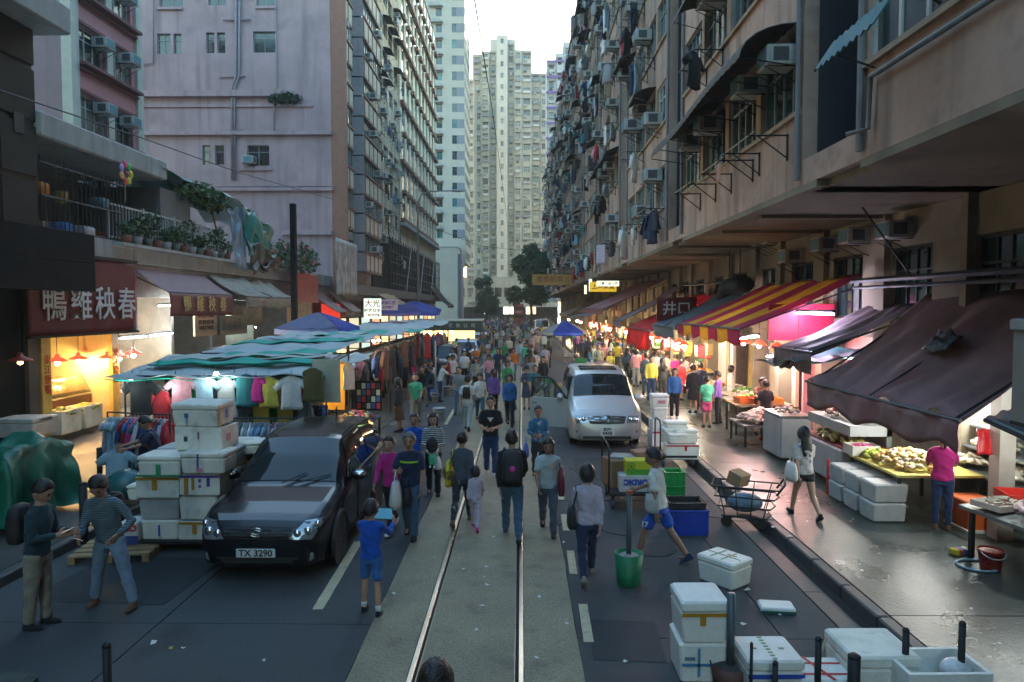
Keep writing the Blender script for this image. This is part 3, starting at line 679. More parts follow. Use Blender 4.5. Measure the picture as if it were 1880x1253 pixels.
# flank-wall building
FY = 47.0
B = thing('flank_building', 'lilac grey building with a tall blank flank wall and few windows', 'building')
def PK(u, z, d): return (u, FY+d, z)
hs = []
for px0, px1, py0, py1 in ((289, 313, 62, 99), (319, 333, 62, 99), (379, 393, 60, 98), (399, 413, 60, 98), (465, 505, 58, 97), (293, 335, -40, 13), (382, 414, -40, 10), (471, 506, -40, 11),
                          (372, 386, 267, 303), (395, 411, 267, 303), (454, 494, 267, 305)):
    a, b = onY(px0, py1, FY), onY(px1, py0, FY); hs.append((a.x, b.x, a.z, b.z))
wall_holes(-27, -12.5, 3, 34, hs, .3, PK).build('flank_wall', M_flank, B)
for h in hs: hole_window(B, *h, PK, .2, 2 if h[1]-h[0] > .8 else 1, M_frame, rnd.choice((M_gl[0], M_gl[0], M_gl[3])))
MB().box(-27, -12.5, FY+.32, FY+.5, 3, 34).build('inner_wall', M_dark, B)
for px0, px1, py0, py1, d in ((262, 530, 168, 180, .35), (262, 610, 242, 250, .3), (262, 575, 192, 198, .12), (440, 500, 309, 314, .15), (290, 336, 14, 19, .15), (470, 508, 12, 17, .12), (262, 612, 345, 352, .25), (520, 610, 424, 432, .3), (395, 612, 342, 344, .2)):
    a, b = onY(px0, py1, FY), onY(px1, py0, FY); MB().box(a.x, b.x, FY-d, FY-.001, a.z, b.z).build('ledge', M_flank, B)
def pipe_px(pts, r, name='soil_pipe'):
    MB().tube([onY(x, y, FY-.12) for x, y in pts], r, 8).build(name, mat('pipe_lilac', (.26,.22,.25), .5, var=.2), B, True)
pipe_px([(433, -30), (433, 140), (426, 160), (426, 330)], .09); pipe_px([(440, -30), (439, 140), (431, 160), (431, 330)], .08); pipe_px([(506, -10), (508, 160), (503, 170), (503, 250)], .05); pipe_px([(262, 118), (281, 116), (281, 30), (281, -20)], .05)
pipe_px([(410, 37), (460, 36)], .05); pipe_px([(402, 142), (450, 140)], .05); pipe_px([(412, 241), (445, 241)], .05)
ac((onY(461, 302, FY)).to_tuple() and V((onY(461, 302, FY).x, FY-.02, onY(461, 302, FY).z)), 'lone white air conditioner on the blank lilac flank wall', 'air conditioners on the left side', pi/2, 1.1)
leafy(300, 1.1, .25, .35, .3, 8, .3).build('wall_weed', [M_leaf[2], M_leaf[0], M_leaf[2]], None, loc=(onY(523, 178, FY-.3)), label='weeds growing from the ledge of the lilac flank wall', cat='plant')
# bay-window facade of the same building on the street
M_bayc = mat('bay_panel_cream', (.62,.56,.42), .75, var=.15, vs=2, streak=.4, streak_col=(.2,.16,.1)); M_bayr = mat('bay_trim_brown', (.27,.13,.09), .7, var=.2); M_bayg = mat('bay_side_grey', (.3,.285,.3), .8, var=.15, streak=.3)
FX = -12.5
MB().box(FX-6, FX-.05, FY+.6, 59.2, 3, 34).build('street_wall', M_bayg, B)
for col, (a, b, d) in enumerate(((FY+.35, FY+4.2, .45), (FY+5.6, FY+11.6, .95))):
    for k in range(10):
        z = 6.4+k*2.85; 
        bay = MB().box(FX, FX+d, a, b, z, z+1.35).build('bay_box', M_bayg, B)
        n = 3 if col == 0 else 4
        for i in range(n):
            y0 = a+(b-a)*i/n+.1; y1 = a+(b-a)*(i+1)/n-.1; MB().box(FX+d+.001, FX+d+.03, y0, y1, z+.12, z+1.24).build('bay_panel', M_bayc, bay)
            MB().box(FX+d+.001, FX+d+.07, y0-.14 if i else a, y0-.06 if i else a+.09, z+.03, z+1.32).build('bay_rib', M_bayr, bay)
        MB().box(FX+d-.05, FX+d+.12, a-.05, b+.05, z+1.351, z+1.45).build('bay_sill', M_bayr, bay)
        MB().box(FX+d-.05, FX+d+.06, a-.02, b+.02, z-.1, z-.001).build('bay_foot', M_bayr, bay)
        if k < 9:
            wd = MB().box(FX+d*.35, FX+d*.8, a+.05, b-.05, z+1.47, z+2.74).build('window', M_gl[k % 3 if k < 5 else 1], B)
            for i in range(2*n+1): yy = a+.05+(b-a-.1)*i/(2*n); MB().box(FX+d*.8+.001, FX+d*.8+.06, yy-.03, yy+.03, z+1.47, z+2.74).build('mullion', M_frame, wd)
            MB().box(FX-.02, FX+d-.06, a-.02, a+.04, z+1.46, z+2.74).build('bay_side', M_bayg, wd)
            if rnd.random() < .6: ac((FX+d*.8, a+(b-a)*rnd.choice((.2, .5, .75)), z+1.5+.7*rnd.random()), 'air conditioner on the cream bay windows, %s bay column, %s row' % (ORD[col], ORD[k]), 'air conditioners on the left side', pi, 1.1)
MB().box(FX, FX+1.0, FY+.02, FY+.3, 4.5, 34).build('corner_pier', M_bayr, B)
# generic left street facade with windows, racks and laundry
def left_block(name, label, y0, y1, z0, nf, m, short, bay_n, sill=.95, fh=2.85, clutter=.6):
    B = thing(name, label, 'building'); fx = -12.55
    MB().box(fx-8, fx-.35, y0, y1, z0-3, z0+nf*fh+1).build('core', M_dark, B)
    hs = []; bw = (y1-y0)/bay_n
    for k in range(nf):
        for i in range(bay_n): hs.append((y0+i*bw+.3, y0+(i+1)*bw-.3, z0+k*fh+sill, z0+k*fh+sill+1.5))
    P = lambda u, z, d: (fx-d, u, z)
    wall_holes(y0, y1, z0, z0+nf*fh+1, hs, .3, P).build('wall', m, B)
    for j, h in enumerate(hs):
        hole_window(B, *h, P, .2, 3, rnd.choice((M_frame, M_frameW)), rnd.choice(M_gl))
        k, i = divmod(j, bay_n); cy = (h[0]+h[1])/2; where = '%s floor, %s bay, %s' % (ORD[k], ORD[i], short)
        if rnd.random() < clutter: ac((fx+.02, cy+rnd.uniform(-.5, .5), h[2]+rnd.choice((-.1, .9))), 'air conditioner, '+where, 'air conditioners on the left side', pi, 1.1)
        if rnd.random() < clutter*.7:
            clone(RACK0, None, loc=(fx, cy, h[2]-.1), rot=pi, label='laundry rack, '+where, group='drying racks on the left side')
            for g_ in range(rnd.choice((0, 1, 1, 2))):
                kd = rnd.choice(['tee', 'shirt', 'trousers', 'towel']); c_ = rnd.choice(['black', 'navy', 'white', 'blue', 'purple', 'grey'])
                garment(kd, c_, (fx+.8, cy-.4+g_*.6, h[2]-.14), (0, 0, pi/2+rnd.uniform(-.6, .6)), '%s %s, %s on rack, %s' % (c_, GNAME[kd], ORD[g_], where), 'laundry on the left facade', False, 1.15)
        if rnd.random() < clutter*.4: obj('window_canopy', CAN[0], B, (fx+.005, h[1], h[3]+.15), pi)
    return B
M_l5 = mat('render_cream_dirty', (.54,.47,.33), .85, var=.2, vs=1, streak=.6, streak_col=(.12,.1,.08))
B5 = left_block('balcony_building', 'dirty cream apartment building hung with racks and laundry beyond the bays', 59.3, 73, 7.6, 9, M_l5, 'cream left building', 5)
MB().box(-14, -12.45, 59.4, 64, 5.4, 7.58).build('dark_canopy', M_dark, B5)
# teal-glass office slab with brown sun fins
M_teal = glassmat('glass_teal_bright', (.02,.2,.2)); M_wpan = mat('panel_warm_white', (.72,.67,.53), .7, var=.12, streak=.2); M_fin = mat('fin_brown', (.19,.085,.05), .7, var=.2)
B6 = thing('fin_building', 'teal-glazed building with white panels and staggered brown sun fins', 'building')
Y0, Y1, z0 = 73.2, 104, 12.6; fx = -12.5
MB().box(fx-10, fx-.2, Y0, Y1, 3, 44).build('core', M_dark, B6)
nb = 10; bw = (Y1-Y0)/nb
for i in range(nb):
    for k in range(10):
        z = z0+k*3.0; a = Y0+i*bw
        MB().box(fx-.2, fx+.08, a+.02, a+bw*.42, z, z+2.98).build('panel', M_wpan if (i+k) % 7 else M_bayc, B6)
        MB().box(fx-.15, fx, a+bw*.42+.01, a+bw-.02, z, z+2.98).build('window', M_teal if (i*3+k) % 4 else M_gl[0], B6)
        MB().box(fx+.085, fx+.5, a+.1+(k % 2)*bw*.3, a+bw*.85, z-.05, z+.35).build('sun_fin', M_fin, B6)
MB().box(fx-.2, fx+.6, Y0, Y1, z0-.45, z0-.1).build('ledge', M_conc, B6)
MB().box(fx-.3, fx-.05, Y0, Y1, 9.0, z0-.46).build('parapet', M_l5, B6)
T = thing('steel_grid_cage', 'dark steel grid cage over the lower left facade', 'cage', (-11.9, Y0-9, 4.6))
bm = MB().tube([(0, 0, 0), (0, 0, 5.6)], .06, 5).mesh('upright', M_iron); bh = MB().tube([(0, 0, 0), (0, 39, 0)], .05, 5).mesh('rail', M_iron)
for i in range(27): obj('upright', bm, T, (0, i*1.5, 0))
for i in range(6): obj('rail', bh, T, (.02, 0, .3+i*1.0))
for i in range(3): MB().tube([(.1, 8+i*10, 0), (.1, 12+i*10, 5.4)], .05, 5).build('brace', mat('brace_pale', (.35,.37,.37), .6), T)
MB().box(-.9, -.6, 0, 39, 0, 5.6).build('backing', M_dark, T)
# ================================================================ far towers and trees
M_tw = mat('tower_tile_cream', (.52,.51,.44), .7, var=.08, vs=.4, streak=.25, streak_col=(.36,.35,.31)); M_tgrey = mat('tower_panel_grey', (.24,.26,.30), .7, var=.1)
M_res = mat('tower_concrete_green_grey', (.41,.41,.34), .85, var=.2, vs=.35, streak=.6, streak_col=(.19,.2,.17)); M_resw = mat('tower_core_white', (.56,.55,.48), .8, var=.1, vs=.3, streak=.25, streak_col=(.4,.4,.36))
M_white2 = mat('tower_white', (.6,.6,.62), .7, var=.08, streak=.2); M_purp = mat('band_purple', (.2,.12,.38), .6)
# white tower at left
TY = 130.0
B = thing('white_tower', 'cream white tower block with a column of paired air conditioners', 'building')
x0, x1 = onY(786, 300, TY).x, onY(853, 300, TY).x
MB().box(x0-6, x1, TY+.4, TY+14, 12, 80).build('core', M_tw, B)
hs = []; zz = 16.4; fl = 0
def PT(u, z, d): return (u, TY+d, z)
wA = (onY(800, 0, TY).x, onY(811, 0, TY).x); wB = (onY(829, 0, TY).x, onY(838, 0, TY).x); wC = (wB[1]+.02, x1-.02)
while zz < 74: hs += [(wA[0], wA[1], zz, zz+1.5), (wB[0], wB[1], zz, zz+1.55)]; zz += 2.84
wall_holes(x0-6, x1, 11, 80, hs, .3, PT).build('wall', M_tw, B)
acm = MB().bbox(-.4, .4, -.3, .1, 0, .62, .03).lathe([(.2, -.305), (.2, -.302)], 10, 1, M=Matrix.Rotation(pi/2, 4, 'X') @ Matrix.Translation((-.12, .31, 0))).mesh('casing', [M_ac, M_acd])
for i, h in enumerate(hs):
    hole_window(B, *h, PT, .2, 2, M_frame, M_gl[0] if i % 5 else M_teal)
    if i % 2: MB().box(wC[0], wC[1], TY-.03, TY-.002, h[2], h[3]).build('wall_panel', M_tgrey, B)
    else:
        r = i//2
        sh = thing('condenser_shelf', 'shelf with two condensers on the cream tower, %s from the bottom' % ORD[r], 'air conditioner', (wA[0]-.2, TY-.05, h[3]+.25), group='condenser shelves on the cream tower')
        MB().box(-1.0, 1.5, -.75, .04, -.1, 0).build('shelf', M_conc, sh)
        for q in (-.5, .6): obj('condenser', acm, sh, (q, -.3, 0))
z = 12
while z < 76: MB().box(x1-.01, x1+.03, TY+.8, TY+13, z+.8, z+2.3).build('side_window', M_gl[int(z) % 3], B); z += 2.84
a, b = onY(798, 545, 124), onY(840, 455, 124)
B = thing('tower_annex', 'low pale annex with blank wall below the cream tower', 'building'); MB().box(a.x, b.x, 124, 129.9, 0, b.z).build('wall', M_tw, B); MB().box(b.x-.01, b.x+.6, 125, 129.9, 0, b.z-1).build('side_wall', M_tgrey, B); MB().box(a.x-.1, b.x+.1, 123.9, 130, b.z, b.z+.2).build('coping', M_conc, B)
# residential slab that closes the street
def res_tower(name, label, cols, Y, zb, fh, m, mcore):
    B = thing(name, label, 'building')
    winm = MB().box(-.5, .5, -.02, .12, 0, 1.25).mesh('window', M_gl[0]); 
    for ci, (p0, p1, ptop, dep, core) in enumerate(cols):
        xa, xb, zt = onY(p0, 300, Y).x, onY(p1, 300, Y).x, onY(900, ptop, Y).z; yf = Y+dep; wd = xb-xa
        nf = int((zt-zb)/fh); hs = []
        for k in range(nf):
            z = zt-(k+1)*fh+.75
            if core: hs.append((xa+wd*.5-.35, xa+wd*.5+.35, z, z+1.2))
            elif wd > 3.4: hs += [(xa+.35, xa+wd*.47, z, z+1.35), (xa+wd*.55, xb-.35, z, z+1.35)]
            else: hs.append((xa+.4, xb-.4, z, z+1.35))
        P = lambda u, z, d: (u, yf+d, z)
        wall_holes(xa, xb, zb, zt, hs, .5, P).build('wall', mcore if core else m, B)
        MB().box(xa, xb, yf+.5, Y+10, zb, zt).build('core', m, B)
        for x in (xa, xb): MB().box(x-.003, x+.003, yf, Y+6, zb, zt+.01).build('fin_wall', mcore if core else m, B)
        for j, h in enumerate(hs):
            g = MB(); gm = M_gl[rnd.choice((0, 0, 1, 1, 2, 3))]
            g.box(h[0], h[1], yf+.3, yf+.4, h[2], h[3]); wo = g.build('window', gm, B)
            fr = MB(); n = 3
            for i in range(n+1): xx = h[0]+(h[1]-h[0])*i/n; fr.box(xx-.035, xx+.035, yf+.22, yf+.299, h[2], h[3])
            fr.box(h[0], h[1], yf+.2, yf+.298, h[3]-.4, h[3]-.33)
            fr.build('window_frame', M_frameW if rnd.random() < .6 else M_frame, wo)
            if not core:
                if rnd.random() < .6: MB().box(h[0]-.15, h[1]+.15, yf-.45, yf-.003, h[3]+.05, h[3]+.15).build('window_hood', m if rnd.random() < .6 else M_tgrey, wo)
                if rnd.random() < .5: MB().box(h[0]+.1, h[0]+.75, yf-.5, yf-.004, h[2]-.5, h[2]-.1).build('air_conditioner', M_ac if rnd.random() < .6 else M_acd, wo)
                if rnd.random() < .35: MB().box(h[0]-.1, h[1]+.1, yf-.5, yf-.005, h[2]-.08, h[2]+.5).build('window_cage', rnd.choice((M_conc, M_frameW, M_tgrey)), wo)
        if core: continue
        MB().tube([(xa+.12, yf-.12, zb), (xa+.12, yf-.12, zt)], .1, 5).build('drain_pipe', M_conc, B)
    return B
CY0 = 182.0
B = res_tower('residential_tower', 'tall green-grey residential tower closing the street, pale central core', [(868, 884, 98, .8, 0), (884, 899, 96, -.6, 0), (899, 912, 92, .6, 0), (912, 932, 68, -1.2, 1), (932, 944, 78, .5, 0), (944, 958, 94, -.7, 0), (958, 976, 94, -.2, 0), (976, 992, 132, 1.2, 0), (992, 1008, 134, .6, 0)], CY0, 10, 2.83, M_res, M_resw)
a, b = onY(900, 95, CY0).x, onY(946, 70, CY0); MB().box(a, b.x, CY0+.8, CY0+8, 66, b.z).build('roof_house', M_resw, B)
res_tower('slender_tower', 'narrow grey tower squeezed between cream tower and central tower', [(856, 871, 145, 0, 0)], 168, 5, 2.83, M_res, M_resw)
res_tower('banded_tower', 'white stepped tower with purple bands behind the right row', [(1004, 1020, 112, 0, 0), (1020, 1034, 100, -.5, 0), (1034, 1056, 76, .8, 0)], 152, 5, 3.2, M_white2, M_white2)
bt = [o for o in C.objects if o.name == 'banded_tower'][0]
for k in range(15):
    z = onY(1010, 112, 152).z-k*3.2; MB().box(onY(1003, 0, 152).x, onY(1036, 0, 152).x, 151.2, 151.45, z-.5, z-.1).build('purple_band', M_purp, bt)
# base of the closing tower: shops with lit windows
B = thing('market_building', 'low grey building with bright shop windows at the street end', 'building', (0, 172, 0))
xa, xb = -16, 9
MB().box(xa, xb, 0, 9, 4.2, 11.2).build('upper_wall', M_res, B); MB().box(xa, xb, 2, 9, 0, 4.2).build('shop_wall', M_dark, B); MB().box(xa, xb, -.6, 0, 3.9, 4.5).build('ledge', M_conc, B)
for i in range(11): MB().box(xa+.6+i*2.25, xa+2.2+i*2.25, -.08, -.003, 6.4, 8.6).build('window', M_gl[3], B)
for i, (p0, p1, c, s) in enumerate(((924, 934, (1, .9, .6), .5), (936, 944, (1, .85, .5), .5), (966, 975, (1, .8, .35), .5), (880, 890, (.6, .9, .8), .25), (893, 910, (.06, .2, .7), .15), (976, 984, (1, .6, .3), .3))):
    u, v = onY(p0, 560, 172).x, onY(p1, 560, 172).x; MB().box(u, v, 1.6, 1.95, 2.2, 4.1).build('lit_window', glow(c, s), B)
# trees
M_bark = mat('bark', (.07,.055,.04), .9, var=.3, vs=5, bump=.5)
def tree(label, loc, h, r, n, seed, mats, size=.5):
    T = thing('street_tree', label, 'tree', loc, group='trees at the street end'); rr = random.Random(seed)
    tr = MB(); tr.tube([(0, 0, 0), (.1, 0, h*.2), (-.1, .1, h*.4), (.1, 0, h*.62)], [r*.09, r*.07, r*.055, r*.03], 8)
    cl = []
    for i in range(14):
        a = rr.random()*6.28; zz = h*rr.uniform(.36, .9); q = r*rr.uniform(.35, .85)*(1-.5*abs(zz/h-.55)); p = V((cos(a)*q, sin(a)*q, zz)); cl.append(p)
        tr.tube([(0, 0, min(zz*.7, h*.55)), p*.5+V((0, 0, zz*.42)), p], [r*.035, r*.022, r*.01], 5)
    tr.build('trunk', M_bark, T, True); mb = MB()
    for p in cl+[V((0, 0, h*.9)), V((r*.1, 0, h*.7))]:
        k = leafy(n//16, r*.42, r*.42, h*.11, size, rr.random(), .3); k.v = [(x+p.x, y+p.y, z+p.z) for x, y, z in k.v]; mb.add(k.v, k.f); mb.m[-len(k.f):] = k.m
    mb.build('crown', mats, T); return T
p = onZ(972, 596); tree('large dark green tree beside the tram at the street end', (1.6, 118, 0), 14.4, 3.6, 16000, 4, [M_leaf[0], M_leaf[1], M_leaf[2]], .42)
tree('smaller tree in front of the left annex at street end', (-6.2, 128, 0), 9.5, 2.4, 7000, 9, [M_leaf[2], M_leaf[0], M_leaf[1]], .4)
# ================================================================ left shops, signs, awnings
def sign_text(parent, txt, size, m, loc, rot, bold=0.0, name='lettering', scale=None, extrude=.006):
    return obj(name, text_mesh(txt, size, m, extrude, bold=bold), parent, loc, rot, scale)
RL = (pi/2, 0, pi/2)       # text on a wall that faces +X (left side of the street)
RC = (pi/2, 0, 0)          # text that faces the camera
RRt = (pi/2, 0, -pi/2)     # text on a wall that faces -X
SB = thing('shop_row', 'row of open ground-floor shops under the left terrace', 'building', (-12.5, 0, 0))
M_ytile = mat('shop_tile_cream', (.5,.42,.25), .5, var=.15, vs=3); M_shopd = mat('shop_wall_dim', (.16,.15,.13), .8, var=.3, vs=3)
MB().box(-3.4, -3.2, 17.9, 47, .14, 5.05).build('back_wall', M_ytile, SB); MB().box(-3.2, 0, 17.9, 46.9, 4.0, 4.1).build('ceiling', M_shopd, SB)
for yy in (18.05, 21.45, 25.2, 29, 33, 37.5, 42.2, 46.8): MB().box(-3.19, .0, yy-.1, yy+.1, .14, 4.0).build('partition', M_ytile if yy < 22 else M_shopd, SB)
MB().box(-3.2, .25, 17.9, 46.9, .14, .3).build('shop_step', M_kerb, SB)
MB().box(-.15, 0, 17.9, 46.9, 4.101, 5.05).build('fascia_wall', M_shopd, SB)
for yy in (18.3, 21.45): 
    c = MB().box(.002, .12, yy-.22, yy+.14, .3, 3.1).build('column', mat('column_yellow_tile', (.55,.38,.1), .5, var=.25, vs=4), SB)
    sign_text(SB, '東\n江\n鹽\n鴨', .26, paint((.5,.05,.02)), (.13, yy-.02, 1.9), RL)
# red banner sign
S1 = thing('shop_banner', 'deep red shop banner with brushed white Chinese characters', 'sign', (-12.25, 0, 0))
mb = MB(); mb.sheet(lambda u, v: (.02+.05*MN.noise((u*6, v*3, 1)), 17.4+u*5.0, 5.05-v*2.1), 40, 14, .015); mb.build('banner', mat('banner_red', (.12,.01,.02), .6, var=.2, bump=.3, bs=5), S1, True)
M_wl = paint((.6,.66,.68), .6)
for i, ch in enumerate('鴨雞秧春'): sign_text(S1, ch, 1.02, M_wl, (.1, 18.3+i*1.13, 3.72), RL, .006, extrude=.01)
MB().box(-.05, .08, 17.4, 22.4, 5.06, 5.14).build('top_batten', M_iron, S1); MB().box(-.05, .08, 17.4, 22.4, 2.88, 2.945).build('bottom_batten', M_iron, S1)
# pendant lamps of the poultry shop
M_shade = mat('lamp_shade_red', (.5,.02,.015), .35, var=.1, emit=(1,.05,.02), es=.25)
def lamp(px, py, X, label, e=25, col=(1,.62,.2), shade=True):
    p = onX(px, py, X); T = thing('pendant_lamp', label, 'lamp', p, group='red pendant lamps of the poultry shop')
    if shade: MB().lathe([(.05, .2), (.07, .12), (.24, .04), (.27, 0), (.25, .0), (.06, .1)], 18).build('lamp_shade', M_shade, T, True)
    MB().lathe([(.001, -.12), (.05, -.1), (.065, -.05), (.04, .02), (.03, .06)], 12).build('bulb', glow((1,.75,.4), 12), T, True); MB().tube([(0, 0, .06 if not shade else .2), (0, 0, 1.1)], .01, 4).build('cord', M_iron, T)
    point((0, 0, -.2), e, col, .07, T)
for i, (px, py, X, sh) in enumerate(((105, 664, -12.9, 1), (144, 660, -13.2, 1), (198, 658, -12.6, 1), (219, 656, -12.5, 1), (245, 650, -12.2, 1), (143, 684, -14, 0), (170, 694, -13.6, 0), (185, 690, -13.9, 0))):
    lamp(px, py, X, '%s hanging in the poultry shop, %s from the left' % ('red shaded lamp' if sh else 'bare bulb', ORD[i]), 12 if sh else 8, shade=bool(sh))
p = onX(37, 663, -12.0); T = thing('pendant_lamp', 'dim red shaded lamp alone in the dark shopfront', 'lamp', p); MB().lathe([(.05, .2), (.07, .12), (.24, .04), (.27, 0), (.25, .0), (.06, .1)], 18).build('lamp_shade', mat('lamp_shade_dim', (.3,.03,.02), .4), T, True); MB().lathe([(.001, -.1), (.06, -.06), (.04, .04)], 10).build('bulb', glow((1,.6,.1), 2.5), T, True); MB().tube([(0, 0, .2), (0, 0, 1.1)], .01, 4).build('cord', M_iron, T)
def tube_lamp(a, b, label, e=20, col=(.85,.95,1), s=9, grp='fluorescent tubes of the shops'):
    a, b = V(a), V(b); T = thing('tube_lamp', label, 'lamp', a, group=grp); d = b-a
    MB().tube([(0, 0, 0), d], .022, 8).build('tube', glow(col, s), T, True); n = d.normalized(); MB().tube([V((0, 0, .06))-n*.05, d+V((0, 0, .06))+n*.05], .035, 6).build('holder', M_iron, T)
    l = bpy.data.lights.new('tube_light', 'POINT'); l.energy = e; l.color = col; l.shadow_soft_size = .25; o = bpy.data.objects.new('tube_light', l); C.objects.link(o); o.parent = T; o.location = d*.5-V((0, 0, .12))
tube_lamp(onX(91, 643, -14.5), onX(153, 643, -14.5), 'white tube lamp at the back of the poultry shop', 14)
tube_lamp(onX(220, 622, -12.4), onX(268, 618, -12.4), 'white tube lamp under the red banner, nearer one', 9)
tube_lamp(onX(276, 617, -12.4), onX(316, 612, -12.4), 'white tube lamp under the red banner, farther one', 9)
tube_lamp(onX(292, 562, -12.2), onX(360, 560, -12.2), 'short tube lamp under the maroon awning', 6)
tube_lamp(onX(450, 605, -13), onX(470, 601, -13), 'small tube lamp deep in the dim left shops', 6)
tube_lamp((-13.5, 38, 3.4), (-13.5, 40, 3.4), 'tube lamp in the shop behind the blue tent', 18, (1, .75, .5))
tube_lamp((-13.5, 31, 3.5), (-13.5, 33, 3.5), 'tube lamp in the shop with the notice boards', 16, (.8, 1, .95))
# poultry counters
def heap(n, rx, ry, size, cols, seed, elong=1.4):
    r = random.Random(seed); mb = MB(); n = int(n*2.2); size *= .72
    for i in range(n):
        a = r.random()*6.28; q = sqrt(r.random()); x, y = rx*q*cos(a), ry*q*sin(a); z = (1-q)*min(rx, ry)*.45+r.random()*size*.4
        Mx = Matrix.Translation((x, y, z+size*.3)) @ Matrix.Rotation(r.random()*6.28, 4, 'Z') @ Matrix.Rotation(r.uniform(-.5, .5), 4, 'Y')
        k0 = len(mb.v); f = r.uniform(.55, 1.15); mb.sphere((0, 0, 0), (size*elong*r.uniform(.7, 1.3)*.5*f, size*.5*f, size*.4*f), 7, 5, r.randrange(len(cols)), Mx)
        mb.v[k0:] = [(a+r.uniform(-1, 1)*size*.07, b+r.uniform(-1, 1)*size*.07, c+r.uniform(-1, 1)*size*.06) for a, b, c in mb.v[k0:]]
    return mb.mesh('goods', cols, True)
def foam(loc, dims, label, rot=0, lid=True, open_=False, marks=(), group='foam boxes', tilt=0, dirt=1):
    T = thing('foam_box', label, 'foam box', loc, (tilt, 0, rot), group); w, d, h = dims; hb = h*.74 if lid else h
    m = M_foam[dirt]
    if open_:
        b = MB(); b.bbox(-w/2, w/2, -d/2, d/2, 0, hb*.12, .015, taper=.01); 
        for x0, x1, y0, y1 in ((-w/2, w/2, -d/2, -d/2+.04), (-w/2, w/2, d/2-.04, d/2), (-w/2, -w/2+.04, -d/2+.041, d/2-.041), (w/2-.04, w/2, -d/2+.041, d/2-.041)): b.box(x0, x1, y0, y1, hb*.1, hb)
        b.build('box_body', m, T)
    else: MB().bbox(-w/2, w/2, -d/2, d/2, 0, hb, .022, taper=.018).build('box_body', m, T)
    if lid and not open_:
        MB().bbox(-w/2-.006, w/2+.006, -d/2-.006, d/2+.006, hb+.004, h, .02).build('lid', m, T)
    for face, u0, u1, v0, v1, c in marks:     # tape and print on the faces
        e = .004
        if face == 'f': MB().box(-w/2+u0*w, -w/2+u1*w, -d/2-.008-e, -d/2-.0062, v0*h, v1*h).build('tape', paint(c, .4), T)
        if face == 's': MB().box(w/2+.0062, w/2+.008+e, -d/2+u0*d, -d/2+u1*d, v0*h, v1*h).build('tape', paint(c, .4), T)
        if face == 't': MB().box(-w/2+u0*w, -w/2+u1*w, -d/2+v0*d, -d/2+v1*d, h+.0012, h+.004).build('tape', paint(c, .4), T)
    return T
M_foam = [mat('foam_white', (.78,.78,.72), .7, var=.1, vs=5, bump=.4, bs=40, streak=.3, streak_col=(.5,.48,.4), spots=.35, spot_col=(.45,.42,.34), sscale=5), mat('foam_dirty', (.74,.73,.65), .75, var=.16, vs=3, bump=.4, bs=40, streak=.5, streak_col=(.4,.37,.29), spots=.4, spot_col=(.33,.3,.24), sscale=4), mat('foam_grey', (.42,.43,.42), .75, var=.2, vs=3, bump=.3, bs=60, spots=.3, spot_col=(.25,.25,.24))]
ORG, GRN, BLU, PUR, REDc, PNK = (.45,.22,.02), (.02,.25,.1), (.03,.08,.4), (.1,.05,.3), (.5,.02,.03), (.55,.2,.3)
T = thing('display_counter', 'glass-fronted poultry display counter in yellow light', 'counter', (-13.6, 19.7, .3))
MB().box(-.5, .5, -1.2, 1.6, 0, .75).build('base', mat('counter_dark_red', (.12,.05,.03), .5), T); MB().box(-.5, .5, -1.2, 1.6, .76, .8).build('shelf', paint((.5,.45,.3)), T)
mb = MB(); mb.sheet(lambda u, v: (.5-.35*v, -1.2+2.8*u, .82+.55*sin(v*1.4)), 12, 6, .012); mb.build('glass_front', mat('counter_glass', (.5,.45,.25), .1, var=0, trans=.8, spec=.6), T, True)
obj('poultry', heap(40, .4, 1.3, .18, [paint((.5,.36,.12)), paint((.55,.45,.2))], 2), T, (0, .2, .8))
foam((-12.35, 18.75, .3), (.55, .85, .62), 'pale foam box under the greens in front of poultry shop, left', 0, False, True); foam((-12.35, 19.75, .3), (.55, .8, .62), 'pale foam box under the greens in front of poultry shop, right', 0, False, True)
for i, yy in enumerate((18.75, 19.75)):
    obj('vegetables', heap(70, .26, .45, .14, [paint((.3,.34,.03)), paint((.45,.42,.05)), paint((.12,.2,.03))], 5+i, 2.2), None, (-12.35, yy, .78), label='heap of yellow-green vegetables in the %s poultry-shop box' % ('left', 'right')[i], cat='vegetables')
T = thing('produce_shelf', 'stepped shelf with peach-coloured produce beside poultry shop', 'shelf', (-13.2, 22.6, .3))
for k in range(3): MB().box(-.5-.3*k, -.2-.3*k, -1, 1.6, 0, .5+.3*k).build('step', M_shopd, T); obj('produce', heap(50, .15, 1.2, .12, [paint((.6,.3,.15)), paint((.55,.35,.3)), paint((.5,.4,.2))], 30+k), T, (-.35-.3*k, .3, .5+.3*k))
foam(onX(45, 800, -11.9)*1.0+V((0, 0, 0)), (.9, .7, .45), 'low crate at the dark shopfront, lower of two', 0, True, dirt=2); 
T = foam((-11.9, 16.95, .6), (.9, .7, .42), 'brown-lidded box on top at the dark shopfront', 0, True, dirt=2)
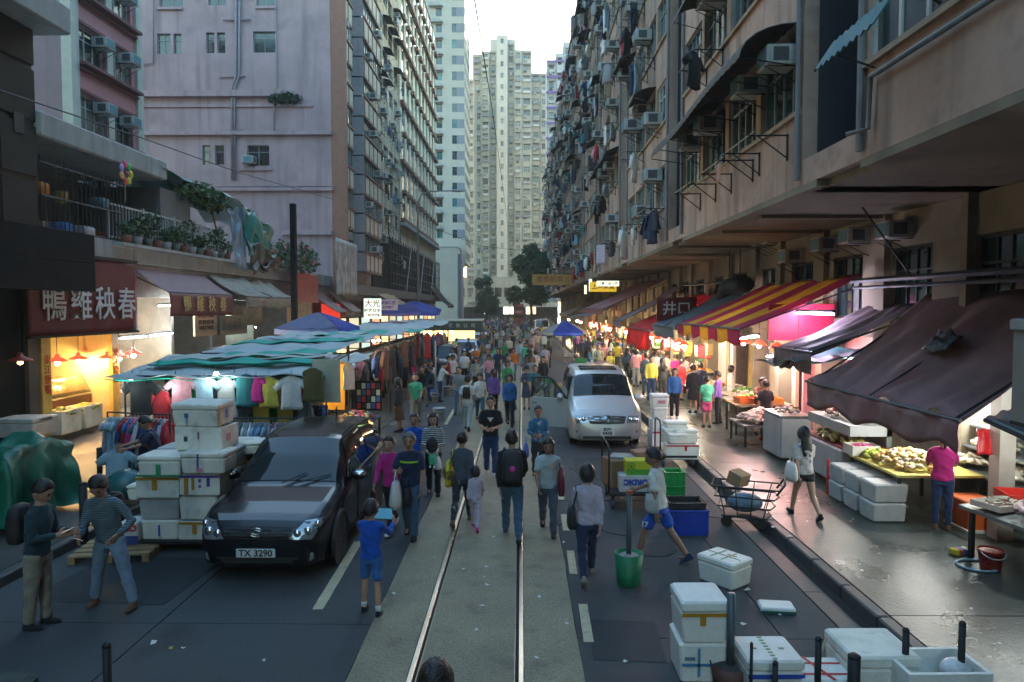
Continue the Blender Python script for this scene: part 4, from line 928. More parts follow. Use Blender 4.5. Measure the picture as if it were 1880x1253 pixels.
# other shopfronts: stock shelves seen dimly, signs and notice boards
for i, (yy, c) in enumerate(((23.4, (.35,.5,.35)), (27, (.4,.3,.1)), (31, (.3,.35,.35)), (35, (.5,.2,.1)), (39.5, (.6,.25,.15)), (44.5, (.3,.35,.4)))):
    T = thing('stock_shelf', 'crowded stock shelf inside the left shops, %s from the poultry shop' % ORD[i], 'shelf', (-15.2, yy, .3), group='shelves in the left shops')
    for k in range(4):
        MB().box(-.3, .3, -1.4, 1.4, .6+k*.7, .64+k*.7).build('board', M_shopd, T)
        r = random.Random(i*9+k); y = -1.3
        while y < 1.2: w_ = r.uniform(.12, .3); MB().bbox(-.2, .15, y, y+w_*.9, .641+k*.7, .75+k*.7+r.uniform(.1, .35), .015).build('package', paint((r.choice(((.5,.1,.05), (.5,.45,.3), (.1,.3,.2), c, c)))), T); y += w_
def awning(name, label, front, back, z_f, z_b, y0, y1, m, sag=.06, val=.25, side='R', frame=True, stripes=None, nu=28, wav=.0, gather=0):
    """sloping fabric awning between the wall (back) and a front bar, with a hanging valance"""
    T = thing(name, label, 'awning', (0, 0, 0)); L = y1-y0; sx = front
    def top(u, v):
        x = back+(front-back)*v; z = z_b+(z_f-z_b)*v-sag*sin(pi*v)*(1+.3*sin(u*9))+wav*MN.noise((u*7, v*2.5, y0))+gather*sin(u*46+v*3)*v
        return (x, y0+L*u, z)
    if stripes:
        n = len(stripes)
        for i, mm in enumerate(stripes):
            mb = MB(); mb.sheet(lambda u, v: top((i+u)/n, v), max(2, nu//n), 10, .012); mb.build('canopy_stripe', mm, T, True)
            mb = MB(); mb.sheet(lambda u, v: (front+.02*sin(v*2)*(1 if front > 0 else 1)+.015*sin((i+u)*5), y0+L*(i+u)/n, z_f-.005-val*v*(1+.12*sin((i+u)*4.3))), max(2, nu//n), 4, .01); mb.build('valance_stripe', mm, T, True)
    else:
        mb = MB(); mb.sheet(top, nu, 12, .012); mb.build('canopy', m, T, True)
        if val:
            mb = MB(); mb.sheet(lambda u, v: (front+.05*MN.noise((u*12, v*2, y0)), y0+L*u, z_f-.005-val*v*(1+.35*MN.noise((u*6, 1, y0)))), nu, 5, .01); mb.build('valance', m, T, True)
    MB().tube([(front, y0-.05, z_f+.015), (front, y1+.05, z_f+.015)], .028, 6).build('front_bar', mat('awning_bar', (.12,.12,.13), .5, metal=.5), T)
    if frame:
        for yy in (y0+.1, (y0+y1)/2, y1-.1): MB().tube([(front, yy, z_f), (back, yy, z_b-.25)], .02, 5).build('arm', M_iron, T)
    return T
M_aw_mar = mat('awning_maroon', (.15,.04,.045), .6, var=.25, bump=.3, bs=6); M_aw_top = mat('awning_mauve', (.28,.17,.18), .7, var=.2); M_aw_grey = mat('awning_grey_tan', (.28,.25,.2), .7, var=.3, bump=.3, bs=5, streak=.3); M_aw_br = mat('awning_brown', (.2,.13,.11), .75, var=.25)
A = awning('maroon_awning', 'maroon awning with gold brush characters beside the red banner', -11.3, -12.4, 4.15, 4.9, 22.6, 27.6, M_aw_top, .05, .02)
mb = MB(); mb.sheet(lambda u, v: (-11.28+.04*MN.noise((u*7, v, 3)), 22.6+5*u, 4.13-.75*v), 30, 6, .012); mb.build('valance_panel', M_aw_mar, A, True)
for i, ch in enumerate('鴨雞秧春'): sign_text(A, ch, .58, paint((.5,.36,.12)), (-11.22, 23.7+i*.95, 3.76), RL, .008)
awning('grey_awning', 'sagging grey-tan awning with a torn front hem', -10.9, -12.4, 4.1, 4.95, 28, 34.5, M_aw_grey, .1, .45, wav=.12)
awning('brown_awning', 'pair of slanted brown awning flaps by the corner building', -10.8, -12.4, 3.4, 4.6, 41.5, 44, M_aw_br, .03, .0); awning('brown_awning', 'slanted brown awning flap nearest the lilac corner', -10.8, -12.4, 3.4, 4.7, 45.4, 48, M_aw_br, .03, .0)
awning('tan_awning', 'tan and orange awning before the white lit sign', -9.8, -12.0, 3.9, 5.3, 56, 63, mat('awning_tan_orange', (.36,.22,.1), .7, var=.25), .15, .3)
awning('dark_awning', 'dark grey curved awning far down the left side', -9.6, -12, 4.0, 6.6, 92, 101, M_dark, .3, .3)
def signboard(label, px, py, X, w_, h_, m, txt=None, tm=None, size=.3, em=None, face='S', depth=.08, lines=None):
    p = onX(px, py, X); T = thing('sign_board', label, 'sign', p)
    if face == 'S': MB().box(-depth/2, depth/2, -w_/2, w_/2, -h_/2, h_/2).build('panel', m, T); off = depth/2+.004; r = RL if X < 0 else RRt; o = (off if X < 0 else -off, 0, 0)
    else: MB().box(-w_/2, w_/2, -depth/2, depth/2, -h_/2, h_/2).build('panel', m, T); r = RC; o = (0, -depth/2-.004, 0)
    for tx, sz, dz, mm in (lines or ([(txt, size, 0, tm)] if txt else [])): sign_text(T, tx, sz, mm, (o[0], o[1], dz), r, .006)
    return T
signboard('cream notice board with dark red heading and rows of print', 377, 592, -12.2, 1.9, 1.05, paint((.5,.42,.28)), lines=[('春秧雞鴨店', .3, .3, paint((.2,.03,.02))), ('鮮雞 鮮鴨 鮮鵝 乳鴿', .15, 0, paint((.05,.05,.05))), ('每日新鮮 歡迎訂購', .15, -.22, paint((.05,.05,.05)))])
signboard('grey shop sign with faded pale characters in the shade', 430, 597, -12.1, 2.6, .8, paint((.12,.13,.13)), '昌記雜貨', paint((.25,.27,.27)), .5)
signboard('dark sign with faint lettering above the grey sign', 455, 575, -12.2, 3.4, 1.1, paint((.1,.1,.095)), '海味南北貨', paint((.2,.19,.16)), .6)
signboard('blue-grey shop panel below the notice board', 400, 615, -12.35, 1.3, 1.6, paint((.1,.13,.2)))
signboard('deep red panel hanging over the corner shop', 563, 530, -11.5, 4.0, 1.5, paint((.3,.015,.02)))
signboard('bright red square shop panel behind the blue tent', 608, 587, -12.2, 4.2, 2.0, mat('panel_red_lit', (.5,.02,.015), .5, emit=(1,.04,.02), es=.06))
M_slit = mat('sign_white_lit', (.6,.7,.6), .5, var=0, emit=(.75,.95,.75), es=.1)
signboard('white lit sign with red dried-seafood characters', 684, 567, -9.9, 1.15, 1.35, M_slit, face='C', lines=[('大光', .52, .32, paint((.6,.02,.05))), ('味海旦冬', .28, -.14, paint((.55,.1,.05))), ('參茸海味零售', .16, -.45, paint((.5,.2,.1)))])
signboard('small pink sign with dark print by the seafood sign', 713, 560, -9.2, 1.3, .75, paint((.5,.35,.42)), face='C', lines=[('特價優惠', .26, .12, paint((.15,.03,.15))), ('新鮮到貨', .18, -.18, paint((.15,.03,.15)))])
signboard('grey sign strip under the brown flap', 643, 572, -11.5, 2.2, .5, paint((.3,.3,.3)), '裕興', paint((.08,.08,.08)), .35)
T = thing('photo_banner', 'tattered grey photo banner hung on the lilac corner building', 'banner', (0, 0, 0)); a = onX(617, 540, -11.4); b = onX(655, 475, -11.4)
mb = MB(); mb.sheet(lambda u, v: (-11.4+.08*MN.noise((u*4, v*3, 2)), a.y+(b.y-a.y)*u, 8.0+(3.9-8.0)*v*.86), 16, 14, .015); mb.build('banner', mat('banner_photo_grey', (.32,.33,.33), .6, var=.7, vs=1.4, streak=.8, streak_col=(.05,.05,.06)), T, True)
# ground floor beyond the lilac building
T = thing('shop_row', 'far row of dim shops below the cream and teal left buildings', 'building', (-12.6, 47.1, 0))
MB().box(-2, 0, 0, 57, 0, 4.6).build('wall', M_dark, T); MB().box(-.6, 1.2, 0, 57, 4.61, 5.3).build('ledge', M_shopd, T)
for i in range(14):
    MB().box(.002, .06, .6+i*4, 3.4+i*4, .5, 2.9).build('lit_window', glow(((1,.6,.25), (.9,.85,.6), (.7,.9,.8), (1,.4,.2))[i % 4], (.22, .07, .08, .12)[i % 4]), T)
    MB().box(.002, .15, .3+i*4, 3.7+i*4, 3.1, 4.2).build('sign_panel', paint(((.2,.02,.02), (.1,.1,.1), (.05,.12,.1), (.3,.25,.1), (.25,.05,.05))[i % 5]), T)
# ================================================================ clothing stalls
def stall(label, y0, y1, xa, xb, z=2.25):
    T = thing('market_stall', label, 'market stall', (0, 0, 0), group='clothing stall frames')
    for x in (xa+.05, (xa+xb)/2, xb-.05):
        for y in (y0+.05, y1-.05): MB().tube([(x, y, .02 if x > KL else .14), (x, y, z+.25*(y == y1-.05))], .022, 6).build('pole', M_iron, T)
    for y in (y0+.05, y1-.05): MB().tube([(xa, y, z-.03+.25*(y == y1-.05)), (xb, y, z-.03+.25*(y == y1-.05))], .02, 6).build('rail', M_iron, T)
    for x in (xa+.05, xb-.05): MB().tube([(x, y0, z-.03), (x, y1, z+.2)], .02, 6).build('rail', M_iron, T)
    return T
stall('steel pole frame of the nearest clothing stall', 14.7, 18.4, -8.4, -4.45); stall('steel pole frame of the second clothing stall, dark coats', 18.8, 24.5, -8.6, -4.5); stall('steel pole frame of the third clothing stall', 25, 32, -8.8, -4.6); stall('steel pole frame of the far clothing stalls', 32.5, 45, -9, -4.9)
M_cg = mat('canvas_grey', (.42,.47,.48), .7, var=.15, vs=2, bump=.2, bs=5, streak=.15, spots=.2, spot_col=(.3,.3,.3)); M_cw = mat('canvas_white', (.5,.5,.46), .7, var=.15, vs=2, spots=.2, spot_col=(.35,.34,.3)); M_ct = mat('canvas_teal', (.01,.36,.27), .6, var=.15, vs=2); M_cm = mat('canvas_maroon', (.2,.04,.07), .6, var=.2)
def sheetc(label, xa, xb, y0, y1, z0, z1, m, seed, lean=0):
    mb = MB(); mb.sheet(lambda u, v: (xa+(xb-xa)*u+.15*MN.noise((v*3, seed, u)), y0+(y1-y0)*v+lean*(u-.5)+.06*MN.noise((u*7, v*2, seed)), z0+(z1-z0)*v+.05*MN.noise((u*5, v*4, seed+3))+.025*sin(u*22+seed)-.06*sin(pi*v)+.10*(u-.3)*lean), 30, 8, .01)
    mb.build('stall_canopy', m, None, True, label=label, cat='canopy', group='stall canopies')
sheetc('grey canvas canopy over the nearest clothing stall', -8.6, -4.5, 14.55, 17.2, 2.22, 2.5, M_cg, 1, .3); sheetc('teal tarpaulin strip sagging under the nearest grey canopy', -8.7, -4.35, 14.75, 15.4, 2.16, 2.2, M_ct, 2, .3)
sheetc('teal stripe across the nearest grey canopy', -8.3, -4.45, 15.7, 16.2, 2.42, 2.47, M_ct, 22, .3); sheetc('white stripe behind the first teal stripe of the canopy', -8.3, -4.6, 16.3, 16.9, 2.49, 2.54, M_cw, 23, .4)
sheetc('teal stripe over the dark coat stall roof', -8.4, -4.8, 20.6, 21.4, 2.66, 2.7, M_ct, 24, .7)
sheetc('grey canvas canopy, second from the front of the stalls', -8.4, -4.9, 17.0, 20.2, 2.45, 2.62, M_cg, 3, .6); sheetc('teal tarpaulin across the second stall canopy', -7.6, -4.7, 16.6, 17.9, 2.5, 2.55, M_ct, 4, .9)
sheetc('small cream flap sticking out over the second stall', -5.6, -4.1, 17.8, 19.6, 2.28, 2.4, M_cw, 5); sheetc('pale grey canopy over the dark coats', -8.8, -4.9, 20, 24, 2.55, 2.7, M_cg, 6, .8); sheetc('white patch of canvas over the dark coat stall', -8.5, -5.6, 23, 26, 2.66, 2.78, M_cw, 7)
sheetc('bright teal tarpaulin on the third stall roof', -7.6, -5.0, 24.2, 26.4, 2.72, 2.78, M_ct, 8, .9); sheetc('grey canopy of the third clothing stall', -9, -4.8, 26, 30, 2.6, 2.75, M_cg, 9, .5); sheetc('teal canopy reaching towards the red dresses', -7.9, -4.3, 29, 31.6, 2.62, 2.7, M_ct, 10, .6)
sheetc('white canopy behind the teal one', -9, -5, 32, 35, 2.6, 2.8, M_cw, 11); sheetc('pale grey canopy near the foam box stack', -9, -4.8, 36, 40, 2.6, 2.8, M_cg, 12); sheetc('maroon strip of canopy far along the stalls', -9, -6.3, 40, 42, 2.8, 2.85, M_cm, 13); sheetc('white canopy at the far end of the stalls', -9, -4.9, 43, 49, 2.6, 2.8, M_cw, 14); sheetc('teal canopy farthest down the left stalls', -9.5, -5, 56, 60, 2.6, 2.7, M_ct, 15)
T = thing('stall_backdrop', 'bright green cloth backdrop of the nearest clothing stall', 'backdrop', (-6.6, 16.6, .3)); MB().box(-1.7, 1.9, 0, .03, 0, 1.95).build('cloth', mat('backdrop_green', (.02,.33,.03), .7, var=.2), T)
T = thing('display_board', 'pale wooden panel behind the olive top', 'panel', onY(600, 690, 15.6)); MB().box(-.32, .3, -.02, .02, -.6, .35).build('board', paint((.5,.47,.36)), T)
T = thing('stall_backdrop', 'orange lit cloth wall deep in the second stall', 'backdrop', (-5.2, 18.3, 1.0)); MB().box(-1.0, .6, 0, .03, 0, 1.2).build('cloth', mat('backdrop_orange', (.5,.25,.04), .7, var=.3), T)
# bulbs under the canopy
for i, (px, py) in enumerate(((243, 698), (322, 699), (397, 687), (430, 689))):
    p = onY(px, py, 14.9); T = thing('led_bulb', 'white bulb glowing above the hung garments, %s from left' % ORD[i], 'lamp', p, group='bulbs of the clothing stall'); MB().sphere((0, 0, 0), .05, 10, 7).build('bulb', glow((.85,1,1), 3), T, True); MB().tube([(0, 0, .04), (0, 0, .2)], .01, 4).build('cord', M_iron, T); point((0, -.45, -.1), .8, (.85,1,.95), .06, T)
point((-5.4, 17.6, 1.95), 12, (1,.62,.2), .1, None).name = 'stall_lamp_light'
T = thing('led_bulb', 'warm bulb inside the second stall', 'lamp', (-5.4, 17.6, 2.05)); MB().sphere((0, 0, 0), .05, 8, 6).build('bulb', glow((1,.7,.3), 8), T, True)
for i, (px, py) in enumerate(((686, 627), (695, 625))):
    p = onX(px, py, -5); T = thing('led_bulb', 'tiny bulb over the dark coats, %s from left' % ORD[i], 'lamp', p); MB().sphere((0, 0, 0), .05, 8, 6).build('bulb', glow((1,.95,.9), 8), T, True)
point((-5.2, 21.5, 2.2), 12, (1,.85,.65), .1).name = 'stall_lamp_light'
# garments hung across the front
row = [(258, 692, 'tee', 'black', 1.15), (295, 716, 'shirt', 'red', .85), (333, 690, 'tee', 'pink', .95), (375, 690, 'tee', 'light blue', .95), (415, 692, 'dress', 'grey', .8), (452, 688, 'tank', 'teal', 1), (470, 690, 'tee', 'magenta', .8), (493, 692, 'tee', 'yellow', .9), (535, 690, 'tee', 'white', 1.0), (574, 676, 'tank', 'olive', 1.05), (395, 700, 'skirt', 'blue', 1), (352, 715, 'tank', 'green', .9), (438, 700, 'shirt', 'navy', .8), (511, 705, 'tank', 'cream', .8)]
for i, (px, py, kd, c, sc) in enumerate(row):
    back = i >= 10; p = onY(px, py, 15.3 if back else 14.72); garment(kd, c, p, 0.12*(i % 3-1), '%s %s hung at the %s of the nearest stall' % (c, GNAME[kd], 'back' if back else 'front'), 'clothes of the nearest stall', True, sc, i)
rb_ = random.Random(8)
for i in range(22):
    kd, c = rb_.choice(['tee', 'tank', 'shirt', 'tee', 'skirt']), rb_.choice(['white', 'light blue', 'pink', 'navy', 'grey', 'cream', 'red', 'teal', 'charcoal', 'yellow', 'lilac'])
    garment(kd, c, (-8.2+i*.168, 15.75+.12*(i % 2), 2.08-.55*(i % 3 == 2)), rb_.uniform(-.35, .35), '%s %s in the second row of the nearest stall, %s from left' % (c, GNAME[kd], ORD[i]), 'clothes of the nearest stall', True, .85, i)
def rack(label, pa, pb, zt, n, kinds, cols, tagline, seed):
    T = thing('clothes_rack', label, 'clothes rack', (0, 0, 0)); a, b = V(pa), V(pb); g = V((0, 0, -zt+.02))
    MB().tube([a, b], .018, 6).build('rail', M_iron, T)
    for p in (a, b): MB().tube([p, p+g], .018, 6).build('post', M_iron, T); MB().tube([p+g+V((0, -.25, .03)), p+g+V((0, .25, .03))], .018, 6).build('foot', M_iron, T)
    r = random.Random(seed); d = (b-a); ang = atan2(d.y, d.x)+pi/2
    for i in range(n):
        kd, c = r.choice(kinds), r.choice(cols); p = a+d*((i+.5)/n)
        garment(kd, c, p+V((0, 0, -.1)), ang+r.uniform(-.25, .25), '%s %s, %s from left on the %s' % (c, GNAME[kd], ORD[i], tagline), 'clothes on the '+tagline, True, r.uniform(.78, .95), i)
rack('low garment rack at the near left corner of the stall', onY(197, 757, 14.3), onY(312, 762, 14.0), 1.5, 17, ['dress', 'coat', 'dress'], ['magenta', 'navy', 'blue', 'navy', 'black', 'charcoal', 'teal', 'light blue', 'red', 'lilac', 'dark blue'], 'corner rack', 3)
rack('low garment rack of pale summer clothes behind the black van', onY(412, 768, 13.9), onY(562, 768, 13.9), 1.45, 26, ['dress', 'dress', 'tee', 'coat'], ['light blue', 'white', 'grey', 'red', 'teal', 'lilac', 'blue', 'cream', 'light blue', 'brown'], 'rack behind the van', 4)
rack('rack of blue jeans at the back of the nearest stall', (-5.3, 16.2, 1.5), (-4.5, 16.2, 1.5), 1.5, 12, ['trousers'], ['dark blue', 'blue', 'navy'], 'jeans rack', 5)
# street side of the second to fourth stalls
side = [(640, 668, 'tank', 'white', 1), (655, 690, 'shirt', 'charcoal', 1), (676, 695, 'coat', 'brown', .9), (700, 672, 'shirt', 'red', 1.05), (699, 694, 'shirt', 'black', .9), (720, 640, 'coat', 'black', 1.2), (715, 660, 'coat', 'charcoal', 1), (736, 650, 'coat', 'navy', 1.1), (745, 660, 'coat', 'black', 1.1), (708, 640, 'coat', 'brown', 1), (690, 650, 'shirt', 'dark blue', 1), (728, 690, 'shirt', 'charcoal', 1), (742, 625, 'dress', 'brown', .9), (756, 625, 'dress', 'black', 1), (768, 612, 'dress', 'red', 1), (776, 612, 'dress', 'teal', 1), (784, 612, 'dress', 'red', 1.1), (663, 662, 'tee', 'pink', .9), (672, 668, 'tee', 'charcoal', 1), (750, 690, 'coat', 'brown', 1)]
for i, (px, py, kd, c, sc) in enumerate(side):
    p = onX(px, py, -4.42-.12*(i % 3)); garment(kd, c, p, pi/2-.5+.25*(i % 4), '%s %s on the street side of the stalls, %s counted from near' % (c, GNAME[kd], ORD[i]), 'clothes on the street side of the stalls', True, sc, i)
# fill of dark clothes deeper in the stalls
r = random.Random(11)
for i in range(70):
    y = 19.2+i*.37; kd = r.choice(['coat', 'dress', 'shirt', 'coat']); c = r.choice(['black', 'navy', 'charcoal', 'brown', 'red', 'purple', 'pink', 'teal', 'white', 'grey', 'magenta'] if y > 30 else ['black', 'navy', 'charcoal', 'brown', 'charcoal', 'black', 'dark blue'])
    garment(kd, c, (-4.75-.5*(i % 2), y, 2.15-.1*(i % 3)), pi/2+r.uniform(-.6, .6), '%s %s packed inside the stalls, %s along from the front' % (c, GNAME[kd], ORD[i]), 'clothes packed inside the stalls', False, r.uniform(.9, 1.1), i)
def table(label, loc, w_, d_, h_, top, rot=0, cloth_=None):
    T = thing('stall_table', label, 'table', loc, rot, 'stall tables'); MB().box(-w_/2, w_/2, -d_/2, d_/2, h_-.04, h_).build('table_top', top, T)
    for x in (-w_/2+.05, w_/2-.05):
        for y in (-d_/2+.05, d_/2-.05): MB().box(x-.025, x+.025, y-.025, y+.025, 0, h_-.041).build('leg', M_iron, T)
    return T
p = onZ(690, 790); table('goods table of socks and small garments on the stall corner', (-4.3, 18.2, 0), 1.0, 1.8, .75, paint((.05,.1,.15)))
obj('folded_clothes', heap(60, .4, .8, .16, [paint((.5,.1,.2)), paint((.1,.25,.5)), paint((.55,.55,.55)), paint((.45,.05,.08)), paint((.05,.05,.08)), paint((.5,.5,.1))], 91), None, (-4.3, 18.2, .75), label='colourful pile of small garments on the stall corner table', cat='clothes')
T = thing('hanging_card_board', 'board of hanging red and blue patterned socks over the table', 'display board', (-4.1, 18.9, 1.25))
MB().box(-.35, .35, -.02, .02, -.35, .45).build('board', M_dark, T)
for i in range(5):
    for j in range(4): MB().box(-.31+i*.13, -.21+i*.13, -.04, -.022, -.3+j*.18, -.15+j*.18).build('sock_pair', paint(((.45,.03,.06), (.05,.1,.35), (.5,.5,.5), (.02,.02,.04))[(i*3+j) % 4]), T)
# blue tents
def tent(label, c, r_, z0, z1, cols, n=4, rot=pi/4, poles=True, grp='market umbrellas'):
    T = thing('market_umbrella', label, 'umbrella', c, rot, grp); 
    for i in range(n):
        a0, a1 = 2*pi*i/n, 2*pi*(i+1)/n; mb = MB()
        mb.sheet(lambda u, v: (r_*v*(cos(a0)*(1-u)+cos(a1)*u), r_*v*(sin(a0)*(1-u)+sin(a1)*u), z1-(z1-z0)*(v**1.25)-.06*sin(pi*u)*v), 6, 6, .01); mb.build('canopy_panel', cols[i % len(cols)], T, True)
        mb = MB(); mb.sheet(lambda u, v: (r_*(cos(a0)*(1-u)+cos(a1)*u), r_*(sin(a0)*(1-u)+sin(a1)*u), z0-.06*sin(pi*u)-.01-.22*v), 6, 2, .01); mb.build('valance', cols[i % len(cols)], T, True)
    MB().tube([(0, 0, 0), (0, 0, z1)], .03, 8).build('pole', M_conc, T)
    for i in range(n): a0 = 2*pi*i/n; MB().tube([(0, 0, z1-.05), (r_*cos(a0), r_*sin(a0), z0-.01)], .015, 5).build('rib', M_iron, T)
    return T
M_blue = mat('canvas_blue', (.015,.07,.55), .6, var=.15, bump=.2, bs=4); M_bluel = mat('canvas_blue_pale', (.22,.26,.45), .6, var=.15); M_purc = mat('canvas_violet', (.16,.14,.42), .6, var=.15)
tent('bright blue square market tent behind the clothing stalls', (-7.9, 27.5, .14), 1.75, 2.75, 3.35, [M_blue, M_blue, M_bluel, M_blue], 4, RAD(40))
tent('violet-blue square tent farther along the left pavement', (-8.6, 54, .14), 2.6, 3.2, 3.9, [M_purc, M_blue], 4, RAD(30)); tent('second violet-blue tent next to the annex', (-10.0, 66, .14), 2.6, 3.4, 4.2, [M_purc, M_blue], 4, RAD(20))
tent('blue and white round parasol on the right side of the road', (3.2, 53, 0), 1.75, 1.9, 2.7, [M_blue, M_blue, M_cw], 9, 0)
# dark kiosk with white characters
T = thing('market_kiosk', 'dark green market kiosk with white lettering beside the parked cars', 'kiosk', (-5.2, 52, 0))
MB().box(-2.6, 2.3, 0, 3.4, 2.7, 2.82).build('roof', M_cw, T); MB().box(-2.6, 2.3, -.02, .06, 2.0, 2.69).build('fascia', mat('kiosk_green', (.01,.035,.03), .5), T)
for i, ch in enumerate('花魚公司'): sign_text(T, ch, .34, paint((.4,.45,.45)), (.2+i*.55-.2, -.03, 2.35), RC)
for x in (-2.5, -.2, 2.2): MB().tube([(x, .1, 0), (x, .1, 2.69)], .05, 6).build('post', M_iron, T)
MB().box(-2.4, 1.0, .8, 1.6, .0, .9).build('counter', M_shopd, T)
for i in range(3): MB().sphere((-1.6+i*.8, .6, 1.85), .1, 8, 6).build('bulb', glow((1,.75,.35), 6), T, True)
MB().box(-2.4, 1.6, 2.8, 2.9, .9, 1.9).build('lit_shelf', glow((1,.65,.25), .2), T)
# lamp post, street lamp and wires
T = thing('lamp_post', 'plain dark square post standing behind the stalls', 'post', (onX(541, 600, -9.4).x, onX(541, 600, -9.4).y, .14)); MB().box(-.11, .11, -.11, .11, 0, onX(541, 376, -9.4).z-.14).build('shaft', M_dark, T); MB().box(-.2, .2, -.2, .2, 0, .25).build('base', M_dark, T)
T = thing('street_lamp', 'curved-arm street lamp at the far left pavement', 'street lamp', (-9.6, 66, .14)); MB().tube([(0, 0, 0), (0, 0, 13.2), (.3, 0, 14), (1.2, 0, 14.3), (3.2, 0, 14.35)], [.13, .1, .08, .07, .06], 8).build('pole', M_pipe, T, True); MB().sphere((3.7, 0, 14.35), (.7, .22, .14), 12, 6).build('lamp_head', M_conc, T, True)
mb = MB().tube([onY(868, -20, 18), onY(905, 210, 55), onY(928, 380, 110), onY(936, 440, 160)], .022, 5); mb.build('overhead_wire', M_iron, None, label='tram wire rising overhead above the track', cat='wire')
mb = MB().tube([onX(-20, 160, -11), onX(250, 250, -11.5), onX(440, 318, -11.5), onX(612, 366, -11.5)], .02, 5); mb.build('overhead_wire', M_iron, None, label='black cable sagging across the lilac flank wall', cat='wire')
mb = MB().tube([onX(640, 385, -11.5), onX(800, 430, -8), onX(930, 465, -1), onX(1005, 480, 3.5)], .02, 5) if False else MB().tube([(-11.5, 60, 12), (-4, 68, 9.6), (4.7, 76, 9.2)], .02, 5); mb.build('overhead_wire', M_iron, None, label='cross-street span wire far down the road', cat='wire')
# ================================================================ vehicles
def spl(a, t):          # piecewise smooth interpolation in a table [(s, values...)]
    if t <= a[0][0]: return list(a[0][1:])
    for p, q in zip(a, a[1:]):
        if t <= q[0]:
            k = (t-p[0])/(q[0]-p[0]); return [x+(y-x)*k for x, y in zip(p[1:], q[1:])]
    return list(a[-1][1:])
def car(name, label, loc, rot, st, body, L, spec):
    T = thing(name, label, 'car', loc, rot)
    # st: s, zlow, zbelt, ztop, half width low, belt, top
    def sec(s):
        zl, zb, zt, wl, wb, wt = spl(st, s); zm = (zl+zb)/2+.05
        return [(0, zl), (wl*.8, zl), (wl*.97, zl+.05), (wl, zl+.16), (wb*1.005, zm), (wb, zb-.04), (wb*.985, zb), ((wb*.35+wt*.65), zb+(zt-zb)*.62), (wt, zt-(zt-zb)*.13), (wt*.9, zt-.03*min(1, (zt-zb)*4)), (wt*.55, zt-.005), (0, zt)]
    def Sf(s, v, sgn=1, off=0):
        pts = sec(s); i = min(int(v), len(pts)-2); k = v-i; x = pts[i][0]+(pts[i+1][0]-pts[i][0])*k; z = pts[i][1]+(pts[i+1][1]-pts[i][1])*k
        if off:
            e = .02; a, b = V(Sf(s, max(0, v-e))), V(Sf(s, min(11, v+e))); c, d = V(Sf(max(0, s-e), v)), V(Sf(min(L, s+e), v)); n = (d-c).cross(b-a)
            if n.length > 1e-9:
                n.normalize()
                if n.x < 0 or (abs(n.x) < .3 and n.z < 0 and v > 6): n = -n
                return (sgn*(x+n.x*off), s+n.y*off, z+n.z*off)
        return (sgn*x, s, z)
    ss = sorted({p[0] for p in st} | {L*i/56 for i in range(57)}); vs = [0, 1, 2, 3, 3.5, 4, 4.5, 5, 6, 6.33, 6.66, 7, 7.5, 8, 8.5, 9, 10, 11]
    m = MB(); rings = [[Sf(s, v) for v in vs]+[Sf(s, v, -1) for v in vs[::-1][1:-1]] for s in ss]; m.loft(rings)
    m.build('body', body, T, True, 32)
    def patch(nm, s0, s1, v0, v1, mt, off=.012, sides=(1, -1), n=8, k=6, parent=None, shape=None):
        o = None
        for sg in sides:
            q = MB(); fn = (lambda u, w: Sf(s0+(s1-s0)*u, v0+(v1-v0)*w, sg, off)) if shape is None else (lambda u, w: Sf(*shape(u, w), sg, off))
            q.grid(fn, n, k, 0, sg < 0); o = q.build(nm, mt, parent or T, True)
        return o
    def centre(nm, s0, s1, v0, mt, off=.012, n=10, k=10, parent=None, v0b=None):
        q = MB()
        def fn(u, w):
            s = s0+(s1-s0)*u; vv = v0+((v0b if v0b is not None else v0)-v0)*u; t = (w-.5)*2; v = 11-(11-vv)*abs(t); p = Sf(s, v, 1 if t >= 0 else -1, off); return p
        q.grid(fn, n, k); return q.build(nm, mt, parent or T, True)
    def front_s(x, z):
        def inside(s):
            P = sec(s); ax = abs(x)
            if z < P[0][1] or z > P[-1][1]: return False
            for a, b in zip(P[1:], P[2:]):
                if a[1] <= z <= b[1] and b[1] > a[1]: 
                    if a[0]+(b[0]-a[0])*(z-a[1])/(b[1]-a[1]) >= ax: return True
            return False
        s = 0
        while s < 1.3 and not inside(s): s += .01
        return s
    def front(nm, q, mt, off=.012, n=8, k=5, sides=(1, -1), parent=None):
        # q: four corners in front view (x, z): inner low, outer low, outer high, inner high
        for sg in sides:
            m_ = MB()
            def fn(u, w):
                a = V(q[0]).lerp(V(q[1]), u); b = V(q[3]).lerp(V(q[2]), u); p = a.lerp(b, w); return (sg*p.x, front_s(p.x, p.y)-off, p.y)
            m_.grid(fn, n, k, 0, sg < 0); m_.build(nm, mt, parent or T, True)
    T_front = front
    spec(T, Sf, patch, centre, sec, front); return T
def front_at(sec, x, z):
    s = 0
    while s < 1.3:
        P = sec(s)
        if P[0][1] <= z <= P[-1][1]:
            for a, b in zip(P[1:], P[2:]):
                if a[1] <= z <= b[1] and b[1] > a[1] and a[0]+(b[0]-a[0])*(z-a[1])/(b[1]-a[1]) >= abs(x): return s
        s += .01
    return s
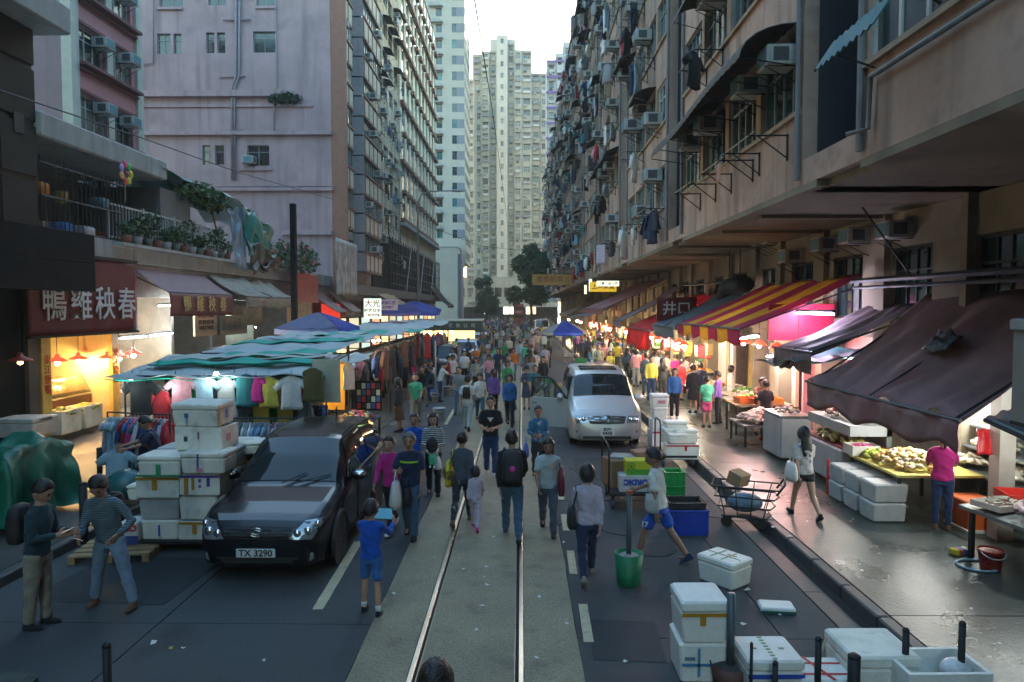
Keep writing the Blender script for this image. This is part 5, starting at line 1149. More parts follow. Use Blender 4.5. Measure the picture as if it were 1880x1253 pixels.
def wheel(T, x, y, r, w_, rimm):
    W = thing('wheel', None, None, (x, y, r)); W.parent = T
    MB().lathe([(r*.62, -w_/2), (r*.9, -w_/2), (r, -w_/2+.03), (r, w_/2-.03), (r*.9, w_/2), (r*.62, w_/2)], 28, M=Matrix.Rotation(pi/2, 4, 'Y')).build('tyre', mat('tyre_rubber', (.012,.012,.012), .8), W, True, 40)
    rm = MB(); s = 1 if x > 0 else -1
    rm.lathe([(r*.63, -w_*.45), (r*.63, w_*.45), (r*.56, w_*.45), (r*.56, -w_*.45)], 24, M=Matrix.Rotation(pi/2, 4, 'Y'))
    for k in range(6):
        a = k*pi/3; rm.box(s*w_*.3-.02, s*w_*.3+.03, -.035, .035, 0, r*.6, 0, Matrix.Rotation(a, 4, 'X'))
    rm.lathe([(.07, -.02), (.07, .05), (.02, .06)], 12, M=Matrix.Translation((s*w_*.3, 0, 0)) @ Matrix.Rotation(s*pi/2, 4, 'Y')); rm.build('rim', rimm, W)
M_blackp = mat('car_paint_black', (.006,.008,.013), .2, var=0, coat=.25, spec=.4); M_silver = mat('car_paint_silver', (.5,.5,.5), .36, var=0, metal=.6, coat=.2)
M_carg = mat('car_glass', (.01,.014,.016), .03, var=0, spec=1, coat=.6); M_cargL = mat('car_glass_pale', (.012,.018,.02), .03, var=0, spec=.5, coat=.1); M_chr = mat('chrome', (.7,.7,.7), .12, var=0, metal=1); M_lens = mat('headlamp_lens', (.3,.33,.35), .06, var=.3, vs=14, spec=1, coat=1, metal=.5); M_plas = mat('plastic_black', (.015,.015,.016), .5); M_inter = paint((.03,.03,.03), .8)
M_plate = paint((.6,.62,.62), .5); M_pltxt = paint((.01,.01,.01), .6); M_lampin = mat('lamp_inner', (.75,.78,.8), .1, var=0, metal=1)
def ring_emblem(T, loc, s, m=None):
    q = MB()
    def el(rx, rz, r=.08):
        pts = [(rx*s*cos(a), -.004, rz*s*sin(a)) for a in [2*pi*i/20 for i in range(21)]]; q.tube(pts, r*s, 5, cap=False)
    el(1, .7); el(.38, .66); el(.72, .3); o = q.build('emblem', m or M_chr, T, True); o.location = loc; return o
def plate(T, txts, loc, w_, h_, size):
    P = MB().bbox(-w_/2, w_/2, -.012, .012, -h_/2, h_/2, .006).build('number_plate', M_plate, T); P.location = loc
    for tx, dz in txts: sign_text(P, tx, size, M_pltxt, (0, -.014, dz), RC, .003, 'plate_lettering', extrude=.001)
def ipsum(T, S, patch, centre, sec, front):
    g = centre('windscreen', 1.22, 2.0, 8.0, M_cargL, .01, v0b=8.15)
    for x, a in ((.35, .25), (-.3, .3)): MB().tube([V(S(1.13, 10.6 if x > 0 else 10.9, 1 if x > 0 else -1, .03)), V(S(1.32, 9.0 if x > 0 else 10.3, 1 if x > 0 else 1, .035))], .009, 5).build('wiper', M_plas, T)
    patch('side_window', 2.12, 2.98, 6.22, 8.1, M_carg, shape=lambda u, w: (2.0+.98*u+(1-u)*(w*.28-.28), 6.2+1.9*w)); patch('side_window', 3.04, 3.86, 6.2, 8.1, M_carg); patch('side_window', 3.92, 4.4, 6.25, 8.0, M_carg)
    patch('quarter_window', 1.5, 1.7, 6.2, 7, M_carg, shape=lambda u, w: (1.45+.5*u+w*.28*(.3+u*.3), 6.15+(.25+1.3*u)*w))
    front('headlamp', [(.43, .60), (.72, .575), (.845, .80), (.60, .80)], M_lens, .014)
    for x, z, r_ in ((.53, .66, .055), (.66, .68, .06), (.76, .75, .045)):
        for sg in (1, -1): MB().sphere((sg*x, 0, 0), (r_, .03, r_), 12, 8).build('headlamp_bulb', M_lampin, T, True).location = (0, front_at(sec, x, z)-.012, z)
    front('upper_grille', [(0, .585), (.42, .6), (.47, .735), (0, .745)], M_plas, .008, sides=(1, -1))
    for i in range(3): front('grille_bar', [(0, .615+i*.042), (.425+.012*i, .622+i*.042), (.43+.012*i, .634+i*.042), (0, .629+i*.042)], M_blackp, .018, 8, 1)
    front('bumper_intake', [(0, .27), (.5, .27), (.56, .35), (0, .35)], M_plas, .006)
    ring_emblem(T, (0, -.012, .685), .085)
    plate(T, [('TX 3290', 0)], (0, -.045, .42), .52, .115, .125)
    for sg in (1, -1): MB().lathe([(.06, -.02), (.075, .02), (.05, .03)], 14, M=Matrix.Translation((sg*.66, .10, .34)) @ Matrix.Rotation(pi/2, 4, 'X')).build('fog_lamp', M_lens, T, True)
    for sg in (1, -1):
        q = MB(); q.sphere((sg*.99, 1.62, 1.08), (.13, .075, .085), 12, 8); q.tube([(sg*.86, 1.68, 1.03), (sg*.95, 1.64, 1.05)], .03, 6); mo = q.build('door_mirror', M_blackp, T, True); MB().sphere((sg*1.0, 1.60, 1.10), (.115, .07, .05), 10, 6).build('mirror_cap', M_chr, mo, True)
        for s_ in (2.0, 2.99, 3.9): MB().tube([V(S(s_, v, sg, .004)) for v in (2.4, 3, 3.5, 4, 4.5, 5, 6)], .006, 4).build('door_seam', M_plas, T)
        for s_ in (2.8, 3.72): MB().tube([V(S(s_-.1, 5, sg, .03)), V(S(s_+.1, 5, sg, .03))], .016, 6).build('door_handle', M_chr, T)
        MB().tube([V(S(1.55+2.85*i/12, 6.12, sg, .012)) for i in range(13)], .008, 4).build('belt_trim', M_chr, T)
        MB().tube([V(S(2.1+2.2*i/12, 8.5, sg, .02)) for i in range(13)], .014, 4).build('roof_rail', M_plas, T)
        patch('tail_lamp', 4.5, 4.6, 5.2, 6.4, paint((.3,.01,.01), .2), .012, (sg,))
        patch('sill_trim', .75, 4.1, 2.1, 2.6, M_plas, .008, (sg,), 20, 2)
        for y in (.87, 3.6):
            wheel(T, sg*.78, y, .325, .2, M_chr); q = MB(); q.tube([(sg*.885, y+.39*cos(a), .325+.39*sin(a)) for a in [pi*i/14-.1 for i in range(17)]], .035, 6); q.build('wheel_arch', M_plas, T, True)
            MB().lathe([(.38, -.01), (.38, .01)], 24, M=Matrix.Translation((sg*.888, y, .325)) @ Matrix.Rotation(pi/2, 4, 'Y')).build('arch_shadow', M_plas, T)
    MB().box(-.55, -.45, 1.36, 1.4, 1.09, 1.16).build('licence_disc', paint((.4,.5,.45)), T)
    MB().sphere((0, 4.1, 1.7), (.02, .02, .1), 6, 5).build('aerial', M_plas, T, True)
ST_IP = [(0, .24, .60, .66, .50, .56, .42), (.05, .2, .66, .72, .66, .70, .5), (.14, .18, .72, .80, .76, .79, .58), (.3, .17, .78, .86, .82, .84, .66), (.6, .17, .86, .94, .855, .87, .72), (1.1, .17, .94, 1.03, .87, .88, .74), (1.22, .17, .95, 1.08, .87, .88, .73), (1.6, .17, .965, 1.36, .875, .88, .68), (2.0, .17, .98, 1.585, .88, .88, .64), (2.4, .17, .99, 1.645, .88, .88, .64), (3.0, .17, 1.0, 1.665, .88, .88, .64), (3.9, .17, 1.02, 1.635, .875, .875, .62), (4.3, .18, 1.03, 1.58, .86, .86, .6), (4.5, .2, 1.03, 1.35, .84, .84, .6), (4.6, .22, 1.0, 1.15, .8, .8, .58), (4.66, .28, .8, .9, .7, .7, .5)]
car('parked_minivan', 'glossy black minivan with number plate parked facing the camera', (-3.5, 9.2, 0), 0, ST_IP, M_blackp, 4.66, ipsum)
ST_AL = [(0, .26, .66, .74, .58, .62, .46), (.05, .22, .74, .82, .72, .76, .55), (.14, .2, .82, .92, .82, .84, .62), (.3, .19, .9, 1.0, .87, .88, .7), (.6, .19, 1.0, 1.10, .89, .9, .76), (.95, .19, 1.06, 1.2, .9, .905, .77), (1.1, .19, 1.07, 1.26, .9, .905, .76), (1.4, .19, 1.08, 1.52, .9, .91, .74), (1.75, .19, 1.1, 1.78, .9, .91, .72), (2.1, .19, 1.1, 1.88, .9, .91, .73), (2.8, .19, 1.12, 1.925, .9, .91, .74), (4.2, .19, 1.13, 1.91, .9, .9, .73), (4.55, .2, 1.13, 1.86, .88, .89, .7), (4.75, .22, 1.1, 1.5, .86, .86, .7), (4.82, .28, .95, 1.1, .8, .8, .66)]
def alphard(T, S, patch, centre, sec, front):
    centre('windscreen', 1.12, 1.78, 8.0, M_cargL, .012, v0b=8.2)
    for s0, s1 in ((2.1, 2.5), (2.62, 3.05)): centre('sunroof', s0, s1, 9.6, M_carg, .012)
    patch('side_window', 1.95, 2.7, 6.2, 8.1, M_carg, sides=(1,)); patch('side_window', 2.78, 3.7, 6.2, 8.1, M_carg); patch('side_window', 3.78, 4.5, 6.25, 8.05, M_carg)
    patch('quarter_window', 1.5, 1.7, 6.2, 7, M_carg, shape=lambda u, w: (1.35+.45*u+w*.25*(.3+u*.3), 6.15+(.25+1.3*u)*w))
    MB().box(-.8, -.6, 1.98, 2.68, .75, 1.65).build('cabin_opening', M_inter, T); MB().box(-.93, -.905, 1.55, 2.66, .3, 1.1).build('door_opening', M_inter, T); MB().box(-.9, -.75, 1.75, 2.64, 1.1, 1.72).build('door_opening', M_inter, T)
    front('headlamp', [(.50, .69), (.80, .67), (.845, .86), (.55, .865)], M_lens, .014)
    for x, z in ((.6, .775), (.74, .765)):
        for sg in (1, -1): MB().sphere((sg*x, 0, 0), (.065, .03, .065), 12, 8).build('headlamp_bulb', M_lampin, T, True).location = (0, front_at(sec, x, z)-.012, z)
    front('upper_grille', [(0, .65), (.44, .665), (.50, .845), (0, .87)], M_plas, .008)
    for i in range(5): front('grille_bar', [(0, .66+i*.04), (.44+.01*i, .672+i*.038), (.443+.01*i, .69+i*.038), (0, .682+i*.04)], M_chr, .02, 8, 1)
    ring_emblem(T, (0, -.02, .77), .07)
    plate(T, [('BW', .055), ('9498', -.05)], (0, -.05, .47), .36, .23, .125)
    MB().box(-.62, .62, -.01, .06, .27, .34).build('bumper_intake', M_plas, T)
    for sg in (1, -1):
        MB().bbox(*(sorted((sg*.55, sg*.8))), .04, .12, .42, .5, .015).build('fog_lamp', M_lens, T)
        q = MB(); q.sphere((sg*1.05, 1.5, 1.16), (.15, .085, .11), 12, 8); q.tube([(sg*.9, 1.55, 1.1), (sg*.98, 1.52, 1.12)], .03, 6)
        if sg > 0: q.build('door_mirror', M_silver, T, True)
        for s_ in (1.9, 2.74, 3.74): MB().tube([V(S(s_, v, sg, .004)) for v in (2.4, 3, 3.5, 4, 4.5, 5, 6)], .006, 4).build('door_seam', M_plas, T)
        for y in (.95, 3.9):
            wheel(T, sg*.8, y, .34, .21, M_chr); q = MB(); q.tube([(sg*.905, y+.41*cos(a), .34+.41*sin(a)) for a in [pi*i/14-.1 for i in range(17)]], .03, 6); q.build('wheel_arch', M_silver, T, True)
            MB().lathe([(.4, -.01), (.4, .01)], 24, M=Matrix.Translation((sg*.906, y, .34)) @ Matrix.Rotation(pi/2, 4, 'Y')).build('arch_shadow', M_plas, T)
    # open driver's door, hinged at its front edge on the -X side
    D = thing('open_door', None, None, (-.93, 1.45, 0), RAD(66)); D.parent = T; D['label'] = 'driver door swung wide open'
    q = MB(); q.grid(lambda u, w: (-.02-.03*sin(w*2.4), u*1.12, .32+w*.8), 8, 8); q.grid(lambda u, w: (.07-.02*w, u*1.12, .32+w*.8), 8, 8, 0, True); q.box(-.05, .07, 0, .03, .33, 1.11); q.box(-.05, .07, 1.09, 1.12, .33, 1.11); q.box(-.05, .07, .03, 1.09, 1.08, 1.12); q.build('door_panel', mat('door_paint_silver', (.42,.42,.42), .5, var=.05), D, True, 30)
    q = MB(); q.tube([(.0, .02, 1.12), (.06, .45, 1.62), (.1, .6, 1.7), (.1, 1.05, 1.68), (.02, 1.1, 1.12)], .03, 6); q.build('door_window_frame', M_plas, D, True)
    q = MB(); q.add([(.02, .08, 1.13), (.02, 1.08, 1.13), (.1, 1.04, 1.66), (.09, .62, 1.67), (.07, .46, 1.6)], [(0, 1, 2, 3, 4)]); q.build('door_glass', mat('door_glass_clear', (.3,.36,.33), .05, var=0, trans=.85, spec=.6), D)
    MB().sphere((-.16, .16, 1.2), (.14, .08, .1), 12, 8).build('door_mirror', M_silver, D, True); MB().tube([(-.08, .9, .98), (-.08, 1.05, .98)], .018, 6).build('door_handle', M_chr, D)
car('open_minivan', 'silver minivan with its driver door open in the right lane', (2.22, 18.2, 0), 0, [(a_, b_, c_, d_, e_*1.05, f_*1.05, g_*1.05) for a_, b_, c_, d_, e_, f_, g_ in ST_AL], M_silver, 4.82, alphard)
T = thing('folded_papers', 'red and white printed leaflets lying on the silver van roof', 'papers', (2.55, 22.2, 1.93))
for i in range(4): MB().box(-.5+i*.22, -.2+i*.22, -.2, .2, .001+.006*i, .006+.006*i, 0, Matrix.Rotation(.5*i, 4, 'Z')).build('sheet', paint(((.5,.45,.45), (.4,.05,.06))[i % 2]), T)
# simpler far vehicles
def farcar(label, loc, W, Hh, L, m, hood=True, cat='car', name='parked_car'):
    T = thing(name, label, cat, loc); h2 = Hh*.56; rings = []
    for s, z, wd in ((0, h2*.75, .8), (.08, h2*.85, .92), (.9 if hood else .1, h2, 1), (1.5 if hood else .35, Hh*.96, .86), (2.2, Hh, .85), (L*.85, Hh*.97, .84), (L, h2, .9)):
        w_ = W/2*wd; wb = W/2*(1 if s > .05 else .85); rings.append([(-wb, s, .2), (wb, s, .2), (wb, s, min(z, h2)), (w_, s, z-.03), (w_*.9, s, z), (-w_*.9, s, z), (-w_, s, z-.03), (-wb, s, min(z, h2))])
    MB().loft(rings).build('body', m, T, True, 35)
    s0, s1 = (.92, 1.48) if hood else (.11, .34); q = MB(); q.add([(-W*.42, s0-.012, h2+.03), (W*.42, s0-.012, h2+.03), (W*.38, s1-.02, Hh*.93), (-W*.38, s1-.02, Hh*.93)], [(0, 1, 2, 3)]); q.build('windscreen', M_cargL, T)
    for sg in (1, -1):
        MB().bbox(*(sorted((sg*W*.28, sg*W*.44))), -.02, .05, h2*.66, h2*.84, .02).build('headlamp', M_lens, T)
        for y in (.8, L-.8): wheel(T, sg*(W/2-.1), y, .31, .2, M_chr)
        MB().box(*(sorted((sg*(W*.43), sg*(W*.5+.01)))), 1.6, L-.6, h2+.04, Hh*.9).build('side_window', M_carg, T)
    MB().box(-.26, .26, -.035, -.005, .4, .52).build('number_plate', M_plate, T); MB().box(-W*.25, W*.25, -.03, .02, h2*.6, h2*.74).build('grille', M_plas, T)
M_wcar = mat('car_paint_white', (.58,.6,.6), .3, var=.05, coat=.8)
p = onZ(868, 640); farcar('pale silver car half hidden behind the dark kiosk, nearer one', (-3.9, 47.5, 0), 1.8, 1.5, 4.4, M_silver)
farcar('white car parked beyond the silver one', (-3.6, 60, 0), 1.8, 1.55, 4.4, M_wcar); farcar('white light van facing us on the far right lane', (2.6, 88, 0), 1.9, 2.3, 4.8, M_wcar, False, 'van', 'parked_van')
farcar('dark car standing behind the stalls on the left', (-4.5, 38, 0), 1.8, 1.6, 4.5, M_blackp)
T = thing('double_decker_tram', 'red double-decker tram coming up the track far away', 'tram', (-.55, 138, 0)); M_tram = mat('tram_red', (.42,.02,.035), .4, var=.1, coat=.3)
MB().bbox(-1.0, 1.0, 0, 8.5, .35, 4.5, .12).build('body', M_tram, T); MB().box(-.92, .92, -.02, .02, 1.7, 2.4).build('lower_windscreen', M_carg, T); MB().box(-.92, .92, -.02, .02, 3.25, 3.95).build('upper_windscreen', M_cargL, T)
MB().box(-.6, .6, -.03, -.004, 2.75, 3.05).build('destination_board', paint((.5,.35,.35)), T); MB().bbox(-.9, .9, -.08, .2, .12, .36, .03).build('buffer', M_plas, T)
for sg in (1, -1):
    MB().lathe([(.1, -.02), (.1, .03)], 12, M=Matrix.Translation((sg*.65, -.02, 1.1)) @ Matrix.Rotation(pi/2, 4, 'X')).build('headlamp', M_lens, T)
    for i in range(5): MB().box(*(sorted((sg*1.001, sg*1.02))), .6+i*1.55, 1.9+i*1.55, 3.2, 3.95).build('side_window', M_carg, T); MB().box(*(sorted((sg*1.001, sg*1.02))), .6+i*1.55, 1.9+i*1.55, 1.6, 2.4).build('side_window', M_carg, T)
MB().tube([(0, 5, 4.5), (0, 7, 5.8)], .03, 5).build('trolley_pole', M_iron, T)
# ================================================================ boxes, carts, posts and other things on the street
W = lambda *a: a
# --- the big foam box stack on a trolley at left
T = thing('flat_trolley', 'low flat trolley under the big foam box stack', 'trolley', (-5.05, 10.9, 0)); MB().box(-.75, .75, -.55, 1.1, .13, .17).build('deck', M_iron, T)
for x in (-.6, .6):
    for y in (-.4, .95): MB().lathe([(.06, -.02), (.06, .02)], 12, M=Matrix.Translation((x, y, .06)) @ Matrix.Rotation(pi/2, 4, 'Y')).build('wheel', M_plas, T)
def fb(px0, px1, pyt, pyb, Y, d, label, **k):
    a, b = onY(px0, pyb, Y), onY(px1, pyt, Y); return foam(((a.x+b.x)/2, Y+d/2, a.z), (b.x-a.x, d, b.z-a.z), label, group='foam boxes of the big stack', **k)
M_tape_o = [('f', 0, 1, .86, .97, ORG), ('f', .38, .5, .4, .86, ORG)]
fb(258, 327, 956, 997, 10.45, .42, 'bottom left front box of the big stack with a blue mark', lid=False, marks=[('f', .48, .52, .3, .8, BLU)])
fb(329, 394, 958, 996, 10.45, .42, 'bottom right front box of the big stack, open with orange tape', lid=False, open_=True, marks=M_tape_o)
fb(255, 327, 917, 955.5, 10.45, .44, 'plain second-row left box of the big stack', lid=False, dirt=2)
fb(328, 398, 912, 956, 10.45, .44, 'second-row right box of the big stack with three round dimples', lid=False, marks=[('f', .15, .25, .35, .5, (.66,.68,.66)), ('f', .45, .55, .35, .5, (.66,.68,.66)), ('f', .75, .85, .35, .5, (.66,.68,.66))])
fb(250, 328, 876, 916.5, 10.4, .46, 'third-row left box of the big stack with an orange tape band', lid=False, open_=True, marks=M_tape_o)
fb(330, 403, 872, 911.5, 10.4, .46, 'third-row right box with two orange tape strips and purple print', lid=False, open_=True, marks=[('f', 0, 1, .86, .97, PUR), ('f', .12, .22, .1, .86, ORG), ('f', .3, .37, .3, .86, ORG), ('f', .48, .54, .65, .8, PUR), ('f', .48, .54, .4, .52, PUR), ('f', .68, .76, .45, .85, PUR)])
fb(252, 330, 838, 875.5, 10.3, .5, 'fourth-row left box with green tape along its base', marks=[('f', 0, 1, .0, .1, GRN), ('f', .44, .54, .1, .6, GRN)])
fb(331, 412, 832, 871.5, 10.3, .5, 'fourth-row right box with a blue and red printed mark', marks=[('f', .38, .42, .3, .95, BLU), ('f', .36, .5, .12, .3, PNK)])
for r_, (t_, b_) in enumerate(((956, 997), (914, 955), (873, 913), (834, 872))):
    for j in range(2):
        Y = 10.95+j*.52; sc = Y/10.45; z0, z1 = onY(300, b_, 10.45).z, onY(300, t_, 10.45).z
        for q, xx in ((0, -5.42), (1, -4.78)):
            foam((xx+.02*((r_+j+q) % 3), Y+.24, z0+.004), (.6, .48, z1-z0-.01), 'rear box of the big stack, %s row up, %s behind, %s side' % (ORD[r_], ORD[j], ('left', 'right')[q]), lid=r_ > 2, marks=[('s', .1, .9, .05, .12, ORG)] if (r_+j) % 2 else [('s', .4, .5, .2, .8, GRN)], group='foam boxes of the big stack', dirt=1+(r_+j) % 2)
fb(322, 412, 785, 829, 10.6, .5, 'grimy scribbled foam box on the stack top, lower', lid=False, open_=True, rot=-.12, dirt=1, marks=[('f', .2, .28, .4, .6, (.08,.08,.08)), ('f', .5, .53, .5, .8, (.1,.1,.12)), ('s', .3, .5, .4, .7, PNK)])
fb(316, 406, 741, 783, 10.6, .5, 'tilted foam box crowning the big stack with blue marks', rot=-.15, tilt=.06, marks=[('f', .3, .38, .4, .6, (.05,.2,.4)), ('f', .33, .35, .1, .4, (.1,.3,.45)), ('s', .1, .18, .0, .9, ORG), ('s', .5, .6, .3, .7, BLU)])
foam((-4.55, 11.5, 1.28), (.6, .45, .2), 'flat pale lid box behind the stack top', 0.1, True)
fb(232, 252, 892, 920, 10.9, .4, 'small foam box left of the big stack', lid=True)
T = thing('fruit_carton', 'white fruit carton with red lettering and blue base by the stack', 'carton', (*onZ(237, 1010).to_tuple()[:2], .13), .1)
MB().bbox(-.2, .2, -.15, .25, 0, .32, .01).build('carton', paint((.5,.5,.5)), T); MB().box(-.2, .2, -.157, -.152, 0, .13).build('blue_band', paint((.03,.06,.22)), T); sign_text(T, 'RINO', .13, paint((.5,.03,.03)), (.02, -.156, .24), RC, .006)
T = thing('wooden_pallet', 'low wooden pallet beneath the fruit carton', 'pallet', (*onZ(215, 1022).to_tuple()[:2], 0), .15); M_wood = mat('wood_pale', (.3,.2,.1), .8, var=.3, vs=6)
for i in range(4): MB().box(-.55, .55, -.3+i*.2, -.16+i*.2, .1, .125).build('plank', M_wood, T)
for x in (-.5, 0, .5): MB().box(x-.05, x+.05, -.3, .44, 0, .099).build('runner', M_wood, T)
# green tarpaulin heap
T = thing('covered_cart', 'market cart wrapped in a shiny dark green tarpaulin', 'cart', (-9.2, 11.7, .14)); M_gt = mat('tarp_green_glossy', (.0,.11,.065), .5, var=.35, vs=2, bump=.5, bs=4)
mb = MB()
def fn(u, v):
    x, y = (u-.5)*3.3, (v-.5)*2.7; e = max(abs(x)/1.15, abs(y)/.85); top = 1.16+.22*MN.noise((x*1.1, y*1.3, 4))+.1*MN.noise((x*3, y*3, 1))+.05*MN.noise((x*8, y*6, 2))-.16*abs(MN.noise((x*2.4+y, y*2.6-x*.6, 9)))+.12*x
    if e <= 1: return (x, y, top-.1*e**4)
    k = (e-1); s_ = 1/e; fold = .15*sin(7*atan2(y, x)*1.6+x*2)*min(1, k*3)+.09*MN.noise((x*3, y*3, 7))-.14*abs(MN.noise((x*3.1, y*3.3, 5))); drop = min(1.22, k*3.2); q = s_*(1+.22*min(1, k*2.2)+fold*.8)
    return (x*q, y*q, max(.12+.1*MN.noise((x*2, y*2, 3)), top-.1-drop))
mb.grid(fn, 66, 54)
mb.build('tarpaulin', M_gt, T, True); MB().box(-1.1, 1.1, -.8, .8, .1, .3).build('cart_bed', M_iron, T)
for x in (-.8, .8):
    for y in (-.6, .6): MB().lathe([(.12, -.03), (.12, .03)], 14, M=Matrix.Translation((x, y, .12)) @ Matrix.Rotation(pi/2, 4, 'Y')).build('wheel', M_plas, T)
q = obj('plastic_bundle', leafy(1, .1, .1, .1, .1, 1).mesh('b', [M_gt]*3) if False else MB().sphere((0, 0, 0), (.35, .3, .28), 14, 9).mesh('plastic_bundle', mat('plastic_teal', (.02,.1,.11), .3, var=.4, vs=4, bump=.8, bs=7)), None, (*onZ(232, 900, .4).to_tuple()[:2], .5), label='crumpled teal plastic bundle left of the foam stack', cat='plastic'); q.data.polygons.foreach_set('use_smooth', [True]*len(q.data.polygons))
def post(label, px, pyb, pyt, r_=.035, z=0.0, m=None, Y=None):
    p = onZ(px, pyb, z); 
    if Y: d = onY(px, pyb, Y); p = V((d.x, Y, z))
    h = onY(px, pyt, p.y).z-z; T = thing('bollard_post', label, 'post', (p.x, p.y, z), group='steel posts'); MB().tube([(0, 0, 0), (0, 0, h)], r_, 10).build('shaft', m or M_iron, T, True); MB().lathe([(r_*1.02, 0), (r_*1.02, .02), (r_*.5, .04)], 10, c=(0, 0, h)).build('cap', m or M_iron, T, True); MB().lathe([(r_*2.0, 0), (r_*2.0, .015)], 12).build('base_plate', m or M_iron, T)
    return T
post('dark post on the left kerb beside the corner rack', 184, 900, 825, .05); post('dark post at the bottom left of the frame', 200, 1340, 1188, .035); post('thick dark post beside the man with the striped sweater', 155, 1000, 890, .06)
M_pg = mat('post_grey_blue', (.09,.12,.14), .5, metal=.3)
# green bucket with pole
p = onZ(1154, 1072); T = thing('concrete_bucket', 'green plastic bucket filled with concrete holding a grey pole', 'bucket', p)
MB().lathe([(.145, 0), (.155, .02), (.19, .42), (.18, .42), (.17, .38)], 24).build('bucket', mat('bucket_green', (.01,.16,.07), .5, var=.3, vs=8), T, True); MB().lathe([(.172, .36), (.1, .4), (.001, .41)], 18, cap=False).build('concrete_fill', mat('concrete_rubble', (.3,.28,.27), .9, var=.5, vs=25, bump=1, bs=60), T); MB().tube([(0, 0, .35), (0, 0, 1.22)], .035, 10).build('pole', M_pg, T, True); MB().lathe([(.045, 0), (.04, .05)], 8, c=(0, 0, 1.2)).build('pole_cap', paint((.35,.08,.06)), T)
p = onZ(1340, 1262); T = thing('concrete_bucket', 'reddish brown bucket of concrete holding a dark post', 'bucket', p)
MB().lathe([(.15, 0), (.19, .24), (.18, .24), (.17, .2)], 22).build('bucket', mat('bucket_brown', (.12,.05,.04), .6, var=.3), T, True); MB().lathe([(.172, .2), (.08, .23), (.001, .23)], 16, cap=False).build('concrete_fill', mat('concrete_dark', (.06,.055,.055), .9, var=.4, bump=.8), T); MB().tube([(0, 0, .15), (0, 0, .92)], .04, 10).build('pole', M_pg, T, True)
post('slim black stick leaning among the bottom boxes', 1378, 1300, 1187, .015); post('short black post by the green-printed box', 1422, 1310, 1221, .025); post('black post left of the bamboo cane', 1500, 1300, 1176, .03); post('thick black post right of the red striped tray', 1566, 1310, 1208, .055); post('dark post in front of the large foam box', 1660, 1290, 1160, .03); post('dark post standing on the right pavement at the bottom', 1763, 1275, 1148, .03, .14)
MB().tube([onZ(1480, 1275)+V((0, 0, .02)), onY(1518, 1170, onZ(1500, 1290).y+.1)], .014, 6).build('bamboo_cane', M_bamboo, None, True, label='bamboo cane leaning between the bottom boxes', cat='cane')
# foam boxes lower right
def fz(px, py, dims, label, rot=0, z=0.0, **k): p = onZ(px, py, z); return foam((p.x, p.y+dims[1]/2*.8, z), dims, label, rot, group='foam boxes lower right', **k)
fz(1337, 1078, (.56, .44, .36), 'lone white foam box with green tape on its lid', RAD(-52), dirt=0, marks=[('t', .05, .95, .45, .5, GRN), ('t', .3, .35, .1, .9, GRN), ('t', .5, .75, .6, .68, (.5,.15,.12)), ('t', .6, .64, .1, .9, GRN)])
fz(1292, 1252, (.50, .5, .40), 'lower box of the pair by the red bucket, blue print', 0, dirt=0, lid=False, open_=False, marks=[('f', .05, .95, .45, .52, (.05,.22,.4)), ('f', .35, .4, .2, .9, (.08,.25,.4)), ('f', .1, .3, .6, .68, (.1,.2,.3))])
p = onZ(1292, 1252); foam((p.x-.01, p.y+.18, .403), (.46, .5, .42), 'upper box of the pair by the red bucket, orange tape', .02, True, marks=[('f', 0, 1, .66, .74, ORG), ('f', .38, .5, .45, .66, ORG), ('s', .1, .2, .2, .74, ORG)], group='foam boxes lower right', dirt=0)
p = onZ(1425, 1120); T = thing('loose_foam_slab', 'white foam lid lying flat with green tape edge', 'foam lid', (p.x, p.y, .002), -.12); MB().bbox(-.2, .2, -.13, .13, 0, .07, .015).build('lid', M_foam[0], T); MB().box(-.2, .2, -.136, -.131, .0, .035).build('tape', paint((.02,.12,.09)), T)
fz(1420, 1290, (.52, .5, .42), 'foam box with green dashes printed across its lid', .02, dirt=0, marks=[('t', .46, .54, .05+.12*i, .1+.12*i, GRN) for i in range(8)]+[('t', .2, .3, .44, .5, GRN), ('t', .7, .8, .44, .5, GRN), ('f', 0, 1, .6, .7, BLU)])
p = onZ(1515, 1290); T = thing('striped_tray', 'white foam tray with red stripes at the bottom edge', 'tray', (p.x, p.y+.1, 0)); MB().bbox(-.26, .26, -.2, .25, 0, .26, .02).build('tray', M_foam[0], T)
for y in (-.1, .1): MB().box(-.26, .26, y, y+.03, .261, .264).build('stripe', paint(REDc), T)
MB().box(-.03, .0, -.2, .25, .2645, .2675, 0, Matrix.Rotation(.3, 4, 'Z')).build('stripe', paint(REDc), T)
fz(1620, 1290, (.62, .6, .46), 'large worn foam box behind the dark post at bottom right', .02, dirt=1)
p = onZ(1765, 1300, .14); T = foam((p.x-.1, p.y+.25, .14), (.75, .5, .3), 'open white foam tray at the bottom right corner', .03, False, True, group='foam boxes lower right', dirt=0); obj('plastic_bag', MB().sphere((0, 0, 0), (.14, .12, .1), 12, 8).mesh('plastic_bag', mat('plastic_bag_white', (.6,.6,.6), .3, var=.2, bump=.8, bs=20), True), None, (p.x+.1, p.y+.25, .36), label='white plastic bag lying in the corner foam tray', cat='bag')
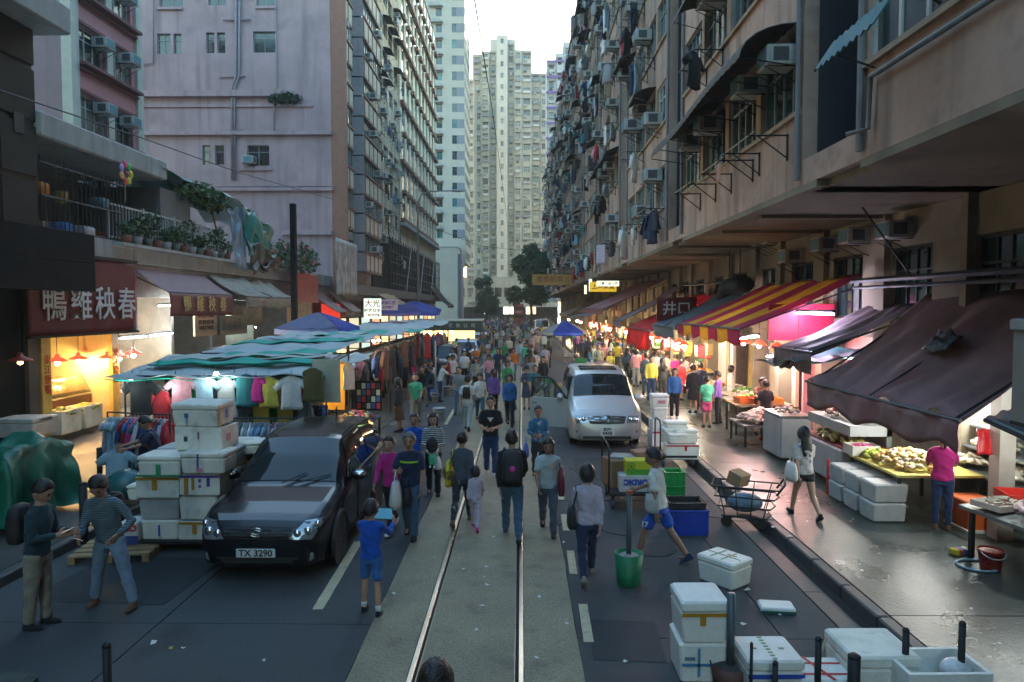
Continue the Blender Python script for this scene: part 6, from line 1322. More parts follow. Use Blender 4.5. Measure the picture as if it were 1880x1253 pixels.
# carts on the right lane
def cart(label, loc, w_, d_, z_, handle=1.0, rot=0, hx=-1):
    T = thing('hand_cart', label, 'cart', loc, rot); MB().bbox(-w_/2, w_/2, -d_/2, d_/2, z_-.05, z_, .01).build('deck', M_iron, T)
    for x in (-w_/2+.08, w_/2-.08):
        for y in (-d_/2+.08, d_/2-.08): MB().lathe([(.085, -.025), (.085, .025)], 14, M=Matrix.Translation((x, y, .085)) @ Matrix.Rotation(pi/2, 4, 'Y')).build('wheel', paint((.03,.05,.09)), T); MB().box(x-.03, x+.03, y-.03, y+.03, .1, z_-.051).build('fork', M_iron, T)
    if handle: MB().tube([(hx*w_/2, -d_/2, z_), (hx*w_/2, -d_/2, z_+handle*.9), (hx*w_/2, -d_/2+.1, z_+handle), (hx*w_/2, d_/2-.1, z_+handle), (hx*w_/2, d_/2, z_+handle*.9), (hx*w_/2, d_/2, z_)], .018, 8).build('handle', M_iron, T, True)
    return T
cx, cy = onZ(1165, 935).x, onZ(1165, 935).y+.5
cart('loaded hand cart with a hoop handle in the right lane', (cx, cy, 0), .95, 1.1, .3, .85)
def carton(label, loc, dims, m, rot=0, txt=None, band=None, tilt=0, name='carton'):
    T = thing(name, label, 'carton', loc, (tilt, 0, rot)); w_, d_, h_ = dims; MB().bbox(-w_/2, w_/2, -d_/2, d_/2, 0, h_, .008).build('box_body', m, T)
    if band: MB().box(-w_/2+.002, w_/2-.002, -d_/2-.003, -d_/2-.001, band[0]*h_, band[1]*h_).build('printed_band', paint(band[2]), T)
    if txt: sign_text(T, txt[0], txt[1], txt[2], (txt[3], -d_/2-.005, h_*txt[4]), txt[5] if len(txt) > 5 else RC, .008)
    return T
carton('white prawn carton with upside-down blue lettering on the cart', (cx+.02, cy-.28, .301), (.58, .36, .3), paint((.52,.52,.52)), 0, ('NORDIC', .14, paint((.03,.08,.35)), .06, .62, (pi/2, pi, 0)))
T = carton('yellow-green fruit carton with orange lettering on the cart', (cx+.08, cy-.26, .605), (.46, .34, .26), paint((.5,.5,.02)), .02, ('Orangy', .12, paint((.1,.35,.04)), .04, .3), (0, .42, (.12,.4,.05)))
MB().tube([(-.13+.06*cos(a), -.176, .16+.07*sin(a)) for a in [2*pi*i/16 for i in range(17)]], .012, 5).build('printed_ring', paint((.1,.4,.05)), T); MB().tube([(-.13, -.176, .13), (-.13, -.176, .19)], .012, 5).build('printed_stroke', paint((.25,.05,.02)), T)
carton('brown flattened carton at the rear of the cart', (cx-.3, cy+.1, .301), (.3, .5, .5), paint((.2,.12,.07), .8), .3); carton('grey magazine bundle on the cart', (cx-.1, cy+.2, .62), (.5, .4, .22), paint((.2,.26,.28)), -.3); carton('open brown carton at the top of the cart', (cx+.25, cy+.25, .302), (.35, .35, .62), paint((.25,.14,.09), .8), .2)
T = thing('bundled_net', 'bundle of silver wire and plastic hanging on the cart side', 'bundle', (cx+.4, cy-.6, .16)); MB().sphere((0, 0, .15), (.12, .12, .2), 10, 8).build('bundle', mat('foil_bundle', (.3,.3,.3), .3, var=.8, vs=18, bump=1, bs=20), T, True)
def crate(label, loc, dims, m, rot=0, grp='plastic crates'):
    T = thing('plastic_crate', label, 'crate', loc, rot, grp); w_, d_, h_ = dims; t = .025
    MB().box(-w_/2, w_/2, -d_/2, d_/2, 0, .03).build('base', m, T)
    for x0, x1, y0, y1 in ((-w_/2, w_/2, -d_/2, -d_/2+t), (-w_/2, w_/2, d_/2-t, d_/2), (-w_/2, -w_/2+t, -d_/2+t, d_/2-t), (w_/2-t, w_/2, -d_/2+t, d_/2-t)): MB().box(x0, x1, y0, y1, .031, h_).build('wall', m, T)
    MB().tube([(-w_/2-.01, -d_/2-.01, h_), (w_/2+.01, -d_/2-.01, h_), (w_/2+.01, d_/2+.01, h_), (-w_/2-.01, d_/2+.01, h_), (-w_/2-.01, -d_/2-.01, h_)], .016, 6).build('rim', m, T)
    n = int(w_/.12)
    for i in range(n+1): MB().box(-w_/2+i*w_/n-.008, -w_/2+i*w_/n+.008, -d_/2-.012, -d_/2-.001, .03, h_-.02).build('rib', m, T)
    return T
M_cb = mat('crate_blue', (.01,.05,.38), .4, var=.15); M_cgn = mat('crate_green', (.01,.26,.06), .4, var=.15); M_cbk = mat('crate_black', (.02,.022,.025), .5)
p = onZ(1266, 985); crate('blue plastic crate standing on the road behind the boy', (p.x, p.y+.25, 0), (.6, .45, .4), M_cb); crate('black tray with pale rim inside the blue crate top', (p.x-.02, p.y+.3, .405), (.58, .42, .1), M_cbk)
p = onZ(1240, 920); crate('bright green crate behind the cart', (p.x, p.y+.2, 0), (.36, .35, .26), M_cgn); crate('second green crate stacked on the first behind the cart', (p.x, p.y+.2, .27), (.36, .35, .26), M_cgn)
# wire trolley on the kerb
p = onZ(1368, 975); T = thing('wire_trolley', 'black tubular trolley tangled with cords and a blue sack', 'trolley', (p.x+.1, p.y+.35, 0), RAD(-20))
for k in range(4):
    z = .2+.16*k; e = .06*k; MB().tube([(-.35-e, -.28, z), (.35+e, -.28, z), (.42+e, 0, z), (.35+e, .28, z), (-.35-e, .28, z), (-.35-e, -.28, z)], .014, 6).build('hoop', M_iron, T)
for x in (-.3, -.1, .1, .3):
    for y in (-.28, .28): MB().tube([(x, y, .2), (x*1.4, y, .68)], .01, 5).build('wire', M_iron, T)
MB().tube([(.5, -.27, .6), (.62, -.27, .78), (.62, .27, .78), (.5, .27, .6)], .018, 8).build('handle', M_iron, T, True)
for x in (-.28, .28):
    for y in (-.22, .22): MB().lathe([(.09, -.02), (.09, .02)], 14, M=Matrix.Translation((x, y, .09)) @ Matrix.Rotation(pi/2, 4, 'X')).build('wheel', M_plas, T)
MB().box(-.34, .34, -.26, .26, .17, .2).build('deck', M_iron, T)
obj('rice_sack', MB().sphere((0, 0, 0), (.3, .22, .16), 14, 9).mesh('rice_sack', mat('sack_blue', (.12,.2,.27), .5, var=.6, vs=9, bump=.5), True), None, (p.x+.1, p.y+.35, .38), label='pale blue sack lying in the wire trolley', cat='sack')
carton('small brown carton perched on the wire trolley', (p.x+.05, p.y+.65, .62), (.3, .26, .22), paint((.3,.2,.11), .8), .7, tilt=.3)
# foam stacks by the silver van
for i, (a, b, t_, b_, lb) in enumerate(((1197, 1228, 725, 748, 'pink-stamped top box of the tall stack by the van'), (1199, 1226, 748.5, 771, 'second box of the tall stack by the van'), (1197, 1221, 771.5, 791, 'third box of the tall stack, its lid askew'), (1195, 1219, 791.5, 822, 'bottom box of the tall stack with red rim'))):
    fb_ = (lambda: None); x, y = onY(a, b_, 18.3), onY(b, t_, 18.3); foam(((x.x+y.x)/2, 18.5, x.z), (y.x-x.x, .4, y.z-x.z), lb, .05*i, i < 2, i > 1, [('f', .35, .8, .3, .55, PNK)] if i == 0 else ([('f', 0, 1, .85, .95, REDc)] if i == 3 else []), 'foam boxes by the silver van', 0, 0)
cart('low platform trolley with foam boxes on the kerb side', (3.62, 16.5, 0), .85, .65, .26, .8)
for i, (a, b, t_, b_, Y, lb, op) in enumerate(((1224, 1284, 817, 845, 16.2, 'large red-rimmed open foam box on the trolley', True), (1228, 1262, 798, 816, 16.3, 'small foam box stacked left on the trolley', False), (1240, 1281, 790, 816.5, 16.5, 'tilted foam lid box stacked right on the trolley', False), (1222, 1263, 775, 797.5, 16.7, 'flat foam box at the top of the trolley load', False), (1218, 1238, 788, 816, 16.6, 'narrow foam box at the left end of the trolley', False))):
    x, y = onY(a, b_, Y), onY(b, t_, Y); foam(((x.x+y.x)/2, Y+.2, x.z), (y.x-x.x, .4, y.z-x.z), lb, .03*i, not op, op, [('f', 0, 1, .88, .97, REDc), ('f', .55, .62, .6, .88, REDc)] if op else [], 'foam boxes by the silver van', 0, 0)
# pallets, crates and foam boxes behind the silver van
T = thing('pallet_stack', 'stack of yellow-brown pallets behind the silver van', 'pallet stack', (1.75, 25.0, 0)); M_yp = mat('pallet_yellow', (.33,.23,.06), .7, var=.3)
for k in range(5):
    for i in range(4): MB().box(-.6, .6, -.5+i*.28, -.34+i*.28, .13+k*.2, .155+k*.2).build('plank', M_yp, T)
    for x in (-.57, 0, .57): MB().box(x-.05, x+.05, -.5, .5, .01+k*.2, .129+k*.2).build('runner', M_yp, T)
r = random.Random(5); spots = [(1065, 690), (1098, 672), (1080, 652), (1045, 655), (1110, 655), (1060, 640), (1090, 632), (1030, 628), (1105, 640), (1040, 612), (1060, 605), (1085, 612), (1020, 605)]
for i, (px, py) in enumerate(spots):
    p = onZ(px, py)
    for k in range(1+i % 3): foam((p.x, p.y, k*.36), (r.uniform(.55, .8), .5, .35), 'foam box in the market clutter behind the van, %s pile, %s up' % (ORD[i], ORD[k]), r.uniform(-.2, .2), True, i % 3 == 0 and k == i % 3, group='foam boxes behind the van', dirt=i % 2)
p = onZ(1066, 690); crate('blue crate on the foam boxes behind the van', (p.x, p.y-.02, .37), (.6, .4, .28), M_cb); crate('green crate on top of the blue one behind the van', (p.x, p.y-.02, .66), (.6, .4, .26), M_cgn)
p = onZ(1000, 632); carton('yellow and blue printed carton farther up the right lane', (p.x, p.y, .8), (1.0, .6, .8), paint((.5,.38,.03)), 0, None, (0, .35, (.03,.08,.35)))
foam((p.x, p.y, 0), (1.0, .6, .79), 'large foam box under the yellow and blue carton', 0, True, dirt=0)
for i, (px, py) in enumerate(((800, 655), (812, 645), (806, 632), (798, 622), (818, 658))):
    p = onZ(px, py)
    for k in range(3+i % 2): foam((p.x, p.y, k*.42), (.8, .6, .4), 'foam box in the tall piles beyond the clothing stalls, %s pile, %s up' % (ORD[i], ORD[k]), r.uniform(-.15, .15), True, group='foam boxes beyond the stalls', dirt=i % 2, marks=[('f', 0, 1, .4, .5, BLU)] if i == 2 else [])
def pail(label, px, py, r_, h_, m, z=0.0, handle=True):
    p = onZ(px, py, z); T = thing('bucket', label, 'bucket', p); MB().lathe([(r_*.75, 0), (r_*.78, .01), (r_, h_), (r_*1.06, h_), (r_*1.06, h_-.02), (r_*1.0, h_-.02)], 24).build('pail', m, T, True); MB().lathe([(r_*.93, h_*.96), (r_*.74, .03), (.001, .03)], 20, cap=False).build('inside', m, T, True)
    if handle: MB().tube([(-r_*1.05*cos(a), -r_*.3-r_*.75*sin(a), h_*.95-.5*r_*sin(a)) for a in [pi*i/10 for i in range(11)]], .008, 5).build('handle', paint((.5,.5,.5)), T, True)
pail('red plastic bucket with white handle on the wet pavement', 1818, 1045, .155, .27, mat('bucket_red', (.33,.02,.015), .35, var=.1), .14)
p = onZ(1790, 1040, .14); MB().tube([p+V((.02+.25*cos(a), .25*sin(a)*.9-.02, .018)) for a in [.6+5.2*i/30 for i in range(31)]], .018, 8).build('hose', paint((.14,.26,.33), .4), None, True, label='pale blue hose curled around the red bucket', cat='hose')
p = onZ(1762, 1018, .14); T = thing('scrub_brush', 'yellow, red and blue cleaning block on the pavement', 'brush', p, .3)
for i, c in enumerate(((.5,.42,.02), (.45,.1,.03), (.05,.12,.4), (.5,.4,.03))): MB().bbox(-.13+i*.065, -.07+i*.065, -.07, .07, .001, .09, .012).build('block', paint(c), T)
pail('orange bucket on the pavement by the fish stall', 1370, 782, .2, .33, paint((.45,.1,.02), .4), .14, False); pail('second orange bucket beside the first by the fish stall', 1383, 780, .18, .33, paint((.4,.08,.02), .4), .14, False)
pail('white paint pail behind the blue-shirt woman', 807, 770, .2, .38, paint((.35,.4,.42)), 0); pail('grey metal pail with a pole socket by the seated vendor', 801, 738, .2, .35, paint((.2,.21,.22)), 0); pail('second grey pail near the seated vendor', 822, 727, .2, .4, paint((.22,.23,.24)), 0)
MB().tube([onZ(800, 740)+V((0, 0, .2)), onZ(800, 740)+V((0, 0, 2.4))], .03, 8).build('umbrella_pole', M_conc, None, True, label='white pole standing in the grey metal pail', cat='pole')
p = onZ(20, 1290); T = thing('stone_block', 'mossy stone block at the bottom left corner', 'stone', (p.x, p.y, 0)); MB().bbox(-.3, .12, -.2, .25, 0, .18, .05).build('block', mat('stone_mossy', (.05,.06,.05), .9, var=.4, bump=.6), T)
# ================================================================ right-hand stalls and shops
M_str_p = mat('awning_stripe_magenta', (.45,.05,.13), .65, var=.15, bump=.2, bs=6, thin=.4); M_str_y = mat('awning_stripe_yellow', (.65,.44,.05), .65, var=.15, bump=.2, bs=6, thin=.4); M_awp = mat('awning_dusty_pink', (.4,.2,.21), .7, var=.25, bump=.3, bs=4, streak=.3, streak_col=(.15,.08,.08), thin=.4); M_awr = mat('awning_red', (.5,.02,.03), .6, var=.15, bump=.2, bs=5, thin=.4); M_awd = mat('awning_plum_dark', (.15,.11,.12), .7, var=.3, bump=.4, bs=5); M_awb = mat('awning_slate', (.10,.13,.15), .6, var=.2, bump=.3, bs=5)
M_awn = mat('awning_plum_brown', (.23,.13,.13), .68, thin=.12, var=.35, vs=1.2, bump=.6, bs=7, streak=.3, streak_col=(.1,.07,.07), spots=.4, spot_col=(.26,.07,.09), sscale=1.1)
awning('plum_awning', 'large plum-brown awning with gathered folds at the right edge', 5.6, 7.9, 2.2, 3.95, 9.1, 13.9, M_awn, .12, .42, wav=.14, nu=120, gather=.035)
awning('plum_awning', 'dark slate awning just beyond the plum one', 5.75, 7.9, 2.75, 3.75, 14.1, 16.2, M_awd, .08, .4, wav=.1, nu=36)
awning('striped_awning', 'magenta and yellow striped awning over the pink-lit stall', 5.0, 7.9, 3.15, 4.45, 16.3, 22.8, None, .05, .34, stripes=[M_str_p, M_str_y, M_str_p, M_str_y, M_str_p, M_str_y, M_str_p], nu=42)
awning('slate_awning', 'slate blue awning behind the striped one', 5.0, 7.9, 3.0, 4.5, 23.3, 27.0, M_awb, .12, .35, wav=.1); awning('red_awning', 'bright red awning on the right side', 5.0, 7.9, 2.75, 4.3, 27.6, 33.6, M_awr, .1, .75, wav=.08); awning('mauve_awning', 'dusty mauve awning beyond the red one', 4.8, 7.9, 3.0, 4.8, 34.2, 37, M_aw_top, .1, .3)
awning('pink_awning', 'long faded pink awning reaching far over the pavement', 4.25, 7.9, 3.6, 5.35, 37.2, 49.5, M_awp, .08, .25); awning('mauve_awning', 'far mauve awning with bulbs along the right row', 4.6, 7.9, 3.0, 4.4, 51, 60, M_aw_top, .1, .3); awning('green_awning', 'faded green awning far along the right row', 4.7, 7.9, 2.8, 4.2, 61, 70, mat('awning_green_faded', (.08,.16,.13), .7, var=.2), .1, .3); awning('brown_awning', 'farthest brown awning of the right row', 4.7, 7.9, 3, 4.4, 72, 88, M_aw_br, .1, .3)
tarp('tarpaulin', 'teal tarpaulin slung below the dark slate awning', [(5.5, 14.2, 2.55), (7.6, 14.2, 2.75), (7.6, 17.2, 2.7), (5.5, 17, 2.4)], (.02,.12,.13), 51, amp=.12)
tarp('tarpaulin', 'small dark rag thrown on the plum awning', [(6.55, 11.0, 3.03), (6.8, 11.0, 3.23), (6.85, 11.7, 3.28), (6.5, 11.6, 2.98)], (.02,.03,.035), 61, 12, 8, amp=.08)
# corrugated arch and white frame at the right edge
T = thing('corrugated_canopy', 'curved corrugated metal canopy at the right edge', 'canopy', (0, 0, 0)); mb = MB(); mb.sheet(lambda u, v: (5.85+2.0*v, 7.2+1.75*u+.0, 2.25+.55*sin(v*1.5)-.25*(1-u)+.018*sin(v*75)), 10, 90, .015); mb.build('sheet', mat('corrugated_grey', (.14,.16,.17), .45, var=.3, metal=.5), T, True); MB().tube([(5.85, 7.2, 2.0), (5.85, 8.95, 2.24)], .03, 6).build('edge_bar', M_iron, T)
T = thing('roller_screen', 'pale vertical canvas screen hanging at the right edge', 'screen', onX(1872, 690, 5.6)); MB().box(-.02, .02, -.6, .09, -.52, .5).build('canvas', mat('screen_canvas', (.24,.23,.2), .7, var=.2), T); MB().bbox(-.06, .06, -.65, .12, .5, .64, .02).build('roller_box', mat('roller_grey', (.22,.24,.25), .5), T); MB().box(-.03, .03, -.6, .09, -.56, -.521).build('hem_bar', M_iron, T)
# mezzanine clutter under the soffit
for i, (px, py) in enumerate(((1532, 448), (1588, 432), (1415, 440), (1432, 436), (1470, 470), (1665, 420))):
    p = onX(px, py, SWR); ac((SWR-.05, p.y, p.z-.2), 'air conditioner in the shade under the soffit, %s from left' % ORD[i], 'air conditioners under the soffit', 0, .85)
T = thing('exhaust_duct', 'black exhaust duct hanging under the soffit', 'duct', (7.2, 24.5, 4.4)); MB().tube([(0, -1.6, 0), (0, .4, 0), (0, .7, -.3), (0, .7, -.8)], .28, 12).build('duct', M_iron, T, True); MB().tube([(0, -1, .2), (0, -1, 1.2)], .02, 5).build('hanger_rod', M_iron, T); MB().tube([(0, .2, .2), (0, .2, 1.2)], .02, 5).build('hanger_rod', M_iron, T)
for i, (a, b, c) in enumerate((((7.6, 26, 4.6), (7.5, 33, 4.7), .05), ((7.3, 9, 4.2), (7.4, 16, 4.25), .06), ((7.2, 8, 4.05), (7.45, 16, 4.1), .04), ((6.6, 13.9, 5.6), (7.6, 13.6, 4.0), .02))):
    MB().tube([a, b], c, 6).build('steel_bar', M_iron, None, label='dark steel bar under the right soffit, %s from the far end' % ORD[i], cat='bar', group='steel bars under the soffit')
# signs on the right
signboard('yellow L-shaped hanging shop sign far right', 1107, 527, 4.55, 1.5, .55, mat('sign_yellow', (.5,.33,.02), .5, emit=(1,.6,.03), es=.05), face='C', lines=[('上海南貨', .32, 0, paint((.15,.02,.02)))])
signboard('white lit sign with green print above the yellow one', 1116, 521, 4.7, 1.2, .28, mat('sign_cream_lit', (.6,.6,.4), .5, emit=(1,1,.7), es=.15), face='C', lines=[('日昌食品公司', .18, 0, paint((.05,.1,.05)))]); signboard('thin white vertical neon sign over the right pavement', 1084, 524, 4.4, .16, .75, mat('sign_white_glow', (.6,.6,.6), .5, emit=(.9,1,1), es=.35), face='C'); signboard('small green-white vertical sign next to the neon one', 1075, 532, 4.4, .16, .6, mat('sign_green_glow', (.4,.6,.3), .5, emit=(.6,1,.4), es=.2), face='C')
signboard('faded orange banner sign hung across at the far right row', 1022, 514, 3.2, 4.4, .95, paint((.3,.17,.03)), face='C', lines=[('豐泰紙業五金', .62, 0, paint((.12,.03,.01)))]); signboard('dark red hanging sign with white strokes beside the red awning', 1242, 568, 5.9, 1.5, .9, paint((.12,.01,.015)), face='C', lines=[('井口', .55, 0, paint((.6,.6,.6)))])
signboard('crimson back panel glowing under a white tube right of the stripes', 1470, 592, 6.9, 1.6, .9, mat('panel_crimson', (.4,.01,.05), .6), face='C')
tube_lamp(onX(1453, 575, 6.8), onX(1530, 577, 6.8), 'violet-white tube lamp right of the striped awning', 12, (.75,.7,1)); tube_lamp(onX(1392, 618, 6.3), onX(1360, 622, 6.3), 'white tube lamp below the striped valance', 10, (.9,1,1)); tube_lamp(onX(1408, 655, 7.4), onX(1430, 653, 7.4), 'white tube lamp low behind the slate awning', 10, (.9,1,1))
tube_lamp((7.2, 27.5, 3.7), (7.2, 33, 3.75), 'long white tube lamp above the red awning', 10, (.9,1,.95)); tube_lamp((7.9, 11.2, 2.35), (7.9, 12.6, 2.35), 'white tube lamp over the fish shelves', 14, (.9,1,.95))
# pink-lit meat stall
T = thing('meat_stall_wall', 'pink tiled back wall hung with meat under the striped awning', 'stall', (8.3, 16.6, .14)); M_pkt = mat('tile_pink', (.55,.3,.3), .4, var=.15, vs=5)
MB().box(0, .1, 0, 6, 0, 2.95).build('tile_wall', M_pkt, T); MB().box(-.5, -.02, 3.0, 3.1, 0, 2.8).build('side_panel', M_pkt, T)
for i in range(14): MB().box(-.06, -.01, .3+i*.4, .5+i*.4, 1.2+.35*(i % 3), 1.55+.35*(i % 3)).build('meat_cut', paint(((.4,.1,.08), (.5,.2,.17), (.3,.04,.05), (.5,.45,.4))[i % 4]), T)
MB().box(-.02, .0, 3.6, 4.6, 1.9, 2.6).build('price_panel', mat('panel_orange_lit', (.5,.25,.05), .5, emit=(1,.5,.1), es=.15), T)
for i, yy in enumerate((17.2, 18.6, 20, 21.4)):
    p = (6.7, yy, 2.6); T = thing('pendant_lamp', 'pink-red shaded lamp over the meat counter, %s from near' % ORD[i], 'lamp', p, group='lamps of the meat stall'); MB().lathe([(.04, .16), (.2, .03), (.22, 0), (.05, .08)], 14).build('lamp_shade', M_shade, T, True); MB().sphere((0, 0, -.02), .06, 8, 6).build('bulb', glow((1,.55,.5), 9), T, True); MB().tube([(0, 0, .15), (0, 0, .9)], .008, 4).build('cord', M_iron, T); point((0, 0, -.14), 8, (1,.5,.45), .06, T)
for i, (yy, c, e) in enumerate(((24.5, (1,.8,.5), 35), (26.5, (1,.9,.7), 25), (29, (1,.85,.5), 40), (32, (1,.8,.4), 35), (36, (1,.75,.4), 40), (40, (1,.8,.5), 45), (45, (1,.7,.4), 50), (50, (1,.75,.45), 50), (55, (1,.5,.3), 60), (60, (1,.7,.4), 60), (67, (1,.8,.5), 60), (75, (1,.5,.3), 70), (83, (1,.75,.4), 80))):
    T = thing('pendant_lamp', 'warm bulb hanging over the right stalls, %s along from the stripes' % ORD[i], 'lamp', (5.6+.3*(i % 2), yy, 2.35), group='bulbs over the right stalls'); MB().sphere((0, 0, 0), .07+.001*yy, 8, 6).build('bulb', glow(c, 9), T, True); MB().lathe([(.04, .16), (.2, .05), (.22, .02)], 12, cap=False).build('lamp_shade', M_shade, T, True); MB().tube([(0, 0, .1), (0, 0, 1.0)], .008, 4).build('cord', M_iron, T); point((0, 0, -.15), e*.6, c, .08, T)
# counters with goods along the row
cols = [[(.5,.1,.06), (.5,.3,.1), (.5,.42,.2)], [(.05,.25,.04), (.3,.4,.06), (.12,.3,.05)], [(.55,.5,.4), (.45,.35,.25), (.6,.55,.45)], [(.5,.25,.03), (.55,.4,.05), (.4,.1,.03)], [(.4,.08,.1), (.5,.2,.2), (.55,.45,.4)]]
for i, yy in enumerate((21.9, 24.3, 26.8, 29.5, 32.2, 35, 38, 41, 44.5, 48, 52, 56, 60, 65, 70, 76)):
    T = thing('produce_counter', 'sloping market counter heaped with goods, %s along from the stripes' % ORD[i], 'counter', (7.15+.35*sin(i*2.3), yy, .14), RAD(8*sin(i*1.7)), group='counters of the right stalls')
    if i % 4 == 3: T.scale = (1, .8, 1.25); MB().box(-.5, .6, -1.05, 1.05, .02, .62).build('base', M_shopd if i % 2 else paint((.3,.1,.08)), T)
    mb = MB(); mb.box(-.6, .6, -1.1, 1.1, .66, .7, 0, Matrix.Rotation(-.12, 4, 'Y')); mb.build('tray_top', paint((.4,.36,.28)), T)
    for k in range(3): obj('goods', heap(26, .5, .3, .13, [paint(c) for c in cols[(i+k) % 5]], i*3+k), T, (0, -.72+k*.72, .7))
    MB().box(.9, 1.0, -1.1, 1.1, .6, 2.4).build('back_panel', paint(((.5,.42,.3), (.45,.3,.1), (.5,.45,.42))[i % 3]), T)
# nearer stalls
M_ste = mat('steel_table', (.22,.25,.26), .35, var=.2, metal=.6); M_frz = mat('freezer_white', (.36,.38,.4), .5, var=.12, streak=.2)
def goods(label, loc, n, rx, ry, sz, cs, seed, cat='food', rot=0, el=1.4): return obj('produce_heap', heap(n, rx, ry, sz, [paint(c) for c in cs], seed, el), None, loc, rot, None, label, cat)
def tray(label, loc, w_, d_, h_, m, rot=0): 
    T = thing('tray', label, 'tray', loc, rot); MB().box(-w_/2, w_/2, -d_/2, d_/2, 0, .015).build('base', m, T)
    for x0, x1, y0, y1 in ((-w_/2, w_/2, -d_/2, -d_/2+.015), (-w_/2, w_/2, d_/2-.015, d_/2), (-w_/2, -w_/2+.015, -d_/2+.016, d_/2-.016), (w_/2-.015, w_/2, -d_/2+.016, d_/2-.016)): MB().box(x0, x1, y0, y1, .016, h_).build('side', m, T)
T = thing('freezer_chest', 'long grey-white freezer chest beside the pavement', 'freezer', (6.6, 14.55, .14)); MB().bbox(-.5, .5, -1.1, 1.1, .1, .8, .03).build('body', M_frz, T); MB().box(-.45, .45, -1.05, 1.05, .801, .83).build('rim', paint((.25,.04,.05)), T)
MB().box(-.3, .5, -1.0, 1.0, 1.05, 1.25).build('upper_shelf', M_frz, T); MB().box(.4, .5, -1.0, 1.0, .84, 1.8).build('shelf_back', M_ste, T)
goods('bags of mixed nuts heaped in the long freezer chest', (6.5, 14.4, .98), 40, .35, .8, .14, ((.4,.3,.08), (.45,.38,.15), (.3,.25,.05)), 201); goods('red and pink packets on the upper freezer shelf', (6.7, 14.55, 1.4), 40, .3, .8, .13, ((.5,.06,.1), (.5,.4,.35), (.4,.2,.1)), 202)
T = thing('freezer_chest', 'small upright-sided freezer farther up the pavement', 'freezer', (6.3, 16.8, .14)); MB().bbox(-.35, .35, -.6, .6, .05, 1.0, .03).build('body', M_frz, T); MB().box(-.37, .37, -.62, .62, 1.001, 1.04).build('lid', M_ste, T); goods('colourful snack packets on the small freezer', (6.3, 16.8, 1.18), 24, .25, .4, .12, ((.5,.3,.2), (.1,.2,.4), (.5,.45,.3), (.4,.05,.05)), 203)
T = table('long stall table with a yellow cloth beneath the plum awning', (6.85, 12.4, .14), 1.4, 1.75, .78, paint((.5,.45,.12)))
goods('bags of yellow and white dried foods on the yellow table', (6.75, 12.3, .92), 70, .55, .65, .16, ((.55,.45,.2), (.55,.5,.4), (.55,.35,.12), (.6,.58,.5)), 204); goods('lime green vegetables on the yellow table', (6.5, 12.9, .94), 20, .25, .2, .14, ((.35,.45,.05), (.4,.45,.1)), 205); tray('white basket of pink packets on the table end', (6.35, 13.2, .93), .5, .4, .18, paint((.5,.5,.46))); goods('magenta packets in the white basket', (6.35, 13.2, 1.02), 16, .18, .14, .1, ((.5,.05,.2), (.55,.1,.25)), 206)
for i in range(3):
    for k in range(2): foam((6.02+.02*k, 11.75+i*.6, .145+k*.32), (.5, .56, .31), 'foam box under the yellow table, %s from near, %s layer' % (ORD[i], ('lower', 'upper')[k]), pi/2, False, dirt=2, marks=[('f', .1, .4, .2, .7, (.14,.13,.12)), ('f', .6, .8, .2, .7, (.14,.13,.12))] if k else [('f', 0, 1, .8, .9, (.4,.42,.42))], group='foam boxes under the yellow table')
T = thing('red_post', 'thin red-edged post of the foam box pile under the table', 'post', (5.78, 13.3, .14)); MB().box(-.015, .015, -.02, .02, 0, .66).build('strip', paint((.5,.02,.02)), T); MB().box(-.02, .02, -.06, .02, .3, .36).build('clip', paint((.5,.02,.05)), T)
T = thing('display_shelf', 'lit steel shelves of pale fish and yellow fruit behind the woman in magenta', 'shelf', (8.0, 11.3, .14))
for k, z in enumerate((.75, 1.15, 1.5)): MB().box(-.45+.12*k, .5, -1.3, 1.5, z-.03, z).build('shelf', M_ste, T)
for yy in (-1.28, 1.48): MB().box(.3, .36, yy-.03, yy+.03, 0, 2.4).build('upright', M_iron, T)
MB().box(.55, .6, -1.4, 1.6, 0, 2.6).build('back_panel', paint((.45,.5,.47)), T)
for i in range(4): goods('pale fish laid on the lit shelves, %s heap' % ORD[i], (7.85, 10.5+i*.6, .95 if i % 2 else 1.34), 22, .3, .28, .16, ((.6,.58,.45), (.55,.5,.4)), 210+i, el=2.2)
goods('yellow mangoes on the upper lit shelf', (8.1, 11.0, 1.66), 30, .22, .55, .13, ((.55,.42,.08), (.5,.36,.05)), 216)
T = thing('shop_pillar', 'pale tiled pillar at the right edge stalls', 'pillar', onX(1838, 900, 7.3)); T.location.z = .14; MB().box(-.12, .12, -.12, .12, 0, 2.5).build('shaft', mat('pillar_tile', (.4,.37,.33), .5, var=.15), T)
tarp('plastic_bag', 'red plastic bag hanging by the lit shelves', [(7.0, 10.9, 1.8), (7.25, 10.9, 1.8), (7.3, 10.8, 1.42), (6.95, 10.8, 1.42)], (.5,.01,.015), 71, 10, 8, .05)
T = thing('fish_table', 'slanted steel table of fish trays at the right edge', 'table', (7.25, 8.95, .14), RAD(8)); mb = MB(); mb.box(-.85, .9, -1.15, 1.2, .72, .77, 0, Matrix.Rotation(-.05, 4, 'Y')); mb.build('table_top', M_ste, T); MB().box(-.86, .9, -1.19, -1.16, .5, .8).build('front_lip', M_ste, T)
for x in (-.75, .8):
    for y in (-1.05, 1.1): MB().box(x-.03, x+.03, y-.03, y+.03, 0, .7).build('leg', M_iron, T)
tray('white oval tray of prawns on the fish table', (6.6, 9.7, .92), .6, .45, .08, paint((.55,.53,.5)), .3); goods('grey prawns in the white oval tray', (6.6, 9.7, .97), 24, .22, .15, .07, ((.3,.28,.22), (.2,.2,.18)), 221, el=2)
